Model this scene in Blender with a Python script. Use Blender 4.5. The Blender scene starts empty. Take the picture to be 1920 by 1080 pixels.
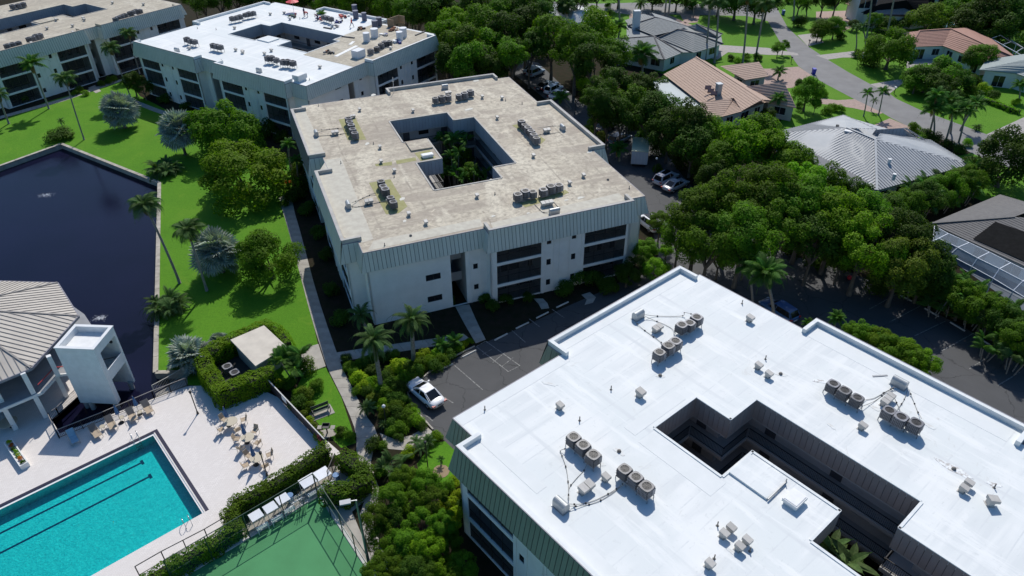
import bpy, math, random
import numpy as np
from mathutils import Vector, Matrix, Euler
from mathutils.geometry import tessellate_polygon

SC = bpy.context.scene
COL = SC.collection
R = math.radians
rnd = random.Random(7)

# ------------------------------------------------------------------ camera
CAM_F, CAM_P, CAM_R, CAM_H = 1364.78, R(35.34466), R(-0.4302), 50.0
fwd = Vector((0, math.cos(CAM_P), -math.sin(CAM_P)))
up0 = Vector((0, math.sin(CAM_P), math.cos(CAM_P)))
rt0 = Vector((1, 0, 0))
rt = math.cos(CAM_R) * rt0 + math.sin(CAM_R) * up0
up = -math.sin(CAM_R) * rt0 + math.cos(CAM_R) * up0
cd = bpy.data.cameras.new('camera')
cam = bpy.data.objects.new('camera', cd)
COL.objects.link(cam)
cd.sensor_width = 36
cd.lens = CAM_F / 1920 * 36
cd.clip_start = 0.5
cd.clip_end = 3000
cam.matrix_world = Matrix(((rt.x, up.x, -fwd.x, 0), (rt.y, up.y, -fwd.y, 0), (rt.z, up.z, -fwd.z, CAM_H), (0, 0, 0, 1)))
SC.camera = cam

# ------------------------------------------------------------------ light
SUN_EL, SUN_AZ = R(47.0), R(6.0)
w = bpy.data.worlds.new('World')
SC.world = w
w.use_nodes = True
nt = w.node_tree
bg = nt.nodes['Background']
sky = nt.nodes.new('ShaderNodeTexSky')
sky.sky_type = 'NISHITA'
sky.sun_disc = False
sky.sun_elevation = SUN_EL
sky.sun_rotation = SUN_AZ
hs = nt.nodes.new('ShaderNodeHueSaturation')
hs.inputs['Saturation'].default_value = 1.4
nt.links.new(sky.outputs[0], hs.inputs['Color'])
nt.links.new(hs.outputs[0], bg.inputs[0])
bg.inputs[1].default_value = 0.115
sd = bpy.data.lights.new('sun', 'SUN')
sd.energy = 3.9
sd.angle = R(0.53)
sd.color = (1.0, 0.965, 0.9)
sun = bpy.data.objects.new('sun', sd)
COL.objects.link(sun)
tos = Vector((math.sin(SUN_AZ) * math.cos(SUN_EL), math.cos(SUN_AZ) * math.cos(SUN_EL), math.sin(SUN_EL)))
sun.rotation_euler = tos.to_track_quat('Z', 'Y').to_euler()
sun.location = (0, 0, 120)
SC.view_settings.view_transform = 'Standard'
SC.view_settings.look = 'None'
SC.view_settings.gamma = 1
SC.view_settings.use_curve_mapping = False
SC.view_settings.exposure = 0
SC.cycles.max_bounces = 6
SC.cycles.diffuse_bounces = 3
SC.cycles.glossy_bounces = 3
SC.cycles.transparent_max_bounces = 8
SC.cycles.caustics_reflective = False
SC.cycles.caustics_refractive = False


# ------------------------------------------------------------------ measuring: survey point of the photograph -> ground point
def G(px, py, z=0.0):
    X, Y = px - 960, py - 540
    cr, sr = math.cos(CAM_R), math.sin(CAM_R)
    X, Y = cr * X + sr * Y, -sr * X + cr * Y
    c, s = math.cos(CAM_P), math.sin(CAM_P)
    t = (z - CAM_H) / (-CAM_F * s - Y * c)
    return Vector((X * t, (CAM_F * c - Y * s) * t, z))


def dist_to(p):
    return (Vector(p) - Vector((0, 0, CAM_H))).length


def GS(pts, z=0.0):
    return [G(a, b, z) for a, b in pts]


# ------------------------------------------------------------------ mesh builder
class MB:
    def __init__(s):
        s.v = []; s.f = []; s.m = []

    def poly(s, pts, m=0):
        i = len(s.v)
        s.v += [tuple(p) for p in pts]
        s.f.append(tuple(range(i, i + len(pts))))
        s.m.append(m)

    def hexa(s, c, m=0):      # 8 corners: 4 low, 4 high (ccw from above)
        i = len(s.v)
        s.v += [tuple(p) for p in c]
        for q in ((3, 2, 1, 0), (4, 5, 6, 7), (0, 1, 5, 4), (1, 2, 6, 5), (2, 3, 7, 6), (3, 0, 4, 7)):
            s.f.append(tuple(i + k for k in q)); s.m.append(m)

    def box(s, x0, y0, z0, x1, y1, z1, m=0):
        if x1 < x0: x0, x1 = x1, x0
        if y1 < y0: y0, y1 = y1, y0
        if z1 < z0: z0, z1 = z1, z0
        s.hexa([(x0, y0, z0), (x1, y0, z0), (x1, y1, z0), (x0, y1, z0), (x0, y0, z1), (x1, y0, z1), (x1, y1, z1), (x0, y1, z1)], m)

    def obox(s, c, a, ux, uy, uz, m=0):   # centre c, rotation a about z, half sizes
        ca, sa = math.cos(a), math.sin(a)
        P = []
        for z in (-uz, uz):
            for x, y in ((-ux, -uy), (ux, -uy), (ux, uy), (-ux, uy)):
                P.append((c[0] + x * ca - y * sa, c[1] + x * sa + y * ca, c[2] + z))
        s.hexa(P, m)

    def bar(s, a, b, w, h=None, m=0):
        a, b = Vector(a), Vector(b)
        h = h or w
        d = b - a
        if d.length < 1e-6: return
        d.normalize()
        ref = Vector((0, 0, 1)) if abs(d.z) < 0.95 else Vector((1, 0, 0))
        x = d.cross(ref).normalized() * (w / 2)
        y = x.cross(d).normalized() * (h / 2)
        s.hexa([a - x - y, a + x - y, b + x - y, b - x - y, a - x + y, a + x + y, b + x + y, b - x + y], m)

    def cyl(s, c, r, h, n=12, m=0, r2=None, cap=True):
        r2 = r if r2 is None else r2
        i = len(s.v)
        for z, q in ((0, r), (h, r2)):
            for k in range(n):
                a = 2 * math.pi * k / n
                s.v.append((c[0] + q * math.cos(a), c[1] + q * math.sin(a), c[2] + z))
        for k in range(n):
            l = (k + 1) % n
            s.f.append((i + k, i + l, i + n + l, i + n + k)); s.m.append(m)
        if cap:
            s.f.append(tuple(i + n + k for k in range(n))); s.m.append(m)
            s.f.append(tuple(i + n - 1 - k for k in range(n))); s.m.append(m)

    def tube(s, pts, r, n=6, m=0, radii=None):
        pts = [Vector(p) for p in pts]
        i = len(s.v)
        for j, p in enumerate(pts):
            d = (pts[min(j + 1, len(pts) - 1)] - pts[max(j - 1, 0)]).normalized()
            ref = Vector((0, 0, 1)) if abs(d.z) < 0.9 else Vector((1, 0, 0))
            x = d.cross(ref).normalized(); y = x.cross(d)
            q = radii[j] if radii else r
            for k in range(n):
                a = 2 * math.pi * k / n
                s.v.append(tuple(p + x * q * math.cos(a) + y * q * math.sin(a)))
        for j in range(len(pts) - 1):
            for k in range(n):
                l = (k + 1) % n
                s.f.append((i + j * n + k, i + j * n + l, i + (j + 1) * n + l, i + (j + 1) * n + k)); s.m.append(m)
        s.f.append(tuple(i + k for k in range(n))); s.m.append(m)
        s.f.append(tuple(i + (len(pts) - 1) * n + n - 1 - k for k in range(n))); s.m.append(m)

    def prism(s, poly, z0, z1, m=0, bottom=False, holes=()):
        loops = [list(poly)] + [list(h) for h in holes]
        flat = [p for l in loops for p in l]
        i = len(s.v)
        s.v += [(p[0], p[1], z1) for p in flat]
        for t in tessellate_polygon([[Vector((p[0], p[1], 0)) for p in l] for l in loops]):
            a, b, c = (flat[k] for k in t)
            ar = (b[0] - a[0]) * (c[1] - a[1]) - (b[1] - a[1]) * (c[0] - a[0])
            t = t if ar > 0 else t[::-1]
            s.f.append(tuple(i + k for k in t)); s.m.append(m)
        if z0 is None: return
        for l in loops:
            n = len(l)
            for k in range(n):
                p, q = l[k], l[(k + 1) % n]
                s.poly([(p[0], p[1], z0), (q[0], q[1], z0), (q[0], q[1], z1), (p[0], p[1], z1)], m)
        if bottom:
            j = len(s.v)
            s.v += [(p[0], p[1], z0) for p in flat]
            for t in tessellate_polygon([[Vector((p[0], p[1], 0)) for p in l] for l in loops]):
                s.f.append(tuple(j + k for k in t)); s.m.append(m)

    def sphere(s, c, r, n=8, m=0, sz=1.0):
        i = len(s.v)
        s.v.append((c[0], c[1], c[2] - r * sz))
        rings = n // 2
        for j in range(1, rings):
            t = -math.pi / 2 + math.pi * j / rings
            for k in range(n):
                a = 2 * math.pi * k / n
                s.v.append((c[0] + r * math.cos(t) * math.cos(a), c[1] + r * math.cos(t) * math.sin(a), c[2] + r * sz * math.sin(t)))
        s.v.append((c[0], c[1], c[2] + r * sz))
        top = len(s.v) - 1
        for k in range(n):
            l = (k + 1) % n
            s.f.append((i, i + 1 + l, i + 1 + k)); s.m.append(m)
            for j in range(rings - 2):
                a = i + 1 + j * n
                s.f.append((a + k, a + l, a + n + l, a + n + k)); s.m.append(m)
            a = i + 1 + (rings - 2) * n
            s.f.append((a + k, a + l, top)); s.m.append(m)

    def mesh(s, name, mats, smooth=False):
        me = bpy.data.meshes.new(name)
        me.from_pydata(s.v, [], s.f)
        if not isinstance(mats, (list, tuple)): mats = [mats]
        for q in mats: me.materials.append(q)
        if len(mats) > 1: me.polygons.foreach_set('material_index', s.m)
        if smooth: me.polygons.foreach_set('use_smooth', [True] * len(s.f))
        me.update()
        return me

    def build(s, name, mats, parent=None, smooth=False, loc=None, rot=None):
        o = bpy.data.objects.new(name, s.mesh(name, mats, smooth))
        COL.objects.link(o)
        if parent: o.parent = parent
        if loc is not None: o.location = loc
        if rot is not None: o.rotation_euler = rot
        return o


def put(me, name, parent=None, loc=(0, 0, 0), rot=(0, 0, 0), scale=(1, 1, 1)):
    o = bpy.data.objects.new(name, me)
    COL.objects.link(o)
    if parent: o.parent = parent
    o.location = loc; o.rotation_euler = rot; o.scale = scale
    return o


def tag(o, label=None, cat=None, group=None, kind=None):
    if label: o['label'] = label
    if cat: o['category'] = cat
    if group: o['group'] = group
    if kind: o['kind'] = kind
    return o


def thing(name, label, cat, loc=(0, 0, 0), rz=0.0, group=None):
    o = bpy.data.objects.new(name, None)
    COL.objects.link(o)
    o.empty_display_size = 0.3
    o.location = loc; o.rotation_euler = (0, 0, rz)
    return tag(o, label, cat, group)


def struct(name, mb, m):
    return tag(mb.build(name, m), kind='structure')


def dup(root, loc, rz=0.0, label=None, group=None, scale=None):
    kids = {}
    r = root.copy(); COL.objects.link(r)
    r.location = loc; r.rotation_euler = (0, 0, rz)
    if scale: r.scale = (scale,) * 3 if not isinstance(scale, (tuple, list)) else scale
    if label: r['label'] = label
    if group: r['group'] = group
    for ch in root.children:
        c = ch.copy(); COL.objects.link(c); c.parent = r
        for g in ch.children:
            d = g.copy(); COL.objects.link(d); d.parent = c
    return r


# labels that say where: nearest landmarks, seen from the camera side
LM = {}
USED = set()


def near(desc, p, lms, on=''):
    p = Vector((p[0], p[1], 0))
    c = sorted(((Vector((q[0], q[1], 0)) - p).length, k, q) for k, q in lms.items())
    c = [x for x in c if x[0] > 0.3][:5]

    def rel(q):
        d = p - Vector((q[0], q[1], 0))
        if abs(d.x) > abs(d.y): return 'right of' if d.x > 0 else 'left of'
        return 'beyond' if d.y > 0 else 'in front of'
    for i, (_, k, q) in enumerate(c):
        t = '%s %s %s%s' % (desc, rel(q), k, on)
        if t not in USED and len(t.split()) <= 16:
            USED.add(t); return t
    for i, (_, k, q) in enumerate(c):
        for (_, k2, q2) in c[i + 1:]:
            t = '%s %s %s, %s %s' % (desc, rel(q), k, rel(q2), k2)
            if t not in USED and len(t.split()) <= 16:
                USED.add(t); return t
    t = '%s %s %s' % (desc, rel(c[0][2]), c[0][1])
    return t


# ------------------------------------------------------------------ materials
MATS = {}


def nodes(name):
    m = bpy.data.materials.new(name)
    m.use_nodes = True
    n = m.node_tree.nodes; l = m.node_tree.links
    b = n['Principled BSDF']
    return m, n, l, b


def rgb(c):
    return (c[0], c[1], c[2], 1)


def mixc(n, l, fac, a, b, blend='MIX'):
    x = n.new('ShaderNodeMix'); x.data_type = 'RGBA'; x.blend_type = blend
    for sock, v in ((x.inputs[0], fac), (x.inputs[6], a), (x.inputs[7], b)):
        if hasattr(v, 'links') or hasattr(v, 'is_linked'): l.new(v, sock)
        elif isinstance(v, (int, float)): sock.default_value = v
        else: sock.default_value = rgb(v)
    return x.outputs[2]


def noise(n, l, scale, detail=3, vec=None, rough=0.55, dist=0.0):
    t = n.new('ShaderNodeTexNoise')
    t.inputs['Scale'].default_value = scale
    t.inputs['Detail'].default_value = detail
    t.inputs['Roughness'].default_value = rough
    t.inputs['Distortion'].default_value = dist
    if vec is not None: l.new(vec, t.inputs['Vector'])
    return t.outputs['Fac']


def ramp(n, l, fac, a, b, c0=(0, 0, 0), c1=(1, 1, 1)):
    r = n.new('ShaderNodeValToRGB')
    r.color_ramp.elements[0].position = a; r.color_ramp.elements[1].position = b
    r.color_ramp.elements[0].color = rgb(c0); r.color_ramp.elements[1].color = rgb(c1)
    l.new(fac, r.inputs[0])
    return r.outputs[0]


def objc(n, l, scale=(1, 1, 1), rot=0.0):
    t = n.new('ShaderNodeTexCoord')
    m = n.new('ShaderNodeMapping')
    m.inputs['Scale'].default_value = scale
    m.inputs['Rotation'].default_value = (0, 0, rot)
    l.new(t.outputs['Object'], m.inputs['Vector'])
    return m.outputs['Vector']


def bump(n, l, b, h, strength=0.3, dist=0.02):
    x = n.new('ShaderNodeBump')
    x.inputs['Strength'].default_value = strength; x.inputs['Distance'].default_value = dist
    l.new(h, x.inputs['Height']); l.new(x.outputs[0], b.inputs['Normal'])


def mat(name, c, rough=0.6, c2=None, sc=3.0, metal=0.0, bmp=0.0, spec=0.5, lo=0.35, hi=0.7, det=4, rnd_=0.0):
    if name in MATS: return MATS[name]
    m, n, l, b = nodes(name)
    b.inputs['Roughness'].default_value = rough
    b.inputs['Metallic'].default_value = metal
    b.inputs['Specular IOR Level'].default_value = spec
    c2 = c2 or tuple(x * 0.82 for x in c)
    v = objc(n, l)
    f = noise(n, l, sc, det, v)
    col = mixc(n, l, ramp(n, l, f, lo, hi), c, c2)
    if rnd_:
        oi = n.new('ShaderNodeObjectInfo')
        h = n.new('ShaderNodeHueSaturation')
        mp = n.new('ShaderNodeMapRange')
        l.new(oi.outputs['Random'], mp.inputs[0])
        mp.inputs[3].default_value = 1 - rnd_; mp.inputs[4].default_value = 1 + rnd_
        l.new(mp.outputs[0], h.inputs['Value']); l.new(col, h.inputs['Color']); col = h.outputs[0]
    l.new(col, b.inputs['Base Color'])
    if bmp: bump(n, l, b, f, bmp, 0.03)
    MATS[name] = m
    return m


def foliage(name, c, c2, trans=0.3, rough=0.5, sc=0.9):
    m, n, l, b = nodes(name)
    out = n['Material Output']
    oi = n.new('ShaderNodeObjectInfo')
    v = objc(n, l)
    f = noise(n, l, sc, 3, v)
    g = noise(n, l, sc * 14, 1, v)
    a = mixc(n, l, ramp(n, l, f, 0.35, 0.65), c, c2)
    a = mixc(n, l, ramp(n, l, g, 0.3, 0.75), tuple(x * 0.72 for x in c), a)
    h = n.new('ShaderNodeHueSaturation')
    mp = n.new('ShaderNodeMapRange'); l.new(oi.outputs['Random'], mp.inputs[0])
    mp.inputs[3].default_value = 0.68; mp.inputs[4].default_value = 1.22
    l.new(mp.outputs[0], h.inputs['Value'])
    mp2 = n.new('ShaderNodeMapRange'); l.new(oi.outputs['Random'], mp2.inputs[0])
    mp2.inputs[3].default_value = 0.490; mp2.inputs[4].default_value = 0.515
    l.new(mp2.outputs[0], h.inputs['Hue'])
    l.new(a, h.inputs['Color'])
    l.new(h.outputs[0], b.inputs['Base Color'])
    b.inputs['Roughness'].default_value = 0.65
    b.inputs['Specular IOR Level'].default_value = 0.12
    tr = n.new('ShaderNodeBsdfTranslucent')
    tc = mixc(n, l, 1.0, h.outputs[0], (1.15, 1.45, 0.45), 'MULTIPLY')
    l.new(tc, tr.inputs[0])
    mx = n.new('ShaderNodeMixShader'); mx.inputs[0].default_value = trans
    l.new(b.outputs[0], mx.inputs[1]); l.new(tr.outputs[0], mx.inputs[2])
    l.new(mx.outputs[0], out.inputs['Surface'])
    MATS[name] = m
    return m


F_BROAD = foliage('leaf_broad', (0.100, 0.205, 0.012), (0.200, 0.330, 0.016), 0.42)
F_DARK = foliage('leaf_dark', (0.055, 0.120, 0.012), (0.125, 0.210, 0.016), 0.36)
F_LIME = foliage('leaf_lime', (0.165, 0.325, 0.012), (0.290, 0.460, 0.016), 0.42)
F_OLIVE = foliage('leaf_olive', (0.125, 0.190, 0.018), (0.235, 0.290, 0.024), 0.38)
F_YEL = foliage('leaf_yellow', (0.26, 0.40, 0.012), (0.50, 0.54, 0.02), 0.35)
F_ORANGE = foliage('leaf_orange', (0.75, 0.20, 0.01), (0.75, 0.32, 0.02), 0.3)
F_PALM = foliage('palm_frond', (0.085, 0.165, 0.050), (0.165, 0.245, 0.070), 0.3)
F_PALMG = foliage('palm_frond_bright', (0.080, 0.20, 0.035), (0.155, 0.28, 0.045), 0.35)
F_SILVER = foliage('palm_frond_silver', (0.36, 0.41, 0.35), (0.50, 0.54, 0.47), 0.15, 0.45)
F_BROWN = foliage('palm_frond_brown', (0.26, 0.17, 0.07), (0.38, 0.25, 0.10), 0.25)
M_TRUNK = mat('bark', (0.16, 0.13, 0.10), 0.9, (0.08, 0.065, 0.05), 6)
M_PALMT = mat('palm_bark', (0.30, 0.28, 0.25), 0.9, (0.16, 0.15, 0.13), 8)
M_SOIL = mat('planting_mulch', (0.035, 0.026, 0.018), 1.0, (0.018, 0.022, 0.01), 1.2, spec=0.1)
M_ASPH = None

# ------------------------------------------------------------------ ground materials
def m_asphalt():
    m, n, l, b = nodes('asphalt')
    v = objc(n, l)
    f = noise(n, l, 0.25, 6, v, 0.65, 0.4); g = noise(n, l, 60, 2, v)
    c = mixc(n, l, ramp(n, l, f, 0.3, 0.7), (0.052, 0.053, 0.056), (0.078, 0.079, 0.082))
    c = mixc(n, l, ramp(n, l, g, 0.4, 0.7), c, (0.072, 0.074, 0.078))
    k = n.new('ShaderNodeTexVoronoi'); k.feature = 'DISTANCE_TO_EDGE'; k.inputs['Scale'].default_value = 0.22
    vv = objc(n, l); mv = n.new('ShaderNodeVectorMath'); mv.operation = 'ADD'
    nn = n.new('ShaderNodeTexNoise'); nn.inputs['Scale'].default_value = 1.2; nn.inputs['Detail'].default_value = 4
    l.new(vv, nn.inputs['Vector']); l.new(vv, mv.inputs[0]); l.new(nn.outputs['Color'], mv.inputs[1]); l.new(mv.outputs[0], k.inputs['Vector'])
    cr = ramp(n, l, k.outputs['Distance'], 0.004, 0.012)
    c = mixc(n, l, cr, (0.038, 0.039, 0.041), c)
    l.new(c, b.inputs['Base Color']); b.inputs['Roughness'].default_value = 0.85
    bump(n, l, b, g, 0.25, 0.01)
    return m


def m_lawn(name, a, bb, seed=0.0):
    m, n, l, b = nodes(name)
    v = objc(n, l)
    f = noise(n, l, 0.16, 5, v, 0.6); g = noise(n, l, 3.5, 5, v, 0.75); h = noise(n, l, 22, 3, v, 0.7)
    c = mixc(n, l, ramp(n, l, f, 0.40, 0.60), a, bb)
    c = mixc(n, l, ramp(n, l, g, 0.38, 0.66), c, tuple(x * 0.55 for x in a))
    q = noise(n, l, 0.45, 6, v, 0.7, 0.8)
    c = mixc(n, l, ramp(n, l, q, 0.56, 0.72), c, (0.125, 0.20, 0.02))
    c = mixc(n, l, ramp(n, l, q, 0.30, 0.40, (1, 1, 1), (0, 0, 0)), c, tuple(x * 0.6 for x in a))
    q2 = noise(n, l, 0.07, 5, v, 0.6, 0.5)
    c = mixc(n, l, ramp(n, l, q2, 0.52, 0.66), c, (0.10, 0.19, 0.018))
    c = mixc(n, l, ramp(n, l, h, 0.3, 0.7), c, tuple(x * 1.35 for x in bb))
    l.new(c, b.inputs['Base Color']); b.inputs['Roughness'].default_value = 0.9
    b.inputs['Specular IOR Level'].default_value = 0.15
    bump(n, l, b, h, 0.7, 0.05)
    return m


M_ASPH = m_asphalt()
M_STREET = mat('street_asphalt', (0.23, 0.225, 0.22), 0.9, (0.185, 0.18, 0.178), 0.4, det=6, bmp=0.1)
M_LAWN = m_lawn('lawn_grass', (0.046, 0.155, 0.009), (0.086, 0.215, 0.012))
M_LAWN2 = m_lawn('lawn_grass_street', (0.060, 0.165, 0.010), (0.090, 0.215, 0.013))
M_CONC = mat('concrete', (0.42, 0.39, 0.34), 0.9, (0.31, 0.285, 0.25), 0.9, det=6, bmp=0.1, rnd_=0.07)
M_PAVER = mat('brick_paver', (0.42, 0.30, 0.25), 0.9, (0.30, 0.22, 0.19), 2.2, det=6)
M_PAVERG = mat('grey_paver', (0.40, 0.37, 0.34), 0.9, (0.30, 0.28, 0.27), 2.0, det=6)
M_PAINT = mat('road_paint', (0.26, 0.26, 0.25), 0.8, (0.09, 0.09, 0.09), 5, lo=0.42, hi=0.60)
M_STOP = mat('wheel_stop_concrete', (0.62, 0.61, 0.58), 0.9, (0.5, 0.49, 0.46), 3)
M_WHITE = mat('white_paint', (0.78, 0.78, 0.77), 0.6, (0.70, 0.70, 0.69), 2)
M_BLACK = mat('black_metal', (0.02, 0.02, 0.022), 0.45)
M_DARK = mat('dark_interior', (0.022, 0.022, 0.025), 0.9)
M_GREY = mat('grey_metal', (0.30, 0.31, 0.32), 0.4, metal=0.6)

# ground sheet with holes for lake and pool
LAKE = GS([(-600, 560), (-300, 430), (-2, 312), (115, 270), (299, 343), (296, 500), (292, 699), (350, 698), (352, 724), (112, 813), (97, 787), (153, 737), (90, 640), (-60, 700), (-500, 760)])
POOLZ = 0.03
PA, PB, PC_ = G(288, 812), G(381, 962), G(0, 951)
ux = (PC_ - PA).normalized(); uy = (PB - PA); PW = uy.length
uy = Vector((-ux.y, ux.x, 0)); uy = uy if uy.dot(PB - PA) > 0 else -uy
PL = 25.0
POOL = [PA, PA + ux * PL, PA + ux * PL + uy * PW, PA + uy * PW]


def ccw(p):
    a = sum(p[i][0] * p[(i + 1) % len(p)][1] - p[(i + 1) % len(p)][0] * p[i][1] for i in range(len(p)))
    return list(p) if a > 0 else list(p)[::-1]


def sheet(name, pts, z, m, holes=()):
    mb = MB(); mb.prism([(p[0], p[1]) for p in ccw(pts)], None, z, 0, holes=[[(q[0], q[1]) for q in ccw(h)] for h in holes])
    return struct(name, mb, m)


E_ = 900
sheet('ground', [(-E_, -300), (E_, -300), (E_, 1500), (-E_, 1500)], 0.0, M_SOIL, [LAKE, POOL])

# lawns
sheet('lawn', GS([(-500, 330), (0, 226), (88, 191), (170, 167), (240, 150), (262, 180), (325, 213), (420, 232), (470, 260), (545, 300), (548, 372), (560, 470), (586, 600), (606, 690), (560, 705), (500, 735), (352, 722), (350, 698), (292, 699), (296, 500), (299, 343), (115, 270), (-2, 312), (-300, 430)]), 0.010, M_LAWN)
sheet('lawn', GS([(566, 706), (611, 689), (640, 745), (655, 790), (668, 830), (640, 840), (612, 812), (575, 770), (555, 730)]), 0.012, M_LAWN)
sheet('lawn', GS([(782, 870), (810, 830), (850, 826), (868, 890), (850, 905), (790, 905)]), 0.012, M_LAWN)
sheet('lawn', GS([(1290, 560), (1185, 552), (1240, 495), (1305, 492), (1260, 530)]), 0.012, M_LAWN2)
# residential side: grass everywhere, streets and drives above it
sheet('lawn', GS([(1010, -60), (1010, 30), (1100, 60), (1180, 110), (1290, 160), (1440, 260), (1560, 250), (1700, 320), (1850, 380), (2400, 620), (3000, 500), (2600, -120)]), 0.010, M_LAWN2)

# car park
LOT = GS([(774, 762), (762, 738), (800, 704), (892, 650), (930, 634), (985, 611), (1055, 578), (1120, 550), (1180, 520), (1235, 480), (1225, 440), (1205, 395), (1130, 285), (1040, 200), (965, 140), (975, 110), (1010, 118), (1085, 190), (1150, 225), (1230, 262), (1280, 330), (1360, 420), (1480, 478), (1600, 512), (1700, 560), (1810, 615), (1920, 690), (2300, 880), (2700, 1500), (1500, 1500), (1100, 1080), (812, 806)])
lot = sheet('parking_lot', LOT, 0.014, M_ASPH)


def line(p, q, wd=0.11, z=0.02):
    mb = MB()
    p, q = Vector(p), Vector(q); d = (q - p).normalized(); s = Vector((-d.y, d.x, 0)) * wd / 2
    mb.poly([(a.x, a.y, z) for a in (p - s, q - s, q + s, p + s)])
    return mb.build('painted_line', M_PAINT, lot)


for a, b in [((845, 679), (905, 731)), ((833, 745), (850, 756)), ((893, 650), (953, 697)), ((911, 640), (975, 686)), ((776, 760), (812, 790)),
             ((1035, 580), (1058, 596)), ((992, 598), (1012, 613)), ((960, 620), (985, 642)), ((1494, 588), (1482, 596)),
             ((1773, 602), (1715, 630)), ((1827, 624), (1766, 658)), ((1855, 668), (1817, 692)), ((1912, 698), (1871, 723)), ((1960, 730), (1921, 755)),
             ((1725, 574), (1668, 604)), ((1680, 552), (1630, 580)),
             ((1140, 230), (1152, 240)), ((1020, 145), (1050, 172)), ((1262, 372), (1290, 392))]:
    line(G(*a), G(*b))
for a, b in [((905, 665), (922, 655)), ((924, 680), (948, 660)), ((940, 688), (962, 671)), ((953, 697), (975, 686)), ((893, 650), (911, 640))]:
    line(G(*a), G(*b), 0.08, 0.024)
ws = thing('wheel_stop', 'x', 'wheel stop')
mb = MB(); mb.hexa([(-0.9, -.08, 0), (.9, -.08, 0), (.9, .08, 0), (-.9, .08, 0), (-.88, -.05, .12), (.88, -.05, .12), (.88, .05, .12), (-.88, .05, .12)])
ws_me = mb.mesh('wheel_stop', M_STOP)
bpy.data.objects.remove(ws)
stops = [((823, 694), (847, 684), 'white concrete wheel stop directly right of the white sedan nose'),
         ((874, 667), (886, 661), 'white concrete wheel stop beside the yellow shrubs and hatched stall'),
         ((927, 639), (952, 626), 'white wheel stop nearest the front entrance walk, in shade'),
         ((1006, 597), (1028, 586), 'white wheel stop in deep shade between the two faint entrance walks'),
         ((967, 617), (992, 605), 'shaded wheel stop between the entrance walk and the middle stall'),
         ((1044, 577), (1065, 567), 'shaded wheel stop farthest right along the front stalls'),
         ((1688, 554), (1716, 569), 'wheel stop under the tree belt nearest the red object'),
         ((1732, 578), (1761, 595), 'second wheel stop along the belt side of the rear car park'),
         ((1780, 604), (1810, 622), 'middle wheel stop along the belt side of the rear car park'),
         ((1830, 632), (1862, 651), 'fourth wheel stop along the belt side of the rear car park'),
         ((1884, 662), (1916, 682), 'wheel stop along the belt side nearest the right edge')]
for a, b, t in stops:
    p, q = G(*a), G(*b); d = q - p
    o = put(ws_me, 'wheel_stop', None, (p + q) / 2 + Vector((0, 0, .015)), (0, 0, math.atan2(d.y, d.x)))
    tag(o, t, 'wheel stop', 'wheel stops of the car park')


def slabs(name, L, Rr, seg, z, m, label=None, h=0.03, gap=0.02):
    root = bpy.data.objects.new(name, None); COL.objects.link(root); root['kind'] = 'structure'
    L = [G(*p) for p in L]; Rr = [G(*p) for p in Rr]

    def resamp(P, n):
        d = [0]
        for i in range(1, len(P)): d.append(d[-1] + (P[i] - P[i - 1]).length)
        out = []
        for k in range(n + 1):
            t = d[-1] * k / n; i = 1
            while i < len(P) - 1 and d[i] < t: i += 1
            f = (t - d[i - 1]) / max(1e-6, d[i] - d[i - 1]); out.append(P[i - 1].lerp(P[i], min(1, f)))
        return out, d[-1]
    ln = resamp(L, 1)[1]; n = max(1, round(ln / seg))
    L, _ = resamp(L, n); Rr, _ = resamp(Rr, n)
    for k in range(n):
        a, b, c, d = L[k], Rr[k], Rr[k + 1], L[k + 1]
        cen = (a + b + c + d) / 4
        qs = [(p - cen) * (1 - gap / max(.3, (p - cen).length)) for p in (a, b, c, d)]
        ar = (qs[1] - qs[0]).cross(qs[2] - qs[0]).z
        if ar < 0: qs = qs[::-1]
        zz = z + rnd.uniform(0, 0.004)
        mb = MB(); mb.hexa([(p.x, p.y, 0) for p in qs] + [(p.x, p.y, h + zz) for p in qs])
        mb.build('slab', m, root, loc=cen)
    return root


slabs('path', [(522, 368), (531, 400), (540, 430), (552, 475), (565, 525), (578, 575), (590, 617), (612, 687), (642, 747), (655, 777), (668, 812), (668, 845), (675, 870), (690, 905), (688, 930), (675, 955), (672, 985), (690, 1020), (705, 1080)],
      [(546, 366), (553, 400), (562, 430), (574, 475), (587, 525), (602, 575), (616, 617), (642, 690), (667, 740), (690, 785), (712, 812), (700, 845), (695, 870), (708, 905), (715, 930), (700, 955), (698, 985), (715, 1020), (735, 1080)], 1.5, 0.0, M_CONC)
slabs('path', [(563, 655), (587, 649), (597, 645)], [(566, 703), (594, 693), (611, 687)], 1.5, 0.002, M_CONC)
slabs('path', [(619, 663), (690, 652), (762, 642), (820, 634), (869, 626)], [(629, 680), (700, 668), (768, 657), (825, 648), (882, 636)], 1.5, 0.003, M_CONC)
slabs('path', [(853, 574), (872, 610), (892, 644)], [(880, 571), (895, 605), (911, 637)], 1.6, 0.004, M_CONC)
slabs('path', [(1000, 560), (1010, 570), (1015, 580)], [(1018, 560), (1028, 570), (1030, 578)], 1.2, 0.004, M_CONC)
slabs('path', [(1090, 553), (1100, 562), (1096, 572)], [(1106, 548), (1118, 558), (1112, 568)], 1.2, 0.004, M_CONC)
slabs('path', [(712, 812), (745, 826), (775, 815), (800, 800)], [(725, 842), (760, 845), (795, 832), (812, 810)], 1.6, 0.002, M_CONC)
slabs('path', [(0, 218), (60, 201), (120, 184), (180, 163), (228, 148)], [(0, 223), (62, 206), (123, 189), (182, 168), (230, 152)], 1.8, 0.002, M_CONC)
slabs('path', [(245, 184), (290, 202), (330, 216), (400, 235)], [(240, 190), (285, 208), (325, 222), (395, 241)], 1.8, 0.003, M_CONC)
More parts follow.
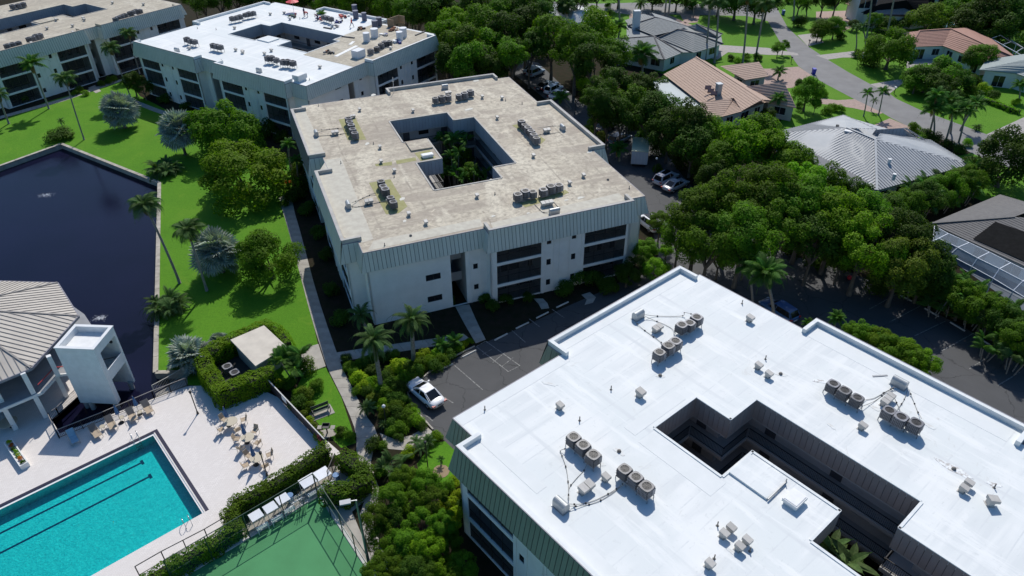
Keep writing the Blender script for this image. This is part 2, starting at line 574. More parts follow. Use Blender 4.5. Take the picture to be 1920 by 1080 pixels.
slabs('path', [(165, 165), (180, 175)], [(178, 160), (190, 171)], 1.2, 0.004, M_CONC)

# streets and drives of the neighbourhood
sheet('road', GS([(1020, 2), (1120, 7), (1190, 5), (1330, 8), (1455, 12), (1477, 52), (1515, 87), (1552, 112), (1590, 135), (1632, 158), (1668, 176), (1682, 186), (1727, 207), (1790, 230), (1850, 252), (2050, 320), (2100, 400), (1915, 322), (1850, 300), (1790, 272), (1752, 256), (1705, 238), (1672, 222), (1655, 212), (1602, 186), (1545, 156), (1520, 141), (1497, 124), (1482, 103), (1462, 78), (1440, 40), (1400, 30), (1250, 27), (1175, 27), (1120, 18), (1020, 14)]), 0.02, M_STREET)
drives = [('driveway', [(1400, 128), (1440, 129), (1497, 125), (1521, 141), (1500, 152), (1488, 165), (1460, 166), (1420, 158), (1395, 150)], M_PAVER),
          ('driveway', [(1538, 184), (1570, 188), (1602, 186), (1655, 212), (1650, 214), (1600, 203), (1560, 197), (1540, 195)], M_PAVER),
          ('driveway', [(1640, 234), (1668, 222), (1706, 238), (1722, 256), (1700, 270), (1680, 262), (1650, 245)], M_PAVER),
          ('driveway', [(1495, 66), (1530, 62), (1545, 80), (1515, 87)], M_PAVERG),
          ('driveway', [(1530, 104), (1600, 96), (1640, 98), (1630, 108), (1580, 108), (1552, 112)], M_PAVERG),
          ('driveway', [(1632, 158), (1680, 150), (1720, 147), (1725, 152), (1690, 158), (1668, 176)], M_PAVERG),
          ('driveway', [(1700, 116), (1760, 105), (1780, 112), (1740, 122), (1700, 128)], M_PAVERG),
          ('driveway', [(1530, 22), (1590, 20), (1600, 50), (1580, 60), (1530, 45)], M_PAVER),
          ('driveway', [(1850, 252), (1920, 220), (2040, 200), (2040, 320)], M_PAVERG),
          ('driveway', [(1180, 26), (1250, 27), (1300, 48), (1260, 50), (1180, 40)], M_PAVER),
          ('driveway', [(1275, 27), (1312, 28), (1308, 42), (1284, 44)], M_PAVER),
          ('driveway', [(1310, 82), (1440, 90), (1495, 100), (1498, 104), (1440, 103), (1365, 98), (1345, 112), (1310, 105)], M_PAVERG)]
for i, (nm, p, m) in enumerate(drives):
    sheet(nm, GS(p), 0.026 + 0.0, m)
beds = [[(1400, 145), (1450, 165), (1480, 200), (1450, 250), (1390, 240), (1330, 190)], [(1740, 250), (1800, 262), (1830, 285), (1800, 292), (1740, 272)]]
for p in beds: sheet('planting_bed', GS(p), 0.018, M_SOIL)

# kerb round the near stalls
kb = MB()
KP = [G(*p) for p in [(890, 650), (845, 672), (803, 700), (764, 736), (774, 764), (812, 806)]]
for a, b in zip(KP, KP[1:]): kb.bar(a + Vector((0, 0, .06)), b + Vector((0, 0, .06)), 0.15, 0.14)
tag(kb.build('kerb', M_CONC), kind='structure')

# ------------------------------------------------------------------ lake
def m_lake():
    m, n, l, b = nodes('lake_water')
    v = objc(n, l)
    f = noise(n, l, 0.05, 3, v); g = noise(n, l, 4.5, 4, v, 0.65, 0.3); h = noise(n, l, 1.0, 2, v)
    c = mixc(n, l, ramp(n, l, f, 0.3, 0.7), (0.008, 0.008, 0.026), (0.004, 0.005, 0.014))
    l.new(c, b.inputs['Base Color']); b.inputs['Roughness'].default_value = 0.12
    b.inputs['Specular IOR Level'].default_value = 0.16
    s = n.new('ShaderNodeMath'); s.operation = 'ADD'; l.new(g, s.inputs[0]); l.new(h, s.inputs[1])
    bump(n, l, b, s.outputs[0], 0.12, 0.06)
    return m


sheet('lake', [p * 1.0 for p in LAKE], -0.75, m_lake())
sw = MB(); LP = [Vector((p.x, p.y, 0)) for p in LAKE]
for i in range(7):
    a, b = LP[i], LP[i + 1]
    if i > 7: break
    sw.bar(a + Vector((0, 0, -.4)), b + Vector((0, 0, -.4)), 0.25, 0.8)
M_SEAW = mat('seawall_concrete', (0.47, 0.43, 0.36), 0.9, (0.30, 0.27, 0.22), 1.1, det=6, rnd_=0.06)
seaw = thing('seawall', 'low tan concrete seawall edging the dark lake', 'seawall')
sw.build('wall_face', M_SEAW, seaw)
for i in range(7):
    a, b = LP[i], LP[i + 1]; n_ = max(1, int((b - a).length / 2.4))
    for k in range(n_):
        mb = MB(); p, q = a.lerp(b, (k + .01) / n_), a.lerp(b, (k + .99) / n_)
        mb.bar(p + Vector((0, 0, .05)), q + Vector((0, 0, .05)), 0.5, 0.12)
        mb.build('coping', M_SEAW, seaw)
# aerator bubbling in the lake: ring of small foam drops
M_FOAM = mat('foam', (0.6, 0.62, 0.66), 0.5)
for (cx, cy, rr, t) in ((86, 366, 1.5, 'pale ripples of a bubbling aerator in the upper left of the lake'), (187, 597, 1.2, 'faint bubbling patch of ripples in the lake near the clubhouse balcony')):
    mb = MB(); c = G(cx, cy, -.75)
    for k in range(90):
        a = rnd.uniform(0, 6.28); q = rr * math.sqrt(rnd.random()) * rnd.uniform(.3, 1)
        x, y = c.x + q * math.cos(a), c.y + q * math.sin(a) * .8; s = rnd.uniform(.02, .07) * (1.4 - q / rr)
        mb.cyl((x, y, -.75), s, 0.012 + rnd.random() * .03, 5)
    tag(mb.build('aerator_foam', M_FOAM), t, 'foam')

# ------------------------------------------------------------------ pool deck and pool
def m_deck():
    m, n, l, b = nodes('deck_paver')
    a = math.atan2(ux.y, ux.x)
    v = objc(n, l, (1, 1, 1), -a)
    t = n.new('ShaderNodeTexBrick'); l.new(v, t.inputs['Vector'])
    t.inputs['Color1'].default_value = (0.76, 0.71, 0.67, 1); t.inputs['Color2'].default_value = (0.68, 0.63, 0.59, 1)
    t.inputs['Mortar'].default_value = (0.50, 0.46, 0.42, 1)
    t.inputs['Scale'].default_value = 1; t.inputs['Mortar Size'].default_value = 0.008
    t.inputs['Brick Width'].default_value = 0.3; t.inputs['Row Height'].default_value = 0.15
    f = noise(n, l, 0.5, 5, v, 0.65)
    c = mixc(n, l, ramp(n, l, f, 0.35, 0.75), t.outputs['Color'], (0.66, 0.61, 0.57))
    l.new(c, b.inputs['Base Color']); b.inputs['Roughness'].default_value = 0.85
    bump(n, l, b, t.outputs['Fac'], -0.2, 0.01)
    return m


DECK = GS([(352, 724), (450, 722), (500, 735), (535, 752), (600, 815), (640, 850), (610, 862), (560, 880), (430, 950), (440, 985), (330, 1050), (270, 1085), (150, 1200), (-600, 1400), (-700, 900), (-260, 790), (-60, 740), (90, 660), (153, 737), (97, 787), (112, 813)])
DZ = 0.02
sheet('pool_deck', DECK, DZ, m_deck(), [POOL])
M_TILE = mat('pool_tile_band', (0.035, 0.03, 0.055), 0.35, (0.02, 0.02, 0.035), 6)


def m_plaster():
    m, n, l, b = nodes('pool_plaster')
    v = objc(n, l)
    t = n.new('ShaderNodeTexVoronoi'); t.feature = 'SMOOTH_F1'; t.inputs['Scale'].default_value = 2.6
    nn = n.new('ShaderNodeTexNoise'); nn.inputs['Scale'].default_value = 1.3; nn.inputs['Detail'].default_value = 3
    l.new(v, nn.inputs['Vector'])
    mv = n.new('ShaderNodeVectorMath'); mv.operation = 'MULTIPLY_ADD'; mv.inputs[1].default_value = (.7, .7, .7)
    l.new(nn.outputs['Color'], mv.inputs[0]); l.new(v, mv.inputs[2]); l.new(mv.outputs[0], t.inputs['Vector'])
    f = ramp(n, l, t.outputs['Distance'], 0.2, 0.55)
    l.new(mixc(n, l, f, (0.26, 0.78, 0.80), (0.33, 0.86, 0.86)), b.inputs['Base Color'])  # cell pattern paints a faint caustic net into the plaster colour
    b.inputs['Roughness'].default_value = 0.7
    return m


M_PLAST = m_plaster()
pb = thing('swimming_pool', 'turquoise lap pool with two dark lane lines', 'pool', PA, math.atan2(ux.y, ux.x))
fl = 1 if Vector((-ux.y, ux.x, 0)).dot(uy) > 0 else -1
W_ = PW * fl
DEP = -1.1
mb = MB(); y0, y1 = min(0, W_), max(0, W_)
mb.box(0, y0, DEP - .1, PL, y1, DEP)
mb.build('pool_floor', M_PLAST, pb)
mb = MB()
for a, b in (((0, y0), (PL, y0)), ((PL, y0), (PL, y1)), ((PL, y1), (0, y1)), ((0, y1), (0, y0))):
    mb.poly([(a[0], a[1], DEP), (a[0], a[1], -0.02), (b[0], b[1], -0.02), (b[0], b[1], DEP)])
mb.build('pool_wall', M_PLAST, pb)
# gutter ledge and dark tile line on the two far sides, coping nearer
yi = -0.32 * fl
mb = MB(); mb.box(-.42, 0, -0.05, PL, -.30 * fl, DZ + .008); mb.box(-.42, 0, -0.05, -.12, W_, DZ + .006)
mb.build('tile_band', M_TILE, pb)
mb = MB(); mb.box(0.0, 0.0, -0.06, PL, .22 * fl, -.045); mb.box(-.12, 0, -.06, 0.14, W_, -.041)
mb.build('gutter', M_WHITE, pb)
M_LANE = mat('lane_tile', (0.01, 0.03, 0.12), 0.5)
for px in ((268, 869, 0, 997), (283, 895, 0, 1034)):
    p = G(px[0], px[1], DEP + .01); q = G(px[2], px[3], DEP + .01)
    mt = Matrix.Rotation(-math.atan2(ux.y, ux.x), 3, 'Z')
    p = mt @ (p - PA); q = mt @ (q - PA)
    yy = (p.y + q.y) / 2
    mb = MB(); mb.box(p.x, yy - .1, DEP, PL - 1.5, yy + .1, DEP + .012); mb.box(p.x - .12, yy - .3, DEP, p.x + .12, yy + .3, DEP + .016)
    mb.build('lane_line', M_LANE, pb)


def m_poolwater():
    m, n, l, b = nodes('pool_water')
    out = n['Material Output']
    tr = n.new('ShaderNodeBsdfTransparent'); tr.inputs[0].default_value = (0.30, 0.80, 0.84, 1)
    gl = n.new('ShaderNodeBsdfGlossy'); gl.inputs['Roughness'].default_value = 0.08
    fr = n.new('ShaderNodeFresnel'); fr.inputs['IOR'].default_value = 1.33
    v = objc(n, l)
    g = noise(n, l, 7.0, 3, v, 0.6, 0.8)
    bp = n.new('ShaderNodeBump'); bp.inputs['Strength'].default_value = 0.5; bp.inputs['Distance'].default_value = 0.05
    l.new(g, bp.inputs['Height']); l.new(bp.outputs[0], gl.inputs['Normal']); l.new(bp.outputs[0], fr.inputs['Normal'])
    cc = mixc(n, l, ramp(n, l, g, 0.42, 0.58), (0.14, 0.72, 0.74), (0.24, 0.88, 0.87))  # light and dark of the ripples painted into the water tint
    l.new(cc, tr.inputs[0])
    mx = n.new('ShaderNodeMixShader'); l.new(fr.outputs[0], mx.inputs[0]); l.new(tr.outputs[0], mx.inputs[1]); l.new(gl.outputs[0], mx.inputs[2])
    l.new(mx.outputs[0], out.inputs['Surface'])
    return m


mb = MB(); mb.poly([(0, y0, -.09), (PL, y0, -.09), (PL, y1, -.09), (0, y1, -.09)])
mb.build('water_surface', m_poolwater(), pb)

# ------------------------------------------------------------------ apartment blocks
ZR, ZS, ZP = 9.6, 7.45, 10.06      # roof, soffit, raised parapet
FL = (0.0, 2.45, 5.35)             # floor levels


def m_whiteroof():
    m, n, l, b = nodes('white_roof_coating')
    v = objc(n, l); v2 = objc(n, l, (0.10, 1.0, 1)); v3 = objc(n, l)
    f = noise(n, l, 0.8, 5, v2, 0.6, 0.3); g = noise(n, l, 0.18, 4, v3); h = noise(n, l, 2.6, 6, v, 0.7, 0.6)
    v4 = objc(n, l, (1.0, 0.12, 1)); f2 = noise(n, l, 0.9, 6, v4, 0.65, 0.3); k = noise(n, l, 0.35, 7, v, 0.75, 1.2)
    c = mixc(n, l, ramp(n, l, f, 0.42, 0.60), (0.77, 0.78, 0.765), (0.67, 0.69, 0.685))
    c = mixc(n, l, ramp(n, l, g, 0.42, 0.58), c, (0.70, 0.725, 0.715))
    c = mixc(n, l, ramp(n, l, f2, 0.54, 0.66), c, (0.79, 0.80, 0.785))
    c = mixc(n, l, ramp(n, l, h, 0.58, 0.74), c, (0.61, 0.63, 0.62))
    c = mixc(n, l, ramp(n, l, k, 0.63, 0.72), c, (0.60, 0.60, 0.575))
    for dr, sc in (('Y', 0.16), ('X', 0.045)):
        w_ = n.new('ShaderNodeTexWave'); w_.wave_type = 'BANDS'; w_.bands_direction = dr
        w_.inputs['Scale'].default_value = sc; w_.inputs['Distortion'].default_value = 0.5; w_.inputs['Detail'].default_value = 1
        l.new(v, w_.inputs['Vector'])
        r_ = mixc(n, l, ramp(n, l, f2, 0.40, 0.60), ramp(n, l, w_.outputs['Fac'], 0.990, 0.999), (0, 0, 0))
        c = mixc(n, l, r_, c, (0.64, 0.66, 0.66))
    l.new(c, b.inputs['Base Color']); b.inputs['Roughness'].default_value = 0.75
    b.inputs['Specular IOR Level'].default_value = 0.25
    return m


def m_tanroof(name, a, bb, cc):
    m, n, l, b = nodes(name)
    v = objc(n, l); v2 = objc(n, l, (0.35, 1.6, 1)); v3 = objc(n, l, (1.3, 0.4, 1))
    f = noise(n, l, 0.28, 6, v2, 0.62, 0.6); g = noise(n, l, 0.16, 6, v3, 0.6, 0.9); h = noise(n, l, 1.7, 6, v, 0.7, 0.5)
    k = noise(n, l, 0.45, 6, v, 0.7, 1.0)
    c = mixc(n, l, ramp(n, l, f, 0.44, 0.56), a, bb)
    c = mixc(n, l, ramp(n, l, g, 0.50, 0.60), c, cc)
    c = mixc(n, l, ramp(n, l, h, 0.42, 0.68), c, tuple(x * 0.80 for x in bb))
    c = mixc(n, l, ramp(n, l, k, 0.62, 0.70), c, tuple(x * 1.2 for x in a))
    # sheet laps: long seams every 3 m and cross laps, broken up
    for sc, off in (((0.0, 0.33, 0), 0), ((0.17, 0.0, 0), 1)):
        w_ = n.new('ShaderNodeTexWave'); w_.wave_type = 'BANDS'; w_.bands_direction = 'Y' if off == 0 else 'X'
        w_.inputs['Scale'].default_value = 0.105 if off == 0 else 0.055
        w_.inputs['Distortion'].default_value = 0.9; w_.inputs['Detail'].default_value = 1
        l.new(v, w_.inputs['Vector'])
        r_ = mixc(n, l, ramp(n, l, k, 0.40, 0.55), ramp(n, l, w_.outputs['Fac'], 0.992, 0.999), (0, 0, 0))
        c = mixc(n, l, r_, c, tuple(x * 0.80 for x in bb))
    l.new(c, b.inputs['Base Color']); b.inputs['Roughness'].default_value = 0.9
    return m


M_WROOF = m_whiteroof()
M_TROOF = m_tanroof('weathered_tan_roof', (0.55, 0.49, 0.38), (0.40, 0.345, 0.275), (0.63, 0.57, 0.45))
M_TROOF2 = m_tanroof('pale_tan_roof', (0.50, 0.45, 0.35), (0.42, 0.37, 0.29), (0.55, 0.50, 0.40))
M_OLIVE = mat('olive_roof_patch', (0.27, 0.26, 0.10), 0.9, (0.36, 0.34, 0.17), 1.1, det=6)
M_WPATCH = mat('grey_white_patch', (0.69, 0.71, 0.70), 0.8, (0.735, 0.75, 0.74), 0.8)
M_PANEL = mat('mansard_panel_grey_green', (0.64, 0.64, 0.56), 0.5, (0.57, 0.58, 0.50), 0.6, rnd_=0.05)
M_PANELW = mat('mansard_panel_olive', (0.29, 0.32, 0.24), 0.5, (0.245, 0.27, 0.20), 0.6, rnd_=0.05)
M_GROOVE = mat('panel_groove', (0.13, 0.135, 0.13), 0.7)
M_PANELB = mat('courtyard_panel_brown', (0.36, 0.30, 0.27), 0.6, (0.31, 0.26, 0.235), 1.0, rnd_=0.06)
M_PANELD = mat('courtyard_panel_slate', (0.34, 0.36, 0.39), 0.6, (0.30, 0.32, 0.35), 1.0, rnd_=0.06)
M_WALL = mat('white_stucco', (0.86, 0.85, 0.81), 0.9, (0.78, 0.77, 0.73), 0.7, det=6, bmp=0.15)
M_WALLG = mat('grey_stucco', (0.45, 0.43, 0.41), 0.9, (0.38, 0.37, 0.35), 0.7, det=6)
M_TRIM = mat('white_trim', (0.72, 0.73, 0.73), 0.6, (0.66, 0.67, 0.67), 1)
M_GLASS = mat('window_glass', (0.015, 0.018, 0.022), 0.08, (0.02, 0.024, 0.03), 2)
M_CURT = mat('curtain', (0.30, 0.31, 0.33), 0.9, (0.22, 0.23, 0.25), 3)
M_FRAME = mat('bronze_frame', (0.03, 0.028, 0.026), 0.5)


def m_screen():
    m, n, l, b = nodes('insect_screen')
    out = n['Material Output']
    b.inputs['Base Color'].default_value = (0.015, 0.016, 0.018, 1); b.inputs['Roughness'].default_value = 0.7
    t = n.new('ShaderNodeBsdfTransparent'); t.inputs[0].default_value = (1, 1, 1, 1)
    mx = n.new('ShaderNodeMixShader'); mx.inputs[0].default_value = 0.68
    l.new(t.outputs[0], mx.inputs[1]); l.new(b.outputs[0], mx.inputs[2]); l.new(mx.outputs[0], out.inputs['Surface'])
    return m


M_SCREEN = m_screen()


def offset(poly, d):
    n = len(poly); out = []
    for i in range(n):
        p0, p1, p2 = Vector(poly[i - 1]), Vector(poly[i]), Vector(poly[(i + 1) % n])
        a = (p1 - p0).normalized(); b = (p2 - p1).normalized()
        na = Vector((a.y, -a.x)); nb = Vector((b.y, -b.x))
        c = na.cross(nb) if hasattr(na, 'cross') else 0
        if abs(a.x * b.y - a.y * b.x) < 1e-6: out.append(tuple(p1 + na * d))
        else: out.append(tuple(p1 + (na + nb) * d / (1 + na.dot(nb))))
    return out


def condo(label, org, ang, outline, court, faces, raised, roofm, panelm, innerm, near_=True, slabs_=(), detail=None):
    A = thing('apartment_building', label, 'apartment building', (org[0], org[1], 0), R(ang))
    n = len(outline)
    # roof
    mb = MB(); mb.prism(outline, ZR - 0.35, ZR, 0, holes=[court[::-1]] if court else ())
    mb.build('roof', roofm, A)
    # raised parapets on the outset bays
    for (p0, p1, p2, p3) in raised:
        P0, P1, P2, P3 = (Vector(q) for q in (p0, p1, p2, p3))
        T = 0.34; d = (P2 - P1).normalized(); inn = (P0 - P1).normalized()
        mb = MB()
        a, b = P1, P2 + inn * T
        mb.box(min(a.x, b.x), min(a.y, b.y), ZR - .3, max(a.x, b.x), max(a.y, b.y), ZP)
        for q, e, sg in ((P1, P0, 1), (P2, P3, -1)):
            a = q + inn * T; b = e + d * T * sg
            mb.box(min(a.x, b.x), min(a.y, b.y), ZR - .3, max(a.x, b.x), max(a.y, b.y), ZP)
        mb.build('parapet', roofm if roofm is not M_TROOF else M_PARA, A)
    # mansard
    bot = offset(outline, 0.5)
    cache = {}
    sheetb = MB(); stuffb = MB(); edge = MB()
    for i in range(n):
        t0, t1 = Vector(outline[i]), Vector(outline[(i + 1) % n]); b0, b1 = Vector(bot[i]), Vector(bot[(i + 1) % n])
        d = (t1 - t0).normalized(); nn = Vector((d.y, -d.x)); L = (t1 - t0).length
        hi = any((abs((t0 - Vector(r[1])).length) < .01 and abs((t1 - Vector(r[2])).length) < .01) or
                 (abs((t1 - Vector(r[1])).length) < .01 and abs((t0 - Vector(r[2])).length) < .01) for r in raised)
        zt = ZP if hi else ZR
        zt -= 0.04
        sheetb.poly([(t0.x, t0.y, zt), (b0.x, b0.y, ZS), (b1.x, b1.y, ZS), (t1.x, t1.y, zt)])
        e = 0.5
        sheetb.poly([(b0.x, b0.y, ZS), (b0.x - nn.x * e, b0.y - nn.y * e, ZS), (b1.x - nn.x * e, b1.y - nn.y * e, ZS), (b1.x, b1.y, ZS)])
        edge.bar((t0.x + nn.x * .02, t0.y + nn.y * .02, zt + .01), (t1.x + nn.x * .02, t1.y + nn.y * .02, zt + .01), 0.07, 0.09)
        if (i in detail['front']) if detail and 'front' in detail else True:
            s0 = max(0, (b0 - t0).dot(d)); s1 = min(L, (b1 - t0).dot(d)); W = 0.43
            k = int((s1 - s0) / W)
            if k < 1: continue
            W = (s1 - s0) / k
            sl = Vector((nn.x * .5, nn.y * .5, ZS - zt)); nv = Vector((d.x, d.y, 0)).cross(sl).normalized()
            if nv.z < 0: nv = -nv
            # mesh in edge-local axes: x along d, origin at the top
            key = (round(W, 3), hi)
            if key not in cache:
                m2 = MB(); g = 0.03
                ln = math.hypot(.5, ZS - zt); a = math.atan2(.5, zt - ZS)
                c = []
                for off in (0.004, 0.045):
                    for x, y in ((g, ln), (W - g, ln), (W - g, 0.02), (g, 0.02)):
                        c.append((x, -y * math.sin(a) - off * math.cos(a), -y * math.cos(a) + off * math.sin(a)))
                m2.hexa(c)
                cache[key] = m2.mesh('mansard_panel', panelm)
            ry = math.atan2(d.y, d.x)
            for j in range(k):
                p = t0 + d * (s0 + j * W)
                if near_:
                    put(cache[key], 'mansard_panel', A, (p.x, p.y, zt), (0, 0, ry))
                else:
                    c4, s4 = math.cos(ry), math.sin(ry)
                    base = len(stuffb.v)
                    for v_ in cache[key].vertices:
                        x, y, z = v_.co
                        stuffb.v.append((p.x + x * c4 - y * s4, p.y + x * s4 + y * c4, zt + z))
                    for f_ in cache[key].polygons:
                        stuffb.f.append(tuple(base + q for q in f_.vertices)); stuffb.m.append(0)
            # corner slivers
            off = nv * 0.035
            for (sa, ta, ba) in ((s0, t0, b0), (s1, t1, b1)):
                pt = t0 + d * sa; pb_ = pt + nn * .5
                tri = [Vector((ta.x, ta.y, zt)) + off, Vector((pb_.x, pb_.y, ZS)) + off, Vector((ba.x, ba.y, ZS)) + off, Vector((pt.x, pt.y, zt)) + off]
                stuffb.poly(tri)
    sheetb.build('mansard', M_GROOVE, A)
    if stuffb.f:
        o = stuffb.build('mansard_panel', panelm, A)
        if not near_: o['kind'] = 'stuff'
    edge.build('edge_trim', M_EDGE if near_ else M_EDGE, A)
    # outer walls
    wl = offset(outline, -0.12)
    for i in range(n):
        p0, p1 = Vector(wl[i]), Vector(wl[(i + 1) % n])
        L = (p1 - p0).length
        wallface(A, p0, p1, faces.get(i), near_)
    # courtyard
    if court:
        courtyard(A, court, innerm, near_, roofm)
    for (u0, v0, u1, v1, hh) in slabs_:
        mb = MB(); mb.box(u0, v0, ZR, u1, v1, ZR + hh)
        mb.build('raised_slab', roofm, A)
    return A


def wallface(A, p0, p1, spec, near_):
    d = (p1 - p0).normalized(); nn = Vector((d.y, -d.x)); L = (p1 - p0).length; T = 0.22
    ang = math.atan2(d.y, d.x)
    off = (p0.x, p0.y, 0)
    spec = spec or {}
    holes = []
    for (a, b) in spec.get('lanai', ()):
        for k, z in enumerate(FL): holes.append((a, b, z + 0.12, (FL[k + 1] - 0.22) if k < 2 else ZS - 0.02))
    for (a, b, z0, z1) in spec.get('win', ()): holes.append((a, b, z0, z1))
    for (a, b) in spec.get('void', ()): holes.append((a, b, 0.02, ZS - .02))
    holes = [h for h in holes if h[1] < L - .02 and h[0] > .02]
    xs = sorted({0, L} | {h[0] for h in holes} | {h[1] for h in holes}); zs = sorted({-0.2, ZS + 0.3} | {h[2] for h in holes} | {h[3] for h in holes})
    mb = MB()
    for x0, x1 in zip(xs, xs[1:]):
        run = None
        for z0, z1 in zip(zs, zs[1:]):
            cx, cz = (x0 + x1) / 2, (z0 + z1) / 2
            inside = any(h[0] < cx < h[1] and h[2] < cz < h[3] for h in holes)
            if inside:
                if run: mb.box(x0, 0, run[0], x1, T, run[1]); run = None
            else: run = (run[0], z1) if run else (z0, z1)
        if run: mb.box(x0, 0, run[0], x1, T, run[1])
    for (x, ww) in spec.get('rib', ()):      # pilasters standing proud
        mb.box(x - ww / 2, -0.07, 0, x + ww / 2, -0.002, ZS + .05)
    mb.build('wall', M_WALL, A, loc=off, rot=(0, 0, ang))
    for (a, b, z0, z1) in spec.get('win', ()):
        if (a, b, z0, z1) not in holes: continue
        w_ = MB(); w_.box(a, .10, z0, b, .13, z1)
        fr = w_.build('window', M_GLASS, A, loc=off, rot=(0, 0, ang))
        f_ = MB()
        for q in ((a, z0, b, z0 + .05), (a, z1 - .05, b, z1)): f_.box(q[0], .05, q[1], q[2], .099, q[3])
        nb = 2 if b - a > 1.2 else 1
        for k in range(nb + 1):
            x = a + (b - a - .05) * k / nb; f_.box(x, .052, z0 + .05, x + .05, .099, z1 - .05)
        f_.build('frame', M_FRAME, fr)
    for (a, b) in spec.get('lanai', ()):
        if b > L - .02: continue
        rm = MB()
        for k, z in enumerate(FL):
            zt = (FL[k + 1] - .22) if k < 2 else ZS
            rm.box(a, T, z - .1, b, 2.3, z + .12)
            rm.box(a - .1, T, z, a, 2.3, zt); rm.box(b, T, z, b + .1, 2.3, zt)
            if k < 2: rm.box(a - .1, -.03, zt, b + .1, T - .002, zt + .2)
        rm.box(a, 2.31, 0, b, 2.4, ZS); rm.box(a, T, ZS + .0, b, 2.4, ZS + .08)
        rm.build('balcony', M_WALL, A, loc=off, rot=(0, 0, ang))
        for k, z in enumerate(FL):
            zt = (FL[k + 1] - .22) if k < 2 else ZS
            ss = MB(); ss.poly([(a, .12, z + .12), (b, .12, z + .12), (b, .12, zt), (a, .12, zt)])
            sc_ = ss.build('balcony_screen', M_SCREEN, A, loc=off, rot=(0, 0, ang))
            po = MB(); nb = 4
            for j in range(nb + 1):
                x = a + (b - a - .06) * j / nb; po.box(x, .08, z + .12, x + .06, .115, zt)
            po.box(a, .082, z + 1.08, b, .112, z + 1.13)
            po.build('screen_post', M_FRAME, sc_)
            if near_:
                rl = MB(); x = a + .1
                while x < b - .05: rl.box(x, .14, z + .2, x + .025, .165, z + 1.1); x += .13
                rl.build('railing', M_BLACK, sc_)
            cu = MB()
            for j in range(3):
                if rnd.random() < .75:
                    x0 = a + .25 + (b - a - .4) * j / 3; x1 = x0 + (b - a - .4) / 3 - rnd.uniform(.1, .7); cu.box(x0, 2.25, z + .15, x1, 2.30, min(zt - .15, z + 2.2))
            if cu.f: cu.build('curtain', M_CURT, sc_)
            gl = MB(); gl.box(a + .1, 2.27 + .035, z + .13, b - .1, 2.309, min(zt - .1, z + 2.3)); gl.build('sliding_door', M_GLASS, sc_)
    for (a, b) in spec.get('void', ()):
        rm = MB()
        rm.box(a - .1, T, 0, a, 5, ZS); rm.box(b, T, 0, b + .1, 5, ZS); rm.box(a, 5, 0, b, 5.1, ZS)
        for z in FL[1:]: rm.box(a, 1.8, z - .2, b, 4.9, z); rm.box(a, 1.8, z, b, 1.86, z + .95)
        rm.build('stairwell', M_WALLG, A, loc=off, rot=(0, 0, ang))


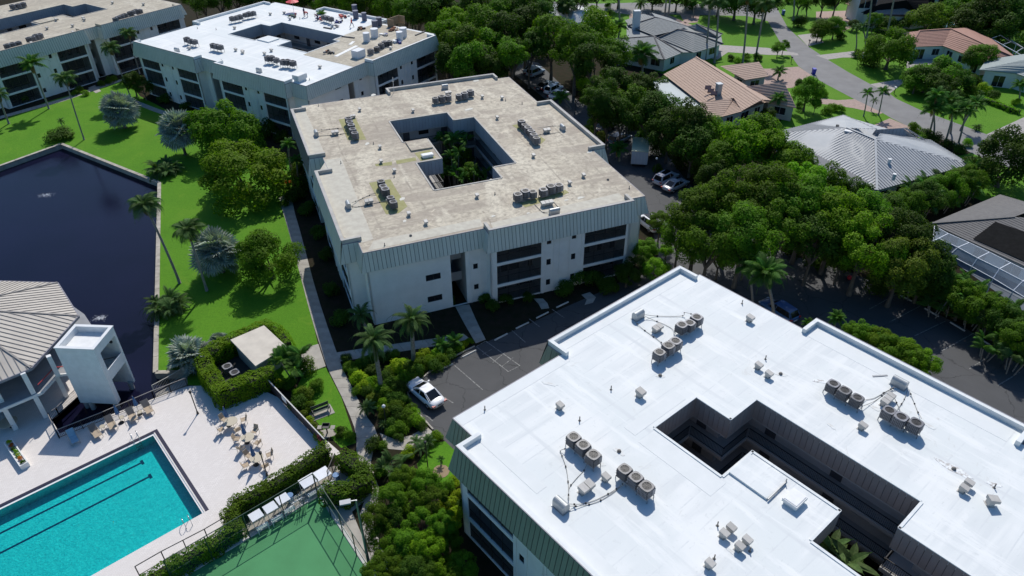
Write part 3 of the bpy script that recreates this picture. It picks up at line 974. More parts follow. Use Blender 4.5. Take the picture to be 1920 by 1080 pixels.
def courtyard(A, court, pm, near_, roofm):
    c = list(court)                # ccw as seen from above: outward = away from the hole
    n = len(c)
    back = offset(c, 1.5)
    mb = MB()
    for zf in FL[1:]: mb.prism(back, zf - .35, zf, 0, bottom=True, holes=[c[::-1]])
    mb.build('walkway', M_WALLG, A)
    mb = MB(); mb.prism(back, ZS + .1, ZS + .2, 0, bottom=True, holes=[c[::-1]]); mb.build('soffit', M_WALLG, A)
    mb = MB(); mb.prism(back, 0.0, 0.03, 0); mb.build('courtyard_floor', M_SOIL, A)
    sh = MB(); wl = MB(); rl = MB(); ed = MB(); pcount = 0
    cache = {}
    pj = MB()
    for i in range(n):
        p0, p1 = Vector(c[i]), Vector(c[(i + 1) % n]); d = (p1 - p0).normalized(); out = Vector((d.y, -d.x)); L = (p1 - p0).length
        q0, q1 = Vector(back[i]), Vector(back[(i + 1) % n])
        wl.poly([(q0.x, q0.y, 0), (q1.x, q1.y, 0), (q1.x, q1.y, ZS + .1), (q0.x, q0.y, ZS + .1)])
        sh.bar((p0.x + out.x * .1, p0.y + out.y * .1, 8.48), (p1.x + out.x * .1, p1.y + out.y * .1, 8.48), .12, 1.9)
        ed.bar((p0.x + out.x * .06, p0.y + out.y * .06, ZR + .03), (p1.x + out.x * .06, p1.y + out.y * .06, ZR + .03), .2, .07)
        W = 0.45; k = max(1, int(L / W)); W = L / k; key = round(W, 3)
        if key not in cache:
            m2 = MB(); m2.box(.014, .0, -1.92, W - .014, .03, -.06); cache[key] = m2.mesh('fascia_panel', pm)
        a = math.atan2(d.y, d.x)
        for j in range(k):
            p = p0 + d * (j * W) + out * .008
            if near_: put(cache[key], 'fascia_panel', A, (p.x, p.y, ZR), (0, 0, a))
            else:
                c4, s4 = math.cos(a), math.sin(a); base = len(pj.v)
                for v_ in cache[key].vertices:
                    x, y, z = v_.co; pj.v.append((p.x + x * c4 - y * s4, p.y + x * s4 + y * c4, ZR + z))
                for f_ in cache[key].polygons: pj.f.append(tuple(base + q for q in f_.vertices)); pj.m.append(0)
        for zf in FL[1:]:
            a0 = p0 + out * .08; a1 = p1 + out * .08
            rl.bar((a0.x, a0.y, zf + 1.02), (a1.x, a1.y, zf + 1.02), .06, .05); rl.bar((a0.x, a0.y, zf + .12), (a1.x, a1.y, zf + .12), .04, .04)
            x = 0.1
            st = 0.13 if near_ else 0.3
            while x < L:
                q = a0 + d * x; rl.box(q.x - .012, q.y - .012, zf + .1, q.x + .012, q.y + .012, zf + 1.0); x += st
        # doors and windows on the recessed wall
        LB = (q1 - q0).length; x = 1.2; kk = 0
        while x < LB - 1.6:
            for zf in FL:
                isd = kk % 2 == 0; wd = 0.95 if isd else 1.5
                P0 = q0 + d * x - out * .03; 
                o = MB(); o.box(0, 0, 0.05 if isd else .95, wd, .028, 2.1)
                o.build('door' if isd else 'window', M_DOOR if isd else M_GLASS, A, loc=(P0.x, P0.y, zf), rot=(0, 0, a))
            x += 2.9; kk += 1
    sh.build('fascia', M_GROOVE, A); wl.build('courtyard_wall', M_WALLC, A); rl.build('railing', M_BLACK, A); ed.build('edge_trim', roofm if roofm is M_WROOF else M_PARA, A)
    if pj.f:
        o = pj.build('fascia_panel', pm, A); o['kind'] = 'stuff'


M_DOOR = mat('door_paint', (0.10, 0.10, 0.11), 0.5)
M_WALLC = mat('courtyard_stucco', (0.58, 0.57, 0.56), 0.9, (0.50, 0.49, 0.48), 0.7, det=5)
M_PARA = mat('parapet_cap_tan', (0.47, 0.45, 0.41), 0.8, (0.38, 0.36, 0.33), 1.0)
M_EDGE = mat('edge_trim_grey', (0.28, 0.27, 0.30), 0.6, (0.22, 0.21, 0.24), 2)


def bay(L, off=0.0, sw=True):
    """standard 17.6 m bay: balcony, panel with small windows, balcony"""
    k = L / 17.6
    sm = []
    for x in (6.75 * k, 9.85 * k):
        for z in (1.35, 4.15, 6.95): sm.append((x, x + .55, z - .38, z + .42 if z < 6 else 7.4))
    return {'lanai': [(.75 * k, 6.1 * k), (11.5 * k, 16.85 * k)], 'win': sm, 'rib': [(6.35 * k, .3), (7.6 * k, .12), (8.8 * k, 1.0), (9.6 * k, .12), (11.2 * k, .3)]}


def flip(spec, L):
    r = {}
    for k, v in spec.items():
        if k == 'win': r[k] = [(L - b, L - a, c, d) for a, b, c, d in v]
        elif k == 'rib': r[k] = [(L - a, b) for a, b in v]
        else: r[k] = [(L - b, L - a) for a, b in v]
    return r


ENTRY = {'win': [(6.25, 7.95, 1.35, 2.15), (6.25, 7.95, 4.25, 5.05), (6.25, 7.95, 7.0, 7.42), (11.75, 12.3, 1.7, 2.4), (11.75, 12.3, 4.5, 5.2), (11.75, 12.3, 7.05, 7.42)], 'void': [(9.15, 10.9)], 'rib': [(11.4, .1), (12.6, .1)]}
# --- middle block with the worn tan roof
MO, MA = (-15.346, 63.418), 21.157
OUT_M = [(0, 0), (13.36, 0), (13.36, -1.3), (31.0, -1.3), (31.0, -.05), (33.1, -.05), (33.1, 13.5), (34.9, 13.5), (34.9, 31), (33.1, 31), (33.1, 43.69),
         (31, 43.69), (31, 45.1), (13.1, 45.1), (13.1, 43.69), (0, 43.69), (0, 41.96), (-1.75, 41.96), (-1.75, 24.9), (0, 24.9), (0, 20.2), (-1.72, 20.2), (-1.72, 2.47), (0, 2.47)]
CT_M = [(10.75, 10.5), (19.28, 10.5), (19.28, 13.74), (22.36, 13.74), (22.36, 29.87), (19.28, 29.87), (19.28, 32.95), (10.77, 32.95), (10.77, 25.18), (14.14, 25.18), (14.14, 18.44), (10.75, 18.44)]
FM = {0: ENTRY, 2: bay(17.64), 3: {}, 5: {}, 7: bay(17.5), 9: ENTRY, 12: bay(17.9), 14: ENTRY, 17: bay(17.06), 21: bay(17.73), 19: {'void': [(1.3, 3.3)]}}
RS_M = [((13.36, .45), (13.36, -1.3), (31, -1.3), (31, .45)), ((32.6, 13.5), (34.9, 13.5), (34.9, 31), (32.6, 31)), ((31, 43.2), (31, 45.1), (13.1, 45.1), (13.1, 43.2)),
        ((.4, 41.96), (-1.75, 41.96), (-1.75, 24.9), (.4, 24.9)), ((.4, 20.2), (-1.72, 20.2), (-1.72, 2.47), (.4, 2.47))]
BM = condo('three storey white apartment block with the worn, stained tan flat roof, centre of the photo', MO, MA, OUT_M, CT_M, FM, RS_M, M_TROOF, M_PANEL, M_PANELD, True,
           [(11.0, 21.9, 13.9, 24.9, .22)], {'front': {0, 1, 2, 3, 4, 5, 6, 18, 19, 20, 21, 22, 23}})
# --- near block with the bright white roof
WO, WA = (-4.592, 39.764), 40.189
OUT_W = [(0, 0), (0, -2.71), (-1.73, -2.71), (-1.73, -20.3), (0, -20.3), (0, -25), (-1.73, -25), (-1.73, -42.1), (0, -42.1), (0, -43.9), (30, -43.9), (30, -29.3), (31.71, -29.3),
         (31.71, -11.64), (30, -11.64), (30, -.17), (29.22, -.17), (29.22, 1.71), (11.48, 1.71), (11.48, 0)]
CT_W = [(10.9, -10.74), (10.9, -16.86), (14.52, -16.86), (14.52, -23.8), (10.89, -23.8), (10.89, -33), (16.07, -33), (16.07, -26.93), (19.28, -26.93), (19.28, -13.99), (15.9, -13.99), (15.9, -10.74)]
FW = {0: {}, 2: bay(17.59), 4: {'void': [(1.3, 3.3)]}, 6: bay(17.1), 12: bay(17.66), 17: bay(17.74)}
RS_W = [((.35, -2.71), (-1.73, -2.71), (-1.73, -20.3), (.35, -20.3)), ((.35, -25), (-1.73, -25), (-1.73, -42.1), (.35, -42.1)),
        ((29.5, -29.3), (31.71, -29.3), (31.71, -11.64), (29.5, -11.64)), ((29.22, -.5), (29.22, 1.71), (11.48, 1.71), (11.48, -.5))]
BW = condo('nearest apartment block with the large bright white flat roof, lower right', WO, WA, OUT_W, CT_W, FW, RS_W, M_WROOF, M_PANELW, M_PANELB, True,
           [(11.5, -20.05, 14.0, -17.0, .17)], {'front': {0, 1, 2, 3, 4, 5, 6, 18, 17, 19, 12, 14}})
# pale patches and thick edge strips laid on the white roof, thin sheets with a rim
for (u0, v0, u1, v1) in ((.05, -9.5, 1.0, -2.8), (-1.3, -20, -.1, -3.2), (.1, -1.1, 11.4, -.1), (11.9, .2, 28.8, 1.3), (8.9, -17.4, 10.6, -10.9), (9.2, -10.3, 15.2, -9.2), (29.4, -28.5, 31.2, -12.1)):
    pm_ = MB(); pm_.box(u0, v0, ZR, u1, v1, ZR + .012); pm_.build('roof_membrane_strip', M_WPATCH, BW)

# --- far left block being recoated: white roof with a tan part
CO, CA = (-32.402, 112.6875), 56.405
OUT_C = [(0, 0), (14.0, 0), (14.0, -1.5), (31.3, -1.5), (31.3, 0), (33, 0), (33, 13.4), (34.8, 13.4), (34.8, 31), (33, 31), (33, 44), (31.2, 44), (31.2, 45.4), (13, 45.4), (13, 44),
         (-.5, 44), (-.5, 43.4), (-1.3, 43.4), (-1.3, 26.1), (.3, 26.1), (.3, 20.7), (-1.3, 20.7), (-1.3, 3.4), (0, 3.4)]
CT_C = [(12.1, 12.3), (22.9, 12.3), (22.9, 14.9), (22.9, 30.8), (19.5, 30.8), (19.5, 33.6), (12, 33.6), (12, 26), (15.4, 26), (15.4, 19.9), (12.1, 19.9)]
CT_C = [(12.1, 12.3), (20.0, 12.3), (20.0, 13.9), (22.9, 13.9), (22.9, 30.8), (19.9, 30.8), (19.9, 33.4), (12.0, 33.4), (12.0, 26), (15.3, 26), (15.3, 19.9), (12.1, 19.9)]
FC = {0: {'win': [(6.0, 7.4, 7.0, 7.42), (6.0, 7.4, 4.3, 5.1), (6.0, 7.4, 1.4, 2.2), (11.8, 12.4, 6.9, 7.42), (11.8, 12.4, 4.2, 4.9)], 'void': [(9.0, 10.4)], 'rib': [(11.4, .1)]},
      2: bay(17.3), 7: bay(17.6), 12: bay(18), 17: bay(17.3), 21: bay(17.3), 19: {'void': [(1.3, 3.3)]}}
RS_C = [((-0, 43.4), (-1.3, 43.4), (-1.3, 26.1), (0.4, 26.1)), ((.4, 20.7), (-1.3, 20.7), (-1.3, 3.4), (.4, 3.4)),
        ((14, .4), (14, -1.5), (31.3, -1.5), (31.3, .4)), ((32.4, 13.4), (34.8, 13.4), (34.8, 31), (32.4, 31)), ((31.2, 43.4), (31.2, 45.4), (13, 45.4), (13, 43.4))]
BC = condo('apartment block with the half recoated white and tan roof where workers stand, upper left', CO, CA, OUT_C, CT_C, FC, RS_C, M_WROOF, M_PANEL, M_PANELD, False, [(12.3, 22.6, 14.9, 25.7, .2)])
mb = MB()
tan = [(10.8, .1), (13.9, .1), (14.4, -1.1), (30.9, -1.1), (30.9, .4), (32.4, .4), (32.4, 14.6), (23.1, 14.2), (23.1, 13.7), (20.2, 13.7), (20.2, 12.1), (11.9, 12.1), (10.8, 12)]
mb.prism(tan, ZR, ZR + .02, 0)
mb.build('uncoated_roof_area', M_TROOF2, BC)

# --- far corner block with the pale tan roof
DO, DA_ = (-82.16, 143.31), 56.405
OUT_D = [(-18, 0), (0, 0), (0, 1.75), (3.65, 1.75), (3.65, 0), (21.3, 0), (21.3, 1.7), (23.1, 1.7), (23.1, 34), (-20, 34), (-20, 1.7), (-18, 1.7)]
CT_D = [(-14, 12.2), (-1.9, 12.2), (-1.9, 15.4), (4.6, 15.4), (4.6, 11.7), (12.2, 11.7), (12.2, 19.8), (9.4, 19.8), (9.4, 23.2), (-14, 23.2)]
RS_D = [((-18, 1.75), (-18, 0), (0, 0), (0, 2.0)), ((3.65, 2.0), (3.65, 0), (21.3, 0), (21.3, 1.75))]
BD = condo('apartment block with the pale tan roof in the upper left corner of the photo', DO, DA_, OUT_D, CT_D, {0: bay(18), 4: bay(17.65), 2: {'void': [(1.2, 2.6)]}, 6: {}}, RS_D, M_TROOF2, M_PANEL, M_PANELD, False, [(-1.6, 12.5, 2.2, 15.2, .2)])

# ------------------------------------------------------------------ rooftop equipment
FR = {'M': (MO, MA), 'W': (WO, WA), 'C': (CO, CA), 'D': (DO, DA_)}
ROOFN = {'M': 'on the tan roof', 'W': 'on the white roof', 'C': 'on the half coated roof', 'D': 'on the corner tan roof'}
M_CASE = mat('condenser_case', (0.20, 0.20, 0.22), 0.5, (0.135, 0.137, 0.15), 4, rnd_=0.35)
M_CASED = mat('condenser_coil', (0.07, 0.07, 0.075), 0.6)
M_GALV = mat('galvanised_duct', (0.42, 0.44, 0.45), 0.45, (0.33, 0.35, 0.36), 3, metal=0.3, rnd_=0.1)
M_VENT = mat('vent_hood', (0.50, 0.48, 0.44), 0.6, (0.40, 0.38, 0.36), 3, rnd_=0.12)
M_LEAD = mat('lead_pipe', (0.22, 0.20, 0.18), 0.7)
M_INS = mat('pipe_insulation', (0.016, 0.016, 0.018), 0.8)
M_COPPER = mat('line_pipe', (0.30, 0.29, 0.27), 0.5)


def ac_proto():
    t = thing('condenser_unit', 'x', 'condenser unit', (0, 0, -500))
    h = 0.74; s = .40; r = .07
    prof = []
    for cx, cy, a0 in ((s - r, s - r, 0), (-s + r, s - r, 90), (-s + r, -s + r, 180), (s - r, -s + r, 270)):
        for k in range(3):
            a = R(a0 + 45 * k); prof.append((cx + r * math.cos(a), cy + r * math.sin(a)))
    mb = MB(); mb.prism(prof, 0.06, h - .05); mb.build('coil', M_CASED, t)
    mb = MB()
    mb.prism([(x * 1.02, y * 1.02) for x, y in prof], 0, .07, bottom=True)
    for a in range(4):
        for k in range(-3, 4):
            x = k * .105; c, q = math.cos(a * math.pi / 2), math.sin(a * math.pi / 2)
            p = (x * c - (s + .012) * q, x * q + (s + .012) * c, .07 + (h - .14) / 2)
            mb.obox(p, a * math.pi / 2, .018, .012, (h - .14) / 2)
    for z in (.28, .5):
        for a in range(4):
            c, q = math.cos(a * math.pi / 2), math.sin(a * math.pi / 2)
            mb.obox((-(s + .008) * q, (s + .008) * c, z), a * math.pi / 2, s, .008, .012)
    mb.box(s * .3, -s - .03, .07, s * .95, -s - .012, h - .1)
    mb.build('casing', M_CASE, t)
    mb = MB()      # top plate with round opening
    N = 16; i0 = 0
    o = [(1.03 * s * (1 if abs(math.cos(a)) > abs(math.sin(a)) else 0) * math.copysign(1, math.cos(a)) or 0, 0) for a in [0]]
    ring = []; outer = []
    for k in range(N):
        a = 2 * math.pi * k / N; ca, sa = math.cos(a), math.sin(a)
        m_ = max(abs(ca), abs(sa)); f = 1 / m_ if m_ > .86 else 1.22
        outer.append((ca * s * 1.03 * f, sa * s * 1.03 * f)); ring.append((ca * .31, sa * .31))
    for k in range(N):
        l = (k + 1) % N
        mb.poly([(*outer[k], h), (*outer[l], h), (*ring[l], h), (*ring[k], h)])
        mb.poly([(*outer[k], h - .09), (*outer[l], h - .09), (*outer[l], h), (*outer[k], h)])
        mb.poly([(*ring[k], h), (*ring[l], h), (ring[l][0] * .97, ring[l][1] * .97, h - .12), (ring[k][0] * .97, ring[k][1] * .97, h - .12)])
    mb.build('top_plate', M_CASE, t)
    mb = MB(); mb.cyl((0, 0, h - .16), .07, .09, 8)
    for k in range(4):
        a = math.pi / 2 * k + .4
        c, q = math.cos(a), math.sin(a)
        mb.poly([(c * .05, q * .05, h - .11), (c * .27 - q * .1, q * .27 + c * .1, h - .09), (c * .29 + q * .06, q * .29 - c * .06, h - .13)])
    mb.cyl((0, 0, h - .3), .3, .02, 12)
    fan = mb.build('fan', M_GREY, t)
    mb = MB()
    for q in (.12, .2, .28):
        pts = [(q * math.cos(a), q * math.sin(a), h + .012) for a in [2 * math.pi * k / 12 for k in range(13)]]
        for a, b in zip(pts, pts[1:]): mb.bar(a, b, .012)
    for k in range(4):
        a = math.pi * k / 4; mb.bar((-.31 * math.cos(a), -.31 * math.sin(a), h + .012), (.31 * math.cos(a), .31 * math.sin(a), h + .012), .012)
    mb.build('fan_guard', M_BLACK, t)
    return t


AC0 = ac_proto()
LMK = {}   # per roof landmarks
ac_first = [True]


def put_ac(p, rz, label, group, sc=1.0):
    if ac_first[0]:
        ac_first[0] = False; AC0.location = p; AC0.rotation_euler = (0, 0, rz); AC0.scale = (sc,) * 3
        tag(AC0, label, None, group); return AC0
    return dup(AC0, p, rz, label, group, sc)


ORD = {1: ['lone'], 2: ['left', 'right'], 3: ['left end', 'middle', 'right end'], 4: ['first', 'second', 'third', 'last'], 5: ['first', 'second', 'middle', 'fourth', 'last'], 6: ['first', 'second', 'third', 'fourth', 'fifth', 'last']}


def cluster(b, name, pts, leg=0.36, h=0.90, stand=True, sizes=None):
    """row of condensers: pts are seen at their tops"""
    a = R(FR[b][1]); ws = []
    for i, (x, y) in enumerate(pts):
        p = G(x, y, ZR + leg + h); q = Vector((p.x, p.y, ZR + leg)); ws.append(q)
        put_ac(q, a + rnd.uniform(-.05, .05), '%s condenser of the %s %s' % (ORD[len(pts)][i], name, ROOFN[b]), 'air conditioning condensers on the roofs', (sizes[i] if sizes else rnd.uniform(0.98, 1.14)))
    c = sum(ws, Vector()) / len(ws)
    LMK.setdefault(b, {})['the ' + name] = (c.x, c.y)
    if stand:
        t = thing('equipment_stand', 'metal leg stand under the %s %s' % (name, ROOFN[b]), 'equipment stand', (c.x, c.y, ZR), 0, 'stands under the condensers')
        mb = MB(); lg = []
        d = (ws[-1] - ws[0]).normalized() if len(ws) > 1 else Vector((1, 0, 0)); s = Vector((-d.y, d.x, 0)) * .33
        z = leg - .03
        e0 = ws[0] - d * .45 - c; e1 = ws[-1] + d * .45 - c; e0.z = e1.z = 0
        for sg in (-1, 1): mb.bar(e0 + s * sg + Vector((0, 0, z)), e1 + s * sg + Vector((0, 0, z)), .06)
        mb.build('rail', M_GREY, t)
        L = (e1 - e0).length; n = max(2, round(L / .9) + 1)
        for k in range(n):
            q = e0.lerp(e1, k / (n - 1))
            for sg in (-1, 1):
                lg = MB(); lg.bar((0, 0, 0), (0, 0, z), .05); lg.build('leg', M_GREY, t, loc=q + s * sg)
    return c


# near white roof
for _b, _o, _a in (('W', WO, WA), ('M', MO, MA), ('C', CO, CA), ('D', DO, DA_)):
    _e = {'W': (('the back corner', 29, 0), ('the left corner', 1, -4), ('the courtyard far end', 13, -12), ('the raised slab', 12.7, -18.5), ('the courtyard near end', 13.5, -31), ('the right parapet end', 31, -13)),
          'M': (('the front left corner', 1, 2), ('the front right corner', 32, 1), ('the back left corner', 1, 42), ('the back right corner', 32, 43), ('the raised slab', 12.5, 23), ('the courtyard near end', 15, 12), ('the courtyard back', 15, 32), ('the middle left notch', 0, 22.5)),
          'C': (('the front corner', 2, 1), ('the left corner', 0, 41), ('the notch', 0, 23.5), ('the courtyard left end', 14, 32), ('the courtyard near end', 13, 13), ('the rear edge', 33, 38)),
          'D': (('the front notch', 2, 2), ('the right corner', 22, 2), ('the courtyard', 0, 14), ('the courtyard right end', 11, 15), ('the left part', -12, 6), ('the courtyard back', 5, 23))}[_b]
    LMK[_b] = {n_: (_o[0] + u_ * math.cos(R(_a)) - v_ * math.sin(R(_a)), _o[1] + u_ * math.sin(R(_a)) + v_ * math.cos(R(_a))) for n_, u_, v_ in _e}
c1 = cluster('W', 'upper row by the back parapet', [(1307, 592), (1294, 602), (1279, 606)])
c2 = cluster('W', 'lower row by the back parapet', [(1267, 637), (1254, 645), (1237, 657)])
c3 = cluster('W', 'left row by the right parapet', [(1564, 716), (1585, 729), (1609, 742)])
c4 = cluster('W', 'right row by the right parapet', [(1669, 766), (1691, 779), (1719, 790)])
c5 = cluster('W', 'left row by the left edge', [(1076, 816), (1094, 831), (1113, 850)])
c6 = cluster('W', 'right row by the left edge', [(1172, 876), (1193, 891), (1213, 909)])
# middle tan roof
m1 = cluster('M', 'back row nearer the hood', [(816, 181), (828, 179), (840, 177)], .25)
m2 = cluster('M', 'back row farther right', [(860, 175), (871, 172.5), (882, 168)], .25)
m3 = cluster('M', 'rear left column of five', [(653, 220), (655, 226), (658, 232), (661, 240), (665, 247)], .25)
m4 = cluster('M', 'right column of six', [(978, 225), (984, 231), (990, 237), (996, 243), (1001, 250), (1006, 256)], .25)
m5 = cluster('M', 'front left column of five', [(714, 337), (718, 346), (722, 352), (732, 367), (737, 375)], .25)
m6 = cluster('M', 'left front row', [(971, 362), (985, 356), (999, 356)], .25)
m7 = cluster('M', 'right front row', [(1019, 353), (1033, 347), (1048, 344)], .25)
# half coated roof
for nm, pts in (('left row', [(349, 69), (356, 72), (364, 73)]), ('row left of the courtyard', [(398, 80), (405, 81.5), (412, 83)]),
                ('first front row', [(501, 104), (508, 104), (517, 107)]), ('second front row', [(530, 111), (538, 111), (548, 113)]),
                ('back row', [(434, 30), (442, 28.5), (449, 27)]), ('second back row', [(459, 23), (466, 21.5), (474, 20)]),
                ('row among the workers', [(606, 27), (612.5, 29), (620, 31)])):
    cluster('C', nm, pts, .5)
cluster('C', 'tan part row', [(694, 91), (706, 86), (714, 80), (721, 76), (729, 75)], .15)
for nm, pts in (('front left row', [(12, 82), (22, 79), (33, 76)]), ('front middle row', [(53, 69), (60, 67), (66, 64), (73, 62)]),
                ('right row', [(215, 32), (221, 29), (227, 27), (233, 25)]), ('far right row', [(242, 20), (248, 19), (254, 17), (261, 16)]),
                ('rear row', [(22, 8), (33, 6), (42, 4)])):
    cluster('D', nm, pts, .2)


def duct_hood(b, px, py, length, label, along_u, d=0.62):
    p = G(px, py, ZR + .5); a = R(FR[b][1]) + (0 if along_u else math.pi / 2)
    t = thing('line_set_hood', label, 'roof hood', (p.x, p.y, ZR), a)
    mb = MB(); N = 10; r = d / 2; zc = .5
    ring = [(r * math.cos(math.pi * k / N), zc + r * math.sin(math.pi * k / N)) for k in range(N + 1)] + [(-r, .05), (r, .05)]
    n = len(ring)
    for k in range(n):
        y0, z0 = ring[k]; y1, z1 = ring[(k + 1) % n]
        mb.poly([(-length / 2, y0, z0), (-length / 2, y1, z1), (length / 2, y1, z1), (length / 2, y0, z0)])
    mb.poly([(-length / 2, y, z) for y, z in ring][::-1]); mb.poly([(length / 2, y, z) for y, z in ring])
    mb.build('hood', M_GALV, t)
    mb = MB(); mb.box(-length / 2 - .05, -r - .05, 0, length / 2 + .05, r + .05, .06); mb.build('curb', M_GALV, t)
    LMK.setdefault(b, {})['the rounded hood' if b == 'W' else 'the pipe hood'] = (p.x, p.y)
    return Vector((p.x, p.y, ZR + .35))


def lineset(b, pts, label, r=0.022, knots=True):
    """bundle of insulated pipes laid over the roof; pts seen on the roof"""
    P = [G(x, y, ZR + z) for x, y, z in pts]
    t = thing('line_set', label, 'pipe run', (P[0].x, P[0].y, ZR), 0, 'insulated pipe runs on the roofs')
    o = Vector((P[0].x, P[0].y, ZR))
    C = []
    for i in range(len(P) - 1):
        p0, p1, p2, p3 = P[max(i - 1, 0)], P[i], P[i + 1], P[min(i + 2, len(P) - 1)]
        for k in range(6):
            u = k / 6; C.append(.5 * ((2 * p1) + (-p0 + p2) * u + (2 * p0 - 5 * p1 + 4 * p2 - p3) * u * u + (-p0 + 3 * p1 - 3 * p2 + p3) * u ** 3) - o)
    C.append(P[-1] - o)
    mb = MB(); mb.tube(C, r, 5); mb.build('pipe', M_COPPER, t, smooth=True)
    if knots:
        for k in range(3, len(C) - 2, 5):
            if rnd.random() < .75:
                mb = MB(); mb.bar(C[k] - (C[k + 1] - C[k]) * .25, C[k] + (C[k + 1] - C[k]) * .35, .09, .09); mb.build('pipe_clamp', M_INS, t)


def vent_hood(b, px, py, label=None, n=1, s=1.0, rz=0.0):
    """sheet metal vent: neck with overhanging box hood"""
    p = G(px, py, ZR + .5 * s); a = R(FR[b][1]) + rz
    label = label or near('sheet metal roof vent', p, LMK[b], ' ' + ROOFN[b])
    t = thing('roof_vent', label, 'roof vent', (p.x, p.y, ZR), a, 'sheet metal vents on the roofs')
    for k in range(n):
        x = (k - (n - 1) / 2) * .5 * s
        mb = MB(); mb.box(x - .17 * s, -.16 * s, 0, x + .17 * s, .16 * s, .40 * s); mb.box(x - .24 * s, -.22 * s, 0, x + .24 * s, .22 * s, .03)
        mb.build('neck', M_VENT, t)
        mb = MB()
        y0, y1 = -.38 * s, .20 * s; z0, z1, z2 = .32 * s, .52 * s, .60 * s
        q = .23 * s
        mb.hexa([(x - q, y0, z0), (x + q, y0, z0), (x + q, y1, z0 + .02), (x - q, y1, z0 + .02), (x - q, y0, z1), (x + q, y0, z1), (x + q, y1, z2), (x - q, y1, z2)])
        mb.build('hood', M_VENT, t)
    return p


def pipe_stack(b, px, py, h=0.42, r=.045, label=None):
    p = G(px, py, ZR + h / 2)
    t = thing('vent_pipe', label or near('thin dark vent pipe', p, LMK[b], ' ' + ROOFN[b]), 'vent pipe', (p.x, p.y, ZR), 0, 'thin vent pipes on the roofs')
    mb = MB(); mb.cyl((0, 0, 0), r, h, 8); mb.build('pipe', M_LEAD, t)
    mb = MB(); mb.cyl((0, 0, 0), r * 2.6, .06, 10, r2=r * 1.2); mb.build('flashing', M_LEAD, t)


def roof_cap(b, px, py, label=None):
    p = G(px, py, ZR + .1)
    t = thing('roof_dome', label or near('small dark dome cap', p, LMK[b], ' ' + ROOFN[b]), 'roof cap', (p.x, p.y, ZR), 0, 'dome caps on the roofs')
    mb = MB(); mb.cyl((0, 0, 0), .17, .12, 10, r2=.14); mb.sphere((0, 0, .12), .14, 8, sz=.6); mb.build('cap', M_LEAD, t, smooth=True)


duct_hood('W', 1197, 588, 1.05, 'blue grey rounded hood with pipes near the back parapet of the white roof', True)
duct_hood('W', 1688, 715, 1.15, 'blue grey rounded hood with pipes by the right parapet of the white roof', False)
duct_hood('W', 1052, 944, 1.05, 'blue grey rounded hood with pipes by the left edge of the white roof', False)
lineset('W', [(1209, 590, .4), (1225, 592, .1), (1250, 593, .06), (1280, 592, .1), (1284, 586, .4), (1300, 590, .7)], 'pipe run from the back hood to the farthest condenser on the white roof')
lineset('W', [(1207, 592, .3), (1225, 600, .06), (1245, 608, .05), (1262, 618, .08), (1268, 628, .5)], 'middle of three pipe runs from the back hood of the white roof')
lineset('W', [(1189, 601, .2), (1203, 615, .05), (1222, 629, .05), (1240, 642, .1), (1246, 650, .5)], 'nearest pipe run from the back hood to the lower row of units')
lineset('W', [(1680, 726, .25), (1665, 732, .05), (1640, 746, .05), (1622, 750, .08), (1612, 758, .3)], 'pipe run from the right hood to the left row beside the right parapet')
lineset('W', [(1678, 724, .25), (1660, 737, .05), (1640, 752, .05), (1616, 762, .3)], 'second pipe run slanting down to the left row beside the right parapet')
lineset('W', [(1671, 726, .2), (1674, 738, .05), (1680, 752, .04), (1687, 768, .1), (1689, 776, .5)], 'pipe run from the right hood down to the middle condenser of the right row')
lineset('W', [(1702, 730, .2), (1697, 745, .04), (1692, 755, .04), (1682, 768, .1)], 'thin looped cable right of the duct vents on the white roof')
lineset('W', [(1704, 730, .25), (1712, 750, .05), (1720, 770, .05), (1728, 785, .3)], 'outermost pipe run to the end condenser by the right parapet')
lineset('W', [(1065, 938, .3), (1066, 915, .06), (1062, 880, .05), (1054, 855, .05), (1051, 845, .1), (1062, 841, .4)], 'looping pipe run left of the left row of units')
lineset('W', [(1067, 938, .3), (1067, 916, .06), (1080, 898, .05), (1095, 882, .05), (1102, 865, .4)], 'pipe run from the left hood up to the left row of units')
lineset('W', [(1066, 945, .3), (1090, 945, .05), (1115, 938, .05), (1140, 926, .05), (1158, 915, .1), (1170, 905, .5)], 'long curved pipe run between the left hood and the right row of units')
lineset('W', [(1066, 949, .3), (1095, 948, .05), (1122, 940, .05), (1145, 927, .05), (1165, 912, .1), (1180, 905, .5)], 'second long curved pipe run beside the first, left edge of white roof')
vent_hood('W', 1232, 612, 'double hooded vent between the back hood and the upper row', 2)
vent_hood('W', 1664, 745, 'row of three joined vents below the right hood', 3)
vent_hood('W', 1098, 909, 'large double vent below the left row of units', 2, 1.15)
vent_hood('W', 1049, 757); vent_hood('W', 1200, 732, None, 1, 1.2); vent_hood('W', 1441, 698); vent_hood('W', 1422, 682); vent_hood('W', 1617, 795)
vent_hood('W', 1135, 891); vent_hood('W', 1357, 997); vent_hood('W', 1370, 986); vent_hood('W', 1386, 1021); vent_hood('W', 1400, 1009); vent_hood('W', 1330, 1053)
vent_hood('W', 1807, 912); vent_hood('W', 1816, 902); vent_hood('W', 1861, 935, None, 1, 1.2, .8); vent_hood('W', 1406, 593, None, 1, 1.1)
for x, y in ((1146, 727), (1087, 785), (1392, 566), (1436, 670), (1346, 982), (1407, 1030), (1340, 1044), (909, 765), (1866, 911)): pipe_stack('W', x, y)
for x, y in ((1238, 703), (1464, 700), (1161, 845), (1789, 878)): roof_cap('W', x, y)
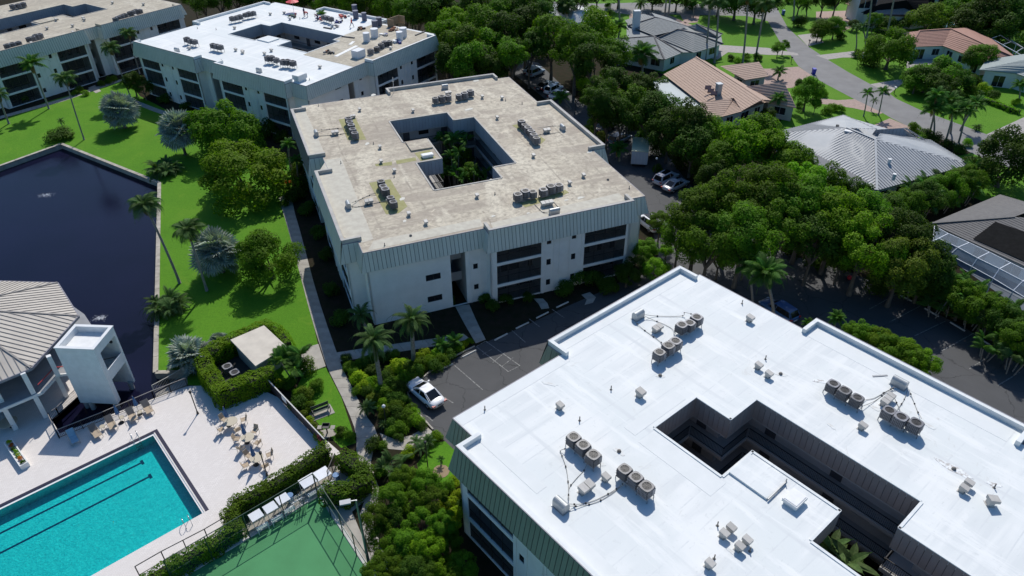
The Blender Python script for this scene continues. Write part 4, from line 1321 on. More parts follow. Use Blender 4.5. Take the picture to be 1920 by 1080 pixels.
# dark stain round the burnt cap and the dust trails, thin flat marks on the coating
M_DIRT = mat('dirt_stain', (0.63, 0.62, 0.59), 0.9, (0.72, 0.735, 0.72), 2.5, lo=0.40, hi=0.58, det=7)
M_STAIN = mat('soot_stain', (0.48, 0.45, 0.42), 0.9, (0.80, 0.82, 0.82), 3.5, lo=0.42, hi=0.56, det=7)


def decal(b, name, m, px, z=.014):
    o = Vector(FR[b][0] + (0,)) if len(FR[b][0]) == 2 else Vector(FR[b][0])
    pts = GS(px, ZR)
    c = sum(pts, Vector()) / len(pts)
    mb = MB(); mb.prism([(p.x - c.x, p.y - c.y) for p in ccw(pts)], 0, z)
    ob = mb.build(name, m, None)
    # parent into the building, in its frame
    A = {'M': BM, 'W': BW, 'C': BC, 'D': BD}[b]
    ob.parent = A
    a = R(FR[b][1])
    d = Vector((c.x - o.x, c.y - o.y, 0)); d.rotate(Euler((0, 0, -a)))
    ob.location = (d.x, d.y, ZR); ob.rotation_euler = (0, 0, -a)
    return ob


def blob(cx, cy, rx, ry, ang, n=14, j=.25):
    out = []
    for k in range(n):
        t = 2 * math.pi * k / n; q = 1 + rnd.uniform(-j, j)
        x, y = rx * q * math.cos(t), ry * q * math.sin(t)
        out.append((cx + x * math.cos(ang) - y * math.sin(ang), cy + x * math.sin(ang) + y * math.cos(ang)))
    return out


decal('W', 'soot_stain', M_STAIN, blob(1792, 880, 38, 6, .5)); decal('W', 'soot_stain', M_STAIN, blob(1862, 908, 16, 3, .3), .016)
decal('W', 'soot_stain', M_STAIN, blob(1537, 715, 18, 2.5, .2), .016)
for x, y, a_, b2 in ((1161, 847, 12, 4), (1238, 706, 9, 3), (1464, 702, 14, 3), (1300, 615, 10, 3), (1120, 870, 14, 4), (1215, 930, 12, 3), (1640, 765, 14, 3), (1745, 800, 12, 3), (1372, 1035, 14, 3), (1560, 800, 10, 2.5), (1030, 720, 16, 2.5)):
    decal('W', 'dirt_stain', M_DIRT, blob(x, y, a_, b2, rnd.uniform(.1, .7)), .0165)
# loose batten, roof hatch
p = G(1650, 705, ZR); mb = MB(); mb.box(-.62, -.07, 0, .62, .07, .05)
tag(mb.build('batten', M_GREY, loc=p, rot=(0, 0, R(4))), 'loose grey metal strip lying left of the right hood on the white roof', 'metal strip')


def hatch(b, px, py, sx, sy, label, ped=.18, h=.32):
    p = G(px, py, ZR + ped + h); t = thing('roof_hatch', label, 'roof hatch', (p.x, p.y, ZR), R(FR[b][1]))
    mb = MB(); mb.box(-sx * .42, -sy * .42, 0, sx * .42, sy * .42, ped + .05); mb.build('curb', M_WHITE, t)
    mb = MB(); mb.box(-sx / 2, -sy / 2, ped + .052, sx / 2, sy / 2, ped + h); mb.box(-sx / 2 + .08, -sy / 2 + .08, ped + h + .002, sx / 2 - .08, sy / 2 - .08, ped + h + .04); mb.build('lid', M_WHITE, t)
    mb = MB(); mb.bar((sx * .5 + .02, -.1, ped + .2), (sx * .5 + .02, .1, ped + .2), .04); mb.build('handle', M_GREY, t)


hatch('W', 1491, 933, 1.35, 1.1, 'white box roof hatch beside the long courtyard slot of the white roof')
hatch('M', 801, 289, 1.5, .8, 'grey metal box hatch on the olive patch beside the courtyard of the tan roof', .1, .3)
hatch('C', 561, 139, 1.9, 1.4, 'white boxy hatch near the front corner of the half coated roof', .3, .75)
p0, p1 = G(1474, 902, ZR + .25), G(1440, 935, ZR + .25)
t = thing('drain_pipe', 'grey pipe lying along the raised slab beside the roof hatch', 'pipe', (p0.x, p0.y, ZR))
mb = MB(); mb.bar((0, 0, .2), Vector((p1.x - p0.x, p1.y - p0.y, .2)), .09); mb.build('pipe', M_GREY, t)
mb = MB(); mb.bar((0, 0, 0), (0, 0, .5), .06); mb.build('upright', M_GREY, t)

# tan roof details
duct_hood('M', 834, 161, .95, 'blue grey pipe hood behind the back rows on the tan roof', True, .5)
duct_hood('M', 592.5, 248, 1.0, 'pipe hood at the far left edge of the tan roof', False, .5)
duct_hood('M', 1055, 237, 1.0, 'pipe hood near the right parapet of the tan roof', False, .5)
duct_hood('M', 652.5, 382, 1.0, 'pipe hood at the front left edge of the tan roof', False, .5)
duct_hood('M', 1039.5, 394, 1.15, 'pale pipe hood near the front edge of the tan roof', True, .5)
vent_hood('M', 840, 172, 'double vent behind the back row on the tan roof', 2)
vent_hood('M', 627.5, 246, 'vent between the far left hood and the column of units', 2)
vent_hood('M', 661, 216, 'vent behind the column of five units at the back left', 2, .8)
vent_hood('M', 1025, 242, 'vent between the right column of units and the right hood', 2)
vent_hood('M', 691, 375, 'double vent between the front left hood and its units', 2)
vent_hood('M', 1025.5, 378, 'row of three joined vents between the front rows and the front hood', 3)
for x, y in ((712, 273), (714, 300), (739, 317), (766, 398), (798, 414), (894, 364), (674, 203), (774, 205), (904, 179), (941, 181), (932, 218), (1000, 289), (1094, 326), (1068, 340)): vent_hood('M', x, y, None, 1, .85)
for x, y in ((721, 458), (639, 304), (739, 330), (928, 362), (597, 197), (1180, 351), (979, 193), (948, 187), (700, 268)): pipe_stack('M', x, y, .35)
for x, y in ((770, 441), (1140, 336)): roof_cap('M', x, y)
lineset('M', [(660, 380, .3), (675, 374, .05), (690, 367, .05), (705, 362, .2)], 'upper pipe run from the front left hood', .035)
lineset('M', [(656, 386, .2), (668, 388, .05), (685, 385, .05), (712, 379, .05), (726, 376, .2)], 'lower pipe run from the front left hood', .035)
lineset('M', [(596, 244, .3), (612, 243, .05), (630, 241, .05), (650, 240, .2)], 'upper pipe run from the far left hood', .035)
lineset('M', [(596, 255, .1), (612, 254, .05), (635, 252, .05), (655, 248, .1)], 'lower pipe run from the far left hood', .035)
lineset('M', [(1052, 237, .3), (1040, 236, .05), (1028, 237, .05), (1008, 240, .2)], 'upper pipe run from the right hood of the tan roof', .035)
lineset('M', [(1055, 246, .1), (1035, 250, .05), (1015, 252, .05), (1006, 254, .1)], 'lower pipe run from the right hood of the tan roof', .035)
lineset('M', [(1002, 383, .05), (1010, 391, .05), (1018, 398, .05), (1030, 397, .2)], 'curled pipe run left of the front hood', .035)
lineset('M', [(1038, 378, .05), (1044, 385, .05), (1050, 391, .05), (1046, 394, .2)], 'short pipe run right of the front hood', .035)
for px, z in (([(692, 343), (732, 336), (744, 357), (764, 387), (747, 400), (724, 402)], .014), ([(635, 224), (666, 220), (687, 262), (652, 263)], .014), ([(960, 235), (975, 232), (1023, 262), (1014, 270)], .014),
              ([(975, 381), (1040, 361), (1060, 356), (1067, 361), (1045, 371), (985, 389)], .014), ([(703, 308), (735, 303), (735, 310), (705, 312)], .014), ([(742, 301), (779, 295), (781, 301), (744, 308)], .014), ([(777, 287), (805, 281), (817, 296), (789, 302)], .014)):
    decal('M', 'olive_patch', M_OLIVE, px, z)
M_PALE = mat('pale_roof_patch', (0.56, 0.53, 0.44), 0.9, (0.46, 0.42, 0.35), 1.3, det=6)
M_BRIGHT = mat('fresh_patch', (0.68, 0.66, 0.58), 0.9)
for px in ([(612, 300), (640, 296), (700, 448), (680, 455), (645, 445), (596, 325)], [(690, 470), (905, 424), (900, 410), (700, 452)], [(925, 430), (1175, 375), (1160, 362), (920, 418)], [(550, 210), (570, 202), (610, 290), (585, 296)]):
    decal('M', 'pale_patch', M_PALE, px, .008)
for x, y, a, b_ in ((755, 373, 5, 2.5), (759, 414, 4, 2), (688, 270, 5, 2.2), (710, 343, 3, 1.6), (920, 337, 3, 1.5), (1088, 371, 7, 2), (1105, 285, 7, 2), (880, 205, 8, 2), (893, 151, 6, 2), (700, 178, 6, 1.8), (925, 405, 4, 2), (1125, 392, 4, 1.5), (990, 400, 3, 1.5), (1062, 375, 4, 1.4)):
    decal('M', 'fresh_patch', M_BRIGHT, blob(x, y, a, b_, -.2, 8, .35), .018)
t = thing('antenna_mast', 'thin white antenna mast at the back left of the tan roof', 'antenna', G(739, 173, ZR))
mb = MB(); mb.bar((0, 0, 0), (0, 0, 2.0), .06); mb.build('mast', M_WHITE, t)
mb = MB(); mb.cyl((0, 0, 2.0), .05, .35, 6); mb.box(-.15, -.02, 1.7, .15, .02, 1.74); mb.build('aerial', M_WHITE, t)

# half coated roof and corner roof: small vents
for x, y in ((354, 88), (495, 98), (599, 123), (508, 92), (454, 96), (441, 91), (439, 50), (454, 94), (543, 33), (732, 88), (532, 22), (506, 24)): vent_hood('C', x, y, None, 1, .9)
duct_hood('C', 331, 92, .9, 'pipe hood near the left edge of the half coated roof', False, .5)
duct_hood('C', 485, 130, .9, 'double pipe hood in front of the front rows of the half coated roof', False, .5)
for x, y in ((405, 54), (370, 52), (415, 113), (562, 34), (580, 148)): pipe_stack('C', x, y, .4)
for x, y in ((87, 51), (135, 46), (136, 59), (157, 35), (210, 3), (254, 28), (268, 6), (155, 32), (58, 79), (104, 35)): vent_hood('D', x, y, None, 1, .9)

# work site on the half coated roof
M_TANK = mat('white_plastic', (0.68, 0.70, 0.74), 0.5, (0.6, 0.62, 0.66), 2)
for i, (x, y, s, hh, lb) in enumerate(((672, 100, .95, 1.3, 'white square tote in front of the long white boards'), (687, 70, .62, 1.5, 'slim white barrel left of the tan roof units'), (702, 62, .72, 1.5, 'tall white barrel behind the slim one on the tan part'),
                                       (749, 68, .62, 1.5, 'white barrel beside the rusty heap on the tan part'), (756, 61, .68, 1.6, 'rearmost white barrel near the wooden bin'))):
    p = G(x, y, ZR + hh / 2); t = thing('material_tote' if i == 0 else 'barrel', lb, 'tote' if i == 0 else 'barrel', (p.x, p.y, ZR), R(CA))
    mb = MB()
    if i == 0: mb.box(-s, -s * .8, .12, s, s * .8, hh); 
    else: mb.cyl((0, 0, .02), s, hh, 14, r2=s * .96)
    mb.build('body', M_TANK, t)
    mb = MB()
    if i == 0: mb.box(-s * 1.02, -s * .82, 0, s * 1.02, s * .82, .1)
    else: mb.cyl((0, 0, hh + .022), s * 1.02, .06, 14)
    mb.build('pallet' if i == 0 else 'lid', M_TANK, t)
for i, (x, y, s) in enumerate(((665, 18, .55), (667, 29, .55), (683, 33, .5), (703, 48, .6), (711, 42, .55))):
    p = G(x, y, ZR + .6); mb = MB(); mb.cyl((0, 0, 0), s, 1.5, 12); mb.cyl((0, 0, 1.502), s * 1.04, .06, 12)
    tag(mb.build('drum', mat('slate_drum', (0.10, 0.11, 0.17), 0.5), loc=(p.x, p.y, ZR)), ('dark slate drum at the back parapet of the half coated roof, rearmost', 'dark slate drum second from the back parapet', 'dark slate drum right of the walking worker', 'dark drum left of the tall white barrel', 'dark drum behind the tall white barrel')[i], 'drum', 'dark drums on the half coated roof')
M_WOOD = mat('weathered_plywood', (0.36, 0.25, 0.15), 0.8, (0.27, 0.18, 0.11), 2)
p = G(745, 48, ZR); t = thing('plywood_bin', 'brown plywood bin open at the front, back edge of the tan part', 'plywood bin', p, R(CA))
mb = MB(); mb.box(-1.7, .9, 0, 1.7, 1.0, 1.5); mb.build('back_panel', M_WOOD, t)
for sx in (-1.7, 1.6): mb = MB(); mb.box(sx, -.6, 0, sx + .1, .89, 1.5); mb.build('side_panel', M_WOOD, t)
for i, (a, b_, w_) in enumerate((((628, 106), (668, 86), .5), ((655, 84), (662, 78), .4))):
    p, q = G(*a, ZR), G(*b_, ZR); mb = MB(); d = q - p; mb.box(-d.length / 2, -w_, 0, d.length / 2, w_ * .4, .06)
    tag(mb.build('board', M_WHITE, loc=(p + q) / 2, rot=(0, 0, math.atan2(d.y, d.x))), ('long white board lying across the tan part', 'short white board behind the long one')[i], 'board')
for i, (a, b_, lb) in enumerate((((607, 52), (622, 55), 'black beam lying right of the courtyard palm'), ((641, 69), (665, 72), 'black beam lying across the coating line'), ((779, 67), (796, 60), 'black beam at the right end of the tan part'))):
    p, q = G(*a, ZR), G(*b_, ZR); mb = MB(); d = q - p; mb.box(-d.length / 2, -.15, 0, d.length / 2, .15, .18)
    tag(mb.build('beam', M_BLACK, loc=(p + q) / 2, rot=(0, 0, math.atan2(d.y, d.x))), lb, 'beam')
cols = [mat('tool_red', (0.5, 0.05, 0.04), .6), mat('tool_blue', (0.04, 0.06, 0.25), .6), mat('tool_grey', (.3, .28, .27), .7), mat('tool_green', (.04, .22, .15), .7), M_BLACK, mat('rust', (.35, .17, .1), .9), M_WHITE]
heaps = [(618, 100, 5, (2, 4, 5), 'heap of brown and grey debris left of the long white board'), (678, 55, 4, (5, 2, 4), 'small heap of brown tools at the coating line'), (742, 57, 7, (5, 5, 2, 6), 'heap of rusty scrap and pipes before the plywood bin'),
         (548, 31, 6, (3, 3, 4, 0), 'green tarpaulin and tools under the red umbrella'), (646, 32, 6, (0, 0, 6, 2), 'heap of red buckets and hoses behind the walking worker'), (636, 42, 4, (1, 4), 'dark blue gear beside the red buckets'),
         (720, 66, 5, (2, 6, 1), 'scattered tools behind the tan roof units'), (600, 37, 4, (0, 1), 'red and blue gear left of the units among the workers'), (745, 80, 4, (6, 1), 'pale rags right of the tan roof units'), (627, 52, 4, (6, 2), 'wire frame trolley parts right of the courtyard palm')]
for x, y, s, cs, lb in heaps:
    p = G(x, y, ZR); t = thing('tool_heap', lb, 'tool heap', p)
    byc = {}
    for k in range(9):
        byc.setdefault(rnd.choice(cs), MB()).obox((rnd.uniform(-1, 1) * s * .16, rnd.uniform(-1, 1) * s * .16, rnd.uniform(.1, .35)), rnd.uniform(0, 3), rnd.uniform(.08, .4), rnd.uniform(.05, .3), rnd.uniform(.05, .22))
    for c_, mb in byc.items(): mb.build('debris', cols[c_], t)
p = G(550, 20, ZR); t = thing('umbrella', 'red umbrella standing on the half coated roof', 'umbrella', G(551, 22, ZR))
mb = MB(); mb.bar((0, 0, 0), (0, 0, 2.5), .05); mb.build('pole', M_GREY, t)
mb = MB(); N = 8
for k in range(N):
    a, b_ = 2 * math.pi * k / N, 2 * math.pi * (k + 1) / N
    mb.poly([(1.35 * math.cos(a), 1.35 * math.sin(a), 2.0), (1.35 * math.cos(b_), 1.35 * math.sin(b_), 2.0), (0, 0, 2.55)])
mb.build('canopy', mat('umbrella_red', (0.75, 0.07, 0.08), .6), t)

# ------------------------------------------------------------------ pitched roofs: laps of tile or raised seams on any planar face
def clip(poly, f):
    out = []
    for i in range(len(poly)):
        a, b = poly[i - 1], poly[i]; fa, fb = f(a), f(b)
        if (fa >= 0) != (fb >= 0): out.append(a.lerp(b, fa / (fa - fb)))
        if fb >= 0: out.append(b)
    return out


def roofface(mb, pts, kind, step=.42, lift=.05, seams=None):
    """pts[0]->pts[1] is the eave. kind: tile | seam | plain"""
    pts = [Vector(p) for p in pts]
    d = (pts[1] - pts[0]).normalized()
    nrm = Vector((0, 0, 0))
    for i in range(len(pts)): nrm += (pts[i] - pts[0]).cross(pts[(i + 1) % len(pts)] - pts[0])
    nrm.normalize()
    if nrm.z < 0: nrm = -nrm; pts = pts[::-1]; 
    d = d if True else d
    s = nrm.cross(d).normalized()
    if s.z < 0: s = -s
    o = pts[0]
    if kind == 'tile':
        ts = [(p - o).dot(s) for p in pts]; t = min(ts); T = max(ts); t0 = t
        while t < T - .02:
            u = min(t + step, T)
            q = clip(clip(pts, lambda p: (p - o).dot(s) - t), lambda p: u - (p - o).dot(s))
            if len(q) >= 3:
                q2 = [p + nrm * (lift * (1 - ((p - o).dot(s) - t) / step) + .004) for p in q]
                mb.poly(q2)
                lo = [(p, p2) for p, p2 in zip(q, q2) if abs((p - o).dot(s) - t) < 1e-3]
                if len(lo) >= 2:
                    lo.sort(key=lambda x: x[0].dot(d)); a, b = lo[0], lo[-1]
                    mb.poly([a[0] - nrm * .03, b[0] - nrm * .03, b[1], a[1]])
            t = u
    else:
        mb.poly(pts)
        if kind == 'seam':
            xs = [(p - o).dot(d) for p in pts]; x = math.floor(min(xs) / step) * step + step * .5
            while x < max(xs):
                hits = []
                for i in range(len(pts)):
                    a, b = pts[i - 1], pts[i]; fa, fb = (a - o).dot(d) - x, (b - o).dot(d) - x
                    if (fa >= 0) != (fb >= 0): hits.append(a.lerp(b, fa / (fa - fb)))
                if len(hits) >= 2 and (hits[0] - hits[1]).length > .25:
                    hits.sort(key=lambda p: p.z); seams.append((hits[0] + nrm * .03, hits[1] + nrm * .03, nrm))
                x += step
    return nrm


def hiplines(mb, segs, w=.22, h=.1):
    for a, b in segs: mb.bar(Vector(a) + Vector((0, 0, .07)), Vector(b) + Vector((0, 0, .07)), w, h)


# ------------------------------------------------------------------ clubhouse over the lake
M_SEAMROOF = mat('standing_seam_roof', (0.49, 0.445, 0.385), 0.6, (0.42, 0.38, 0.33), 0.5, rnd_=0.03)
M_SEAMRIB = mat('standing_seam_rib', (0.27, 0.25, 0.235), 0.6)
ZE, ZA = 5.6, 8.6
cl = thing('clubhouse', 'clubhouse with a pale standing seam hip roof at the left edge by the lake', 'clubhouse', (0, 0, 0))
apex = G(-106, 578, ZA)
ea = [G(-130, 523, ZE), G(108, 530, ZE), G(147, 592, ZE), G(58, 690, ZE), G(-90, 752, ZE)]
for i in range(4):
    mb = MB(); seams = []
    roofface(mb, [ea[i + 1], ea[i], apex], 'seam', .52, seams=seams)
    rf = mb.build('roof', M_SEAMROOF, cl)
    for a, b, nn in seams:
        s_ = MB(); s_.bar(a, b, .05, .06); s_.build('roof_seam', M_SEAMRIB, rf)
mb = MB(); hiplines(mb, [(e, apex) for e in ea[:5]], .16, .05); mb.build('ridge_cap', M_SEAMRIB, cl)
mb = MB()
for a, b in zip(ea, ea[1:]): mb.bar(a + Vector((0, 0, -.12)), b + Vector((0, 0, -.12)), .16, .26)
mb.build('gutter', M_EDGE, cl)
cen = Vector((apex.x, apex.y, 0))
inw = []
for p in ea:
    q = Vector((p.x, p.y, 0)); dd = cen - q; inw.append(q + dd.normalized() * 3.6)
mb = MB()
poly = [(p.x, p.y) for p in inw] + [(cen.x - 3, cen.y)]
mb.prism(ccw(poly), 0, ZE - .1); mb.build('wall', mat('clubhouse_glass_wall', (0.03, 0.032, 0.036), .25, (0.05, 0.05, .05), 1), cl)
sof = MB(); sof.prism(ccw([(p.x, p.y) for p in ea] + [(cen.x, cen.y)]), ZE - .16, ZE - .1, bottom=True); sof.build('soffit', M_WALLG, cl)
slabp = GS([(-60, 795), (0, 768), (78, 735), (108, 702), (128, 702), (140, 640), (160, 600), (170, 612), (150, 560), (60, 520), (-100, 560), (-140, 700)], 3.0)
slabp = [G(-60, 795, 3), G(0, 768, 3), G(78, 735, 3), G(108, 702, 3), G(130, 700, 3), G(118, 655, 3), G(172, 610, 3), G(158, 589, 3), G(100, 548, 3), G(-60, 560, 3)]
mb = MB(); mb.prism(ccw([(p.x, p.y) for p in slabp]), 2.75, 3.0, bottom=True); mb.build('balcony', mat('deck_grey', (.30, .31, .33), .8, (.24, .25, .27), 1), cl)
mb = MB()
for a, b in zip(slabp[:4], slabp[1:5]): mb.bar(a + Vector((0, 0, -.12)), b + Vector((0, 0, -.12)), .12, .28)
mb.build('fascia', M_WHITE, cl)
M_RED = mat('red_paint', (.45, .04, .05), .5)
mb = MB()
for a, b in zip(slabp[2:4], slabp[3:5]):
    mb.bar(a + Vector((0, 0, .9)), b + Vector((0, 0, .9)), .07)
mb.build('red_rail', M_RED, cl)
mb = MB()
for a, b in [(slabp[0], slabp[1]), (slabp[1], slabp[2])]:
    pass
for (tx, ty, z0, z1) in ((43, 700, 3.0, ZE), (91, 668, 3.0, ZE), (-18, 716, 3.0, ZE), (66, 744, 0, 2.8), (106, 705, 0, 2.8), (8, 766, 0, 2.8)):
    p = G(tx, ty, z1 - .1); mb = MB(); mb.obox((p.x, p.y, (z0 + z1) / 2), R(40), .2, .2, (z1 - z0) / 2 - .05); mb.build('column', M_WHITE, cl)
LMK['site'] = {'the clubhouse': (cen.x + 4, cen.y)}


def railing(name, pts, h, label, cat, m=None, pick=.13, cap=None, group=None, post=1.8, mat_cap=None, z=DZ):
    m = m or M_BLACK
    P = [Vector((p[0], p[1], 0)) for p in pts]; o = P[0].copy()
    t = thing(name, label, cat, (o.x, o.y, z), 0, group)
    for a, b in zip(P, P[1:]):
        a = a - o; b = b - o
        L = (b - a).length; n = max(1, round(L / post))
        mb = MB(); mb.bar(a + Vector((0, 0, h)), b + Vector((0, 0, h)), .06, .05); mb.build('top_rail', mat_cap or m, t)
        mb = MB(); mb.bar(a + Vector((0, 0, .12)), b + Vector((0, 0, .12)), .04); mb.build('bottom_rail', m, t)
        for k in range(n + 1):
            q = a.lerp(b, k / n); mb = MB(); mb.box(-.03, -.03, 0, .03, .03, h); mb.build('post', m, t, loc=q)
        if pick:
            mb = MB(); k = int(L / pick)
            for j in range(k): q = a.lerp(b, (j + .5) / k); mb.box(q.x - .011, q.y - .011, .12, q.x + .011, q.y + .011, h)
            mb.build('picket', m, t)['kind'] = 'stuff'
    return t


railing('railing', [G(112, 822), G(200, 787), G(290, 748), G(352, 724)], 1.05, 'black picket railing between the pool deck and the lake, behind the lounge chairs', 'railing', mat_cap=mat('rail_cap', (.28, .26, .25), .5))
railing('railing', [G(112, 822), G(97, 790), G(112, 780), G(148, 745)], 1.05, 'black picket railing round the terrace corner beside the stair tower', 'railing', mat_cap=MATS['rail_cap'])
bw = MB(); a_, b_, c_, d_ = (G(*p) for p in ((292, 752), (292, 738), (350, 706), (352, 722)))
tag(bw.build('footbridge', M_CONC) if False else struct('walkway', (bw.prism(ccw([(p.x, p.y) for p in (a_, b_, c_, d_)]), -.1, .016) or bw), M_CONC))
railing('railing', [G(290, 737), G(318, 722), G(348, 703)], 1.0, 'pale railing of the short walkway at the lake corner by the hedge enclosure', 'railing', mat('rail_tan', (.5, .47, .4), .6))

# stair tower
tw = thing('stair_tower', 'white stucco stair tower with an open landing beside the lake', 'stair tower', (-42.15, 51.6, 0), R(-4))
M_TOW = mat('tower_stucco', (0.80, 0.81, 0.80), 0.9, (0.70, 0.71, 0.70), 1.5, det=6, bmp=.2)
X, Y, H = 3.75, 3.45, 7.0
mb = MB(); mb.box(0, 0, .1, X, .25, H); mb.build('front_wall', M_TOW, tw)
mb = MB(); mb.box(0, .251, 0.1, .25, Y - .251, H); mb.build('left_wall', M_TOW, tw)
mb = MB(); mb.box(0, Y - .25, 0, X, Y, H); mb.build('back_wall', M_TOW, tw)
mb = MB(); mb.box(X - .25, .251, 6.1, X, Y - .251, H); mb.box(X - .25, .251, .1, X, .6, 6.099); mb.build('right_wall', M_TOW, tw)
mb = MB(); mb.box(.251, .251, H - .75, X - .251, Y - .251, H - .6); mb.build('roof', M_WHITE, tw)
mb = MB()
mb.box(-.05, -.05, H, X + .05, .28, H + .08); mb.box(-.05, Y - .28, H, X + .05, Y + .05, H + .08); mb.box(-.05, .281, H, .28, Y - .281, H + .08); mb.box(X - .28, .281, H, X + .05, Y - .281, H + .08)
mb.build('parapet_cap', M_TRIM, tw)
mb = MB(); mb.box(1.3, .61, 2.75, X, Y - .251, 3.0); mb.box(X - .12, .61, 3.001, X, Y - .251, 3.95); mb.build('landing', M_TOW, tw)
mb = MB()
for k in range(14): mb.box(.3 + k * .2, .3, 3.0 - k * .21 - .2, .5 + k * .2, 1.4, 3.0 - k * .21)
mb.build('stair', M_WALLG, tw)
for k, (x, y) in enumerate(((.3, .3), (3.4, .3), (.3, 3.1), (3.4, 3.1), (1.0, .1))):
    mb = MB(); mb.cyl((x, y, -1.2), .24, 1.35, 12); mb.build('pile', M_WALLG, tw)
mb = MB(); mb.sphere((X - .6, Y - .3, 5.3), .16, 8); mb.build('lamp', M_BLACK, tw)
mb = MB(); mb.bar((X - .3, .9, 5.0), (X - .3, 2.6, 3.9), .06); mb.build('handrail', M_BLACK, tw)

# ------------------------------------------------------------------ court with tall fence
CC, CRt, CLt = G(597.5, 932), G(700, 1090), G(440, 1027)
e1 = (CRt - CC).normalized(); e2 = (CLt - CC).normalized()
court_pts = [CC, CC + e1 * 30, CC + e1 * 30 + e2 * 30, CC + e2 * 30]
sheet('walkway', GS([(430, 1002), (560, 925), (590, 885), (640, 870), (700, 925), (660, 960), (720, 1100), (640, 1200), (400, 1100)]), 0.022, M_CONC)
sheet('court', court_pts, 0.030, mat('court_green', (0.060, 0.255, 0.095), 0.8, (0.052, 0.225, 0.082), .6, det=6))
for a, b, w_ in ((CC, CC + e2 * 30, .35), (CC, CC + e1 * 30, .3)):
    d = (b - a).normalized(); n_ = Vector((d.y, -d.x, 0)); n_ = n_ if n_.dot(court_pts[2] - CC) < 0 else -n_
    mb = MB(); n = 14
    root = bpy.data.objects.new('court_kerb', None); COL.objects.link(root); root['kind'] = 'structure'
    for k in range(n):
        p, q = a.lerp(b, (k + .01) / n) + n_ * .2, a.lerp(b, (k + .99) / n) + n_ * .2
        mb = MB(); mb.bar(p + Vector((0, 0, .05)), q + Vector((0, 0, .05)), w_, .1); mb.build('kerb_block', M_STOP, root)
M_GREENP = mat('fence_green', (0.012, 0.05, 0.035), .5)


def m_net():
    m, n, l, b = nodes('fence_mesh')
    out = n['Material Output']
    b.inputs['Base Color'].default_value = (0.03, 0.16, 0.13, 1)
    t = n.new('ShaderNodeBsdfTransparent'); mx = n.new('ShaderNodeMixShader'); mx.inputs[0].default_value = .13
    l.new(t.outputs[0], mx.inputs[1]); l.new(b.outputs[0], mx.inputs[2]); l.new(mx.outputs[0], out.inputs['Surface'])
    return m


M_NET = m_net()
HF = 2.9
for a, d, lb in ((CC + (-e1) * .05, e2, 'tall green mesh fence along the benches side of the court'), (CC, e1, 'tall green mesh fence along the path side of the court')):
    t = thing('court_fence', lb, 'fence', (a.x, a.y, .02), 0, 'tall green mesh fences of the court')
    L = 14 if d is e2 else 9.5; sp = 3.05 if d is e2 else 2.35
    n = int(L / sp)
    for k in range(n + 1):
        mb = MB(); mb.cyl((0, 0, 0), .045, HF, 8); mb.build('post', M_GREENP, t, loc=d * (k * sp + .02))
    mb = MB(); mb.bar(Vector((0, 0, HF)), d * (n * sp) + Vector((0, 0, HF)), .05); mb.build('top_rail', M_GREENP, t)
    mb = MB(); mb.bar(Vector((0, 0, 1.3)), d * (n * sp) + Vector((0, 0, 1.3)), .04); mb.build('middle_rail', M_GREENP, t)
    for k in range(n):
        mb = MB(); p, q = d * (k * sp), d * ((k + 1) * sp)
        mb.poly([(p.x, p.y, .05), (q.x, q.y, .05), (q.x, q.y, HF), (p.x, p.y, HF)]); mb.build('mesh_panel', M_NET, t)
M_CANV = mat('white_canopy', (0.74, 0.76, 0.80), .6, (.68, .7, .74), 2)
ce = math.atan2(e2.y, e2.x)
M_BLUEP = mat('blue_plastic', (.10, .22, .42), .5)
for i, (x, y, lb) in enumerate(((480, 967, 'white square topped bench table farthest left beside the court'), (507, 952, 'white square topped bench table second from the left beside the court'), (530, 936, 'smaller white bench table in the middle beside the court, blue post'),
                               (578, 902, 'larger white bench table left of the court corner post'), (603, 889, 'larger white bench table at the right end by the small gate'))):
    big = i > 2; zc = 1.0
    p = G(x, y, zc); t = thing('bench_table', lb, 'bench table', (p.x, p.y, .02), ce, 'white square topped bench tables beside the court')
    sx, sy = (.68, .56) if big else (.50, .46)
    mb = MB(); mb.box(-sx, -sy, zc, sx, sy, zc + .05); mb.build('tabletop', M_CANV, t)
    for qx in (-1, 1):
        for qy in (-1, 1): mb = MB(); mb.box(qx * (sx - .05) - .02, qy * (sy - .05) - .02, 0, qx * (sx - .05) + .02, qy * (sy - .05) + .02, zc - .002); mb.build('post', M_WHITE, t)
    sd_ = 1 if Vector((math.cos(ce + math.pi / 2), math.sin(ce + math.pi / 2), 0)).dot(e1) > 0 else -1
    mb = MB()
    for k in range(3): mb.box(-sx + .05, sd_ * (sy + .15 + k * .16), .42, sx - .05, sd_ * (sy + .15 + k * .16 + .12), .45)
    mb.build('seat', M_WHITE, t)
    mb = MB()
    for qx in (-sx + .05, sx - .1): mb.box(qx, sd_ * (sy + .15), 0, qx + .05, sd_ * (sy + .2), .42); mb.box(qx, sd_ * (sy + .6), 0, qx + .05, sd_ * (sy + .64), .95)
    mb.build('leg', M_WHITE, t)
    mb = MB()
    for k in range(3): mb.box(-sx + .05, sd_ * (sy + .64), .52 + k * .14, sx - .05, sd_ * (sy + .67), .62 + k * .14)
    mb.build('backrest', M_WHITE, t)
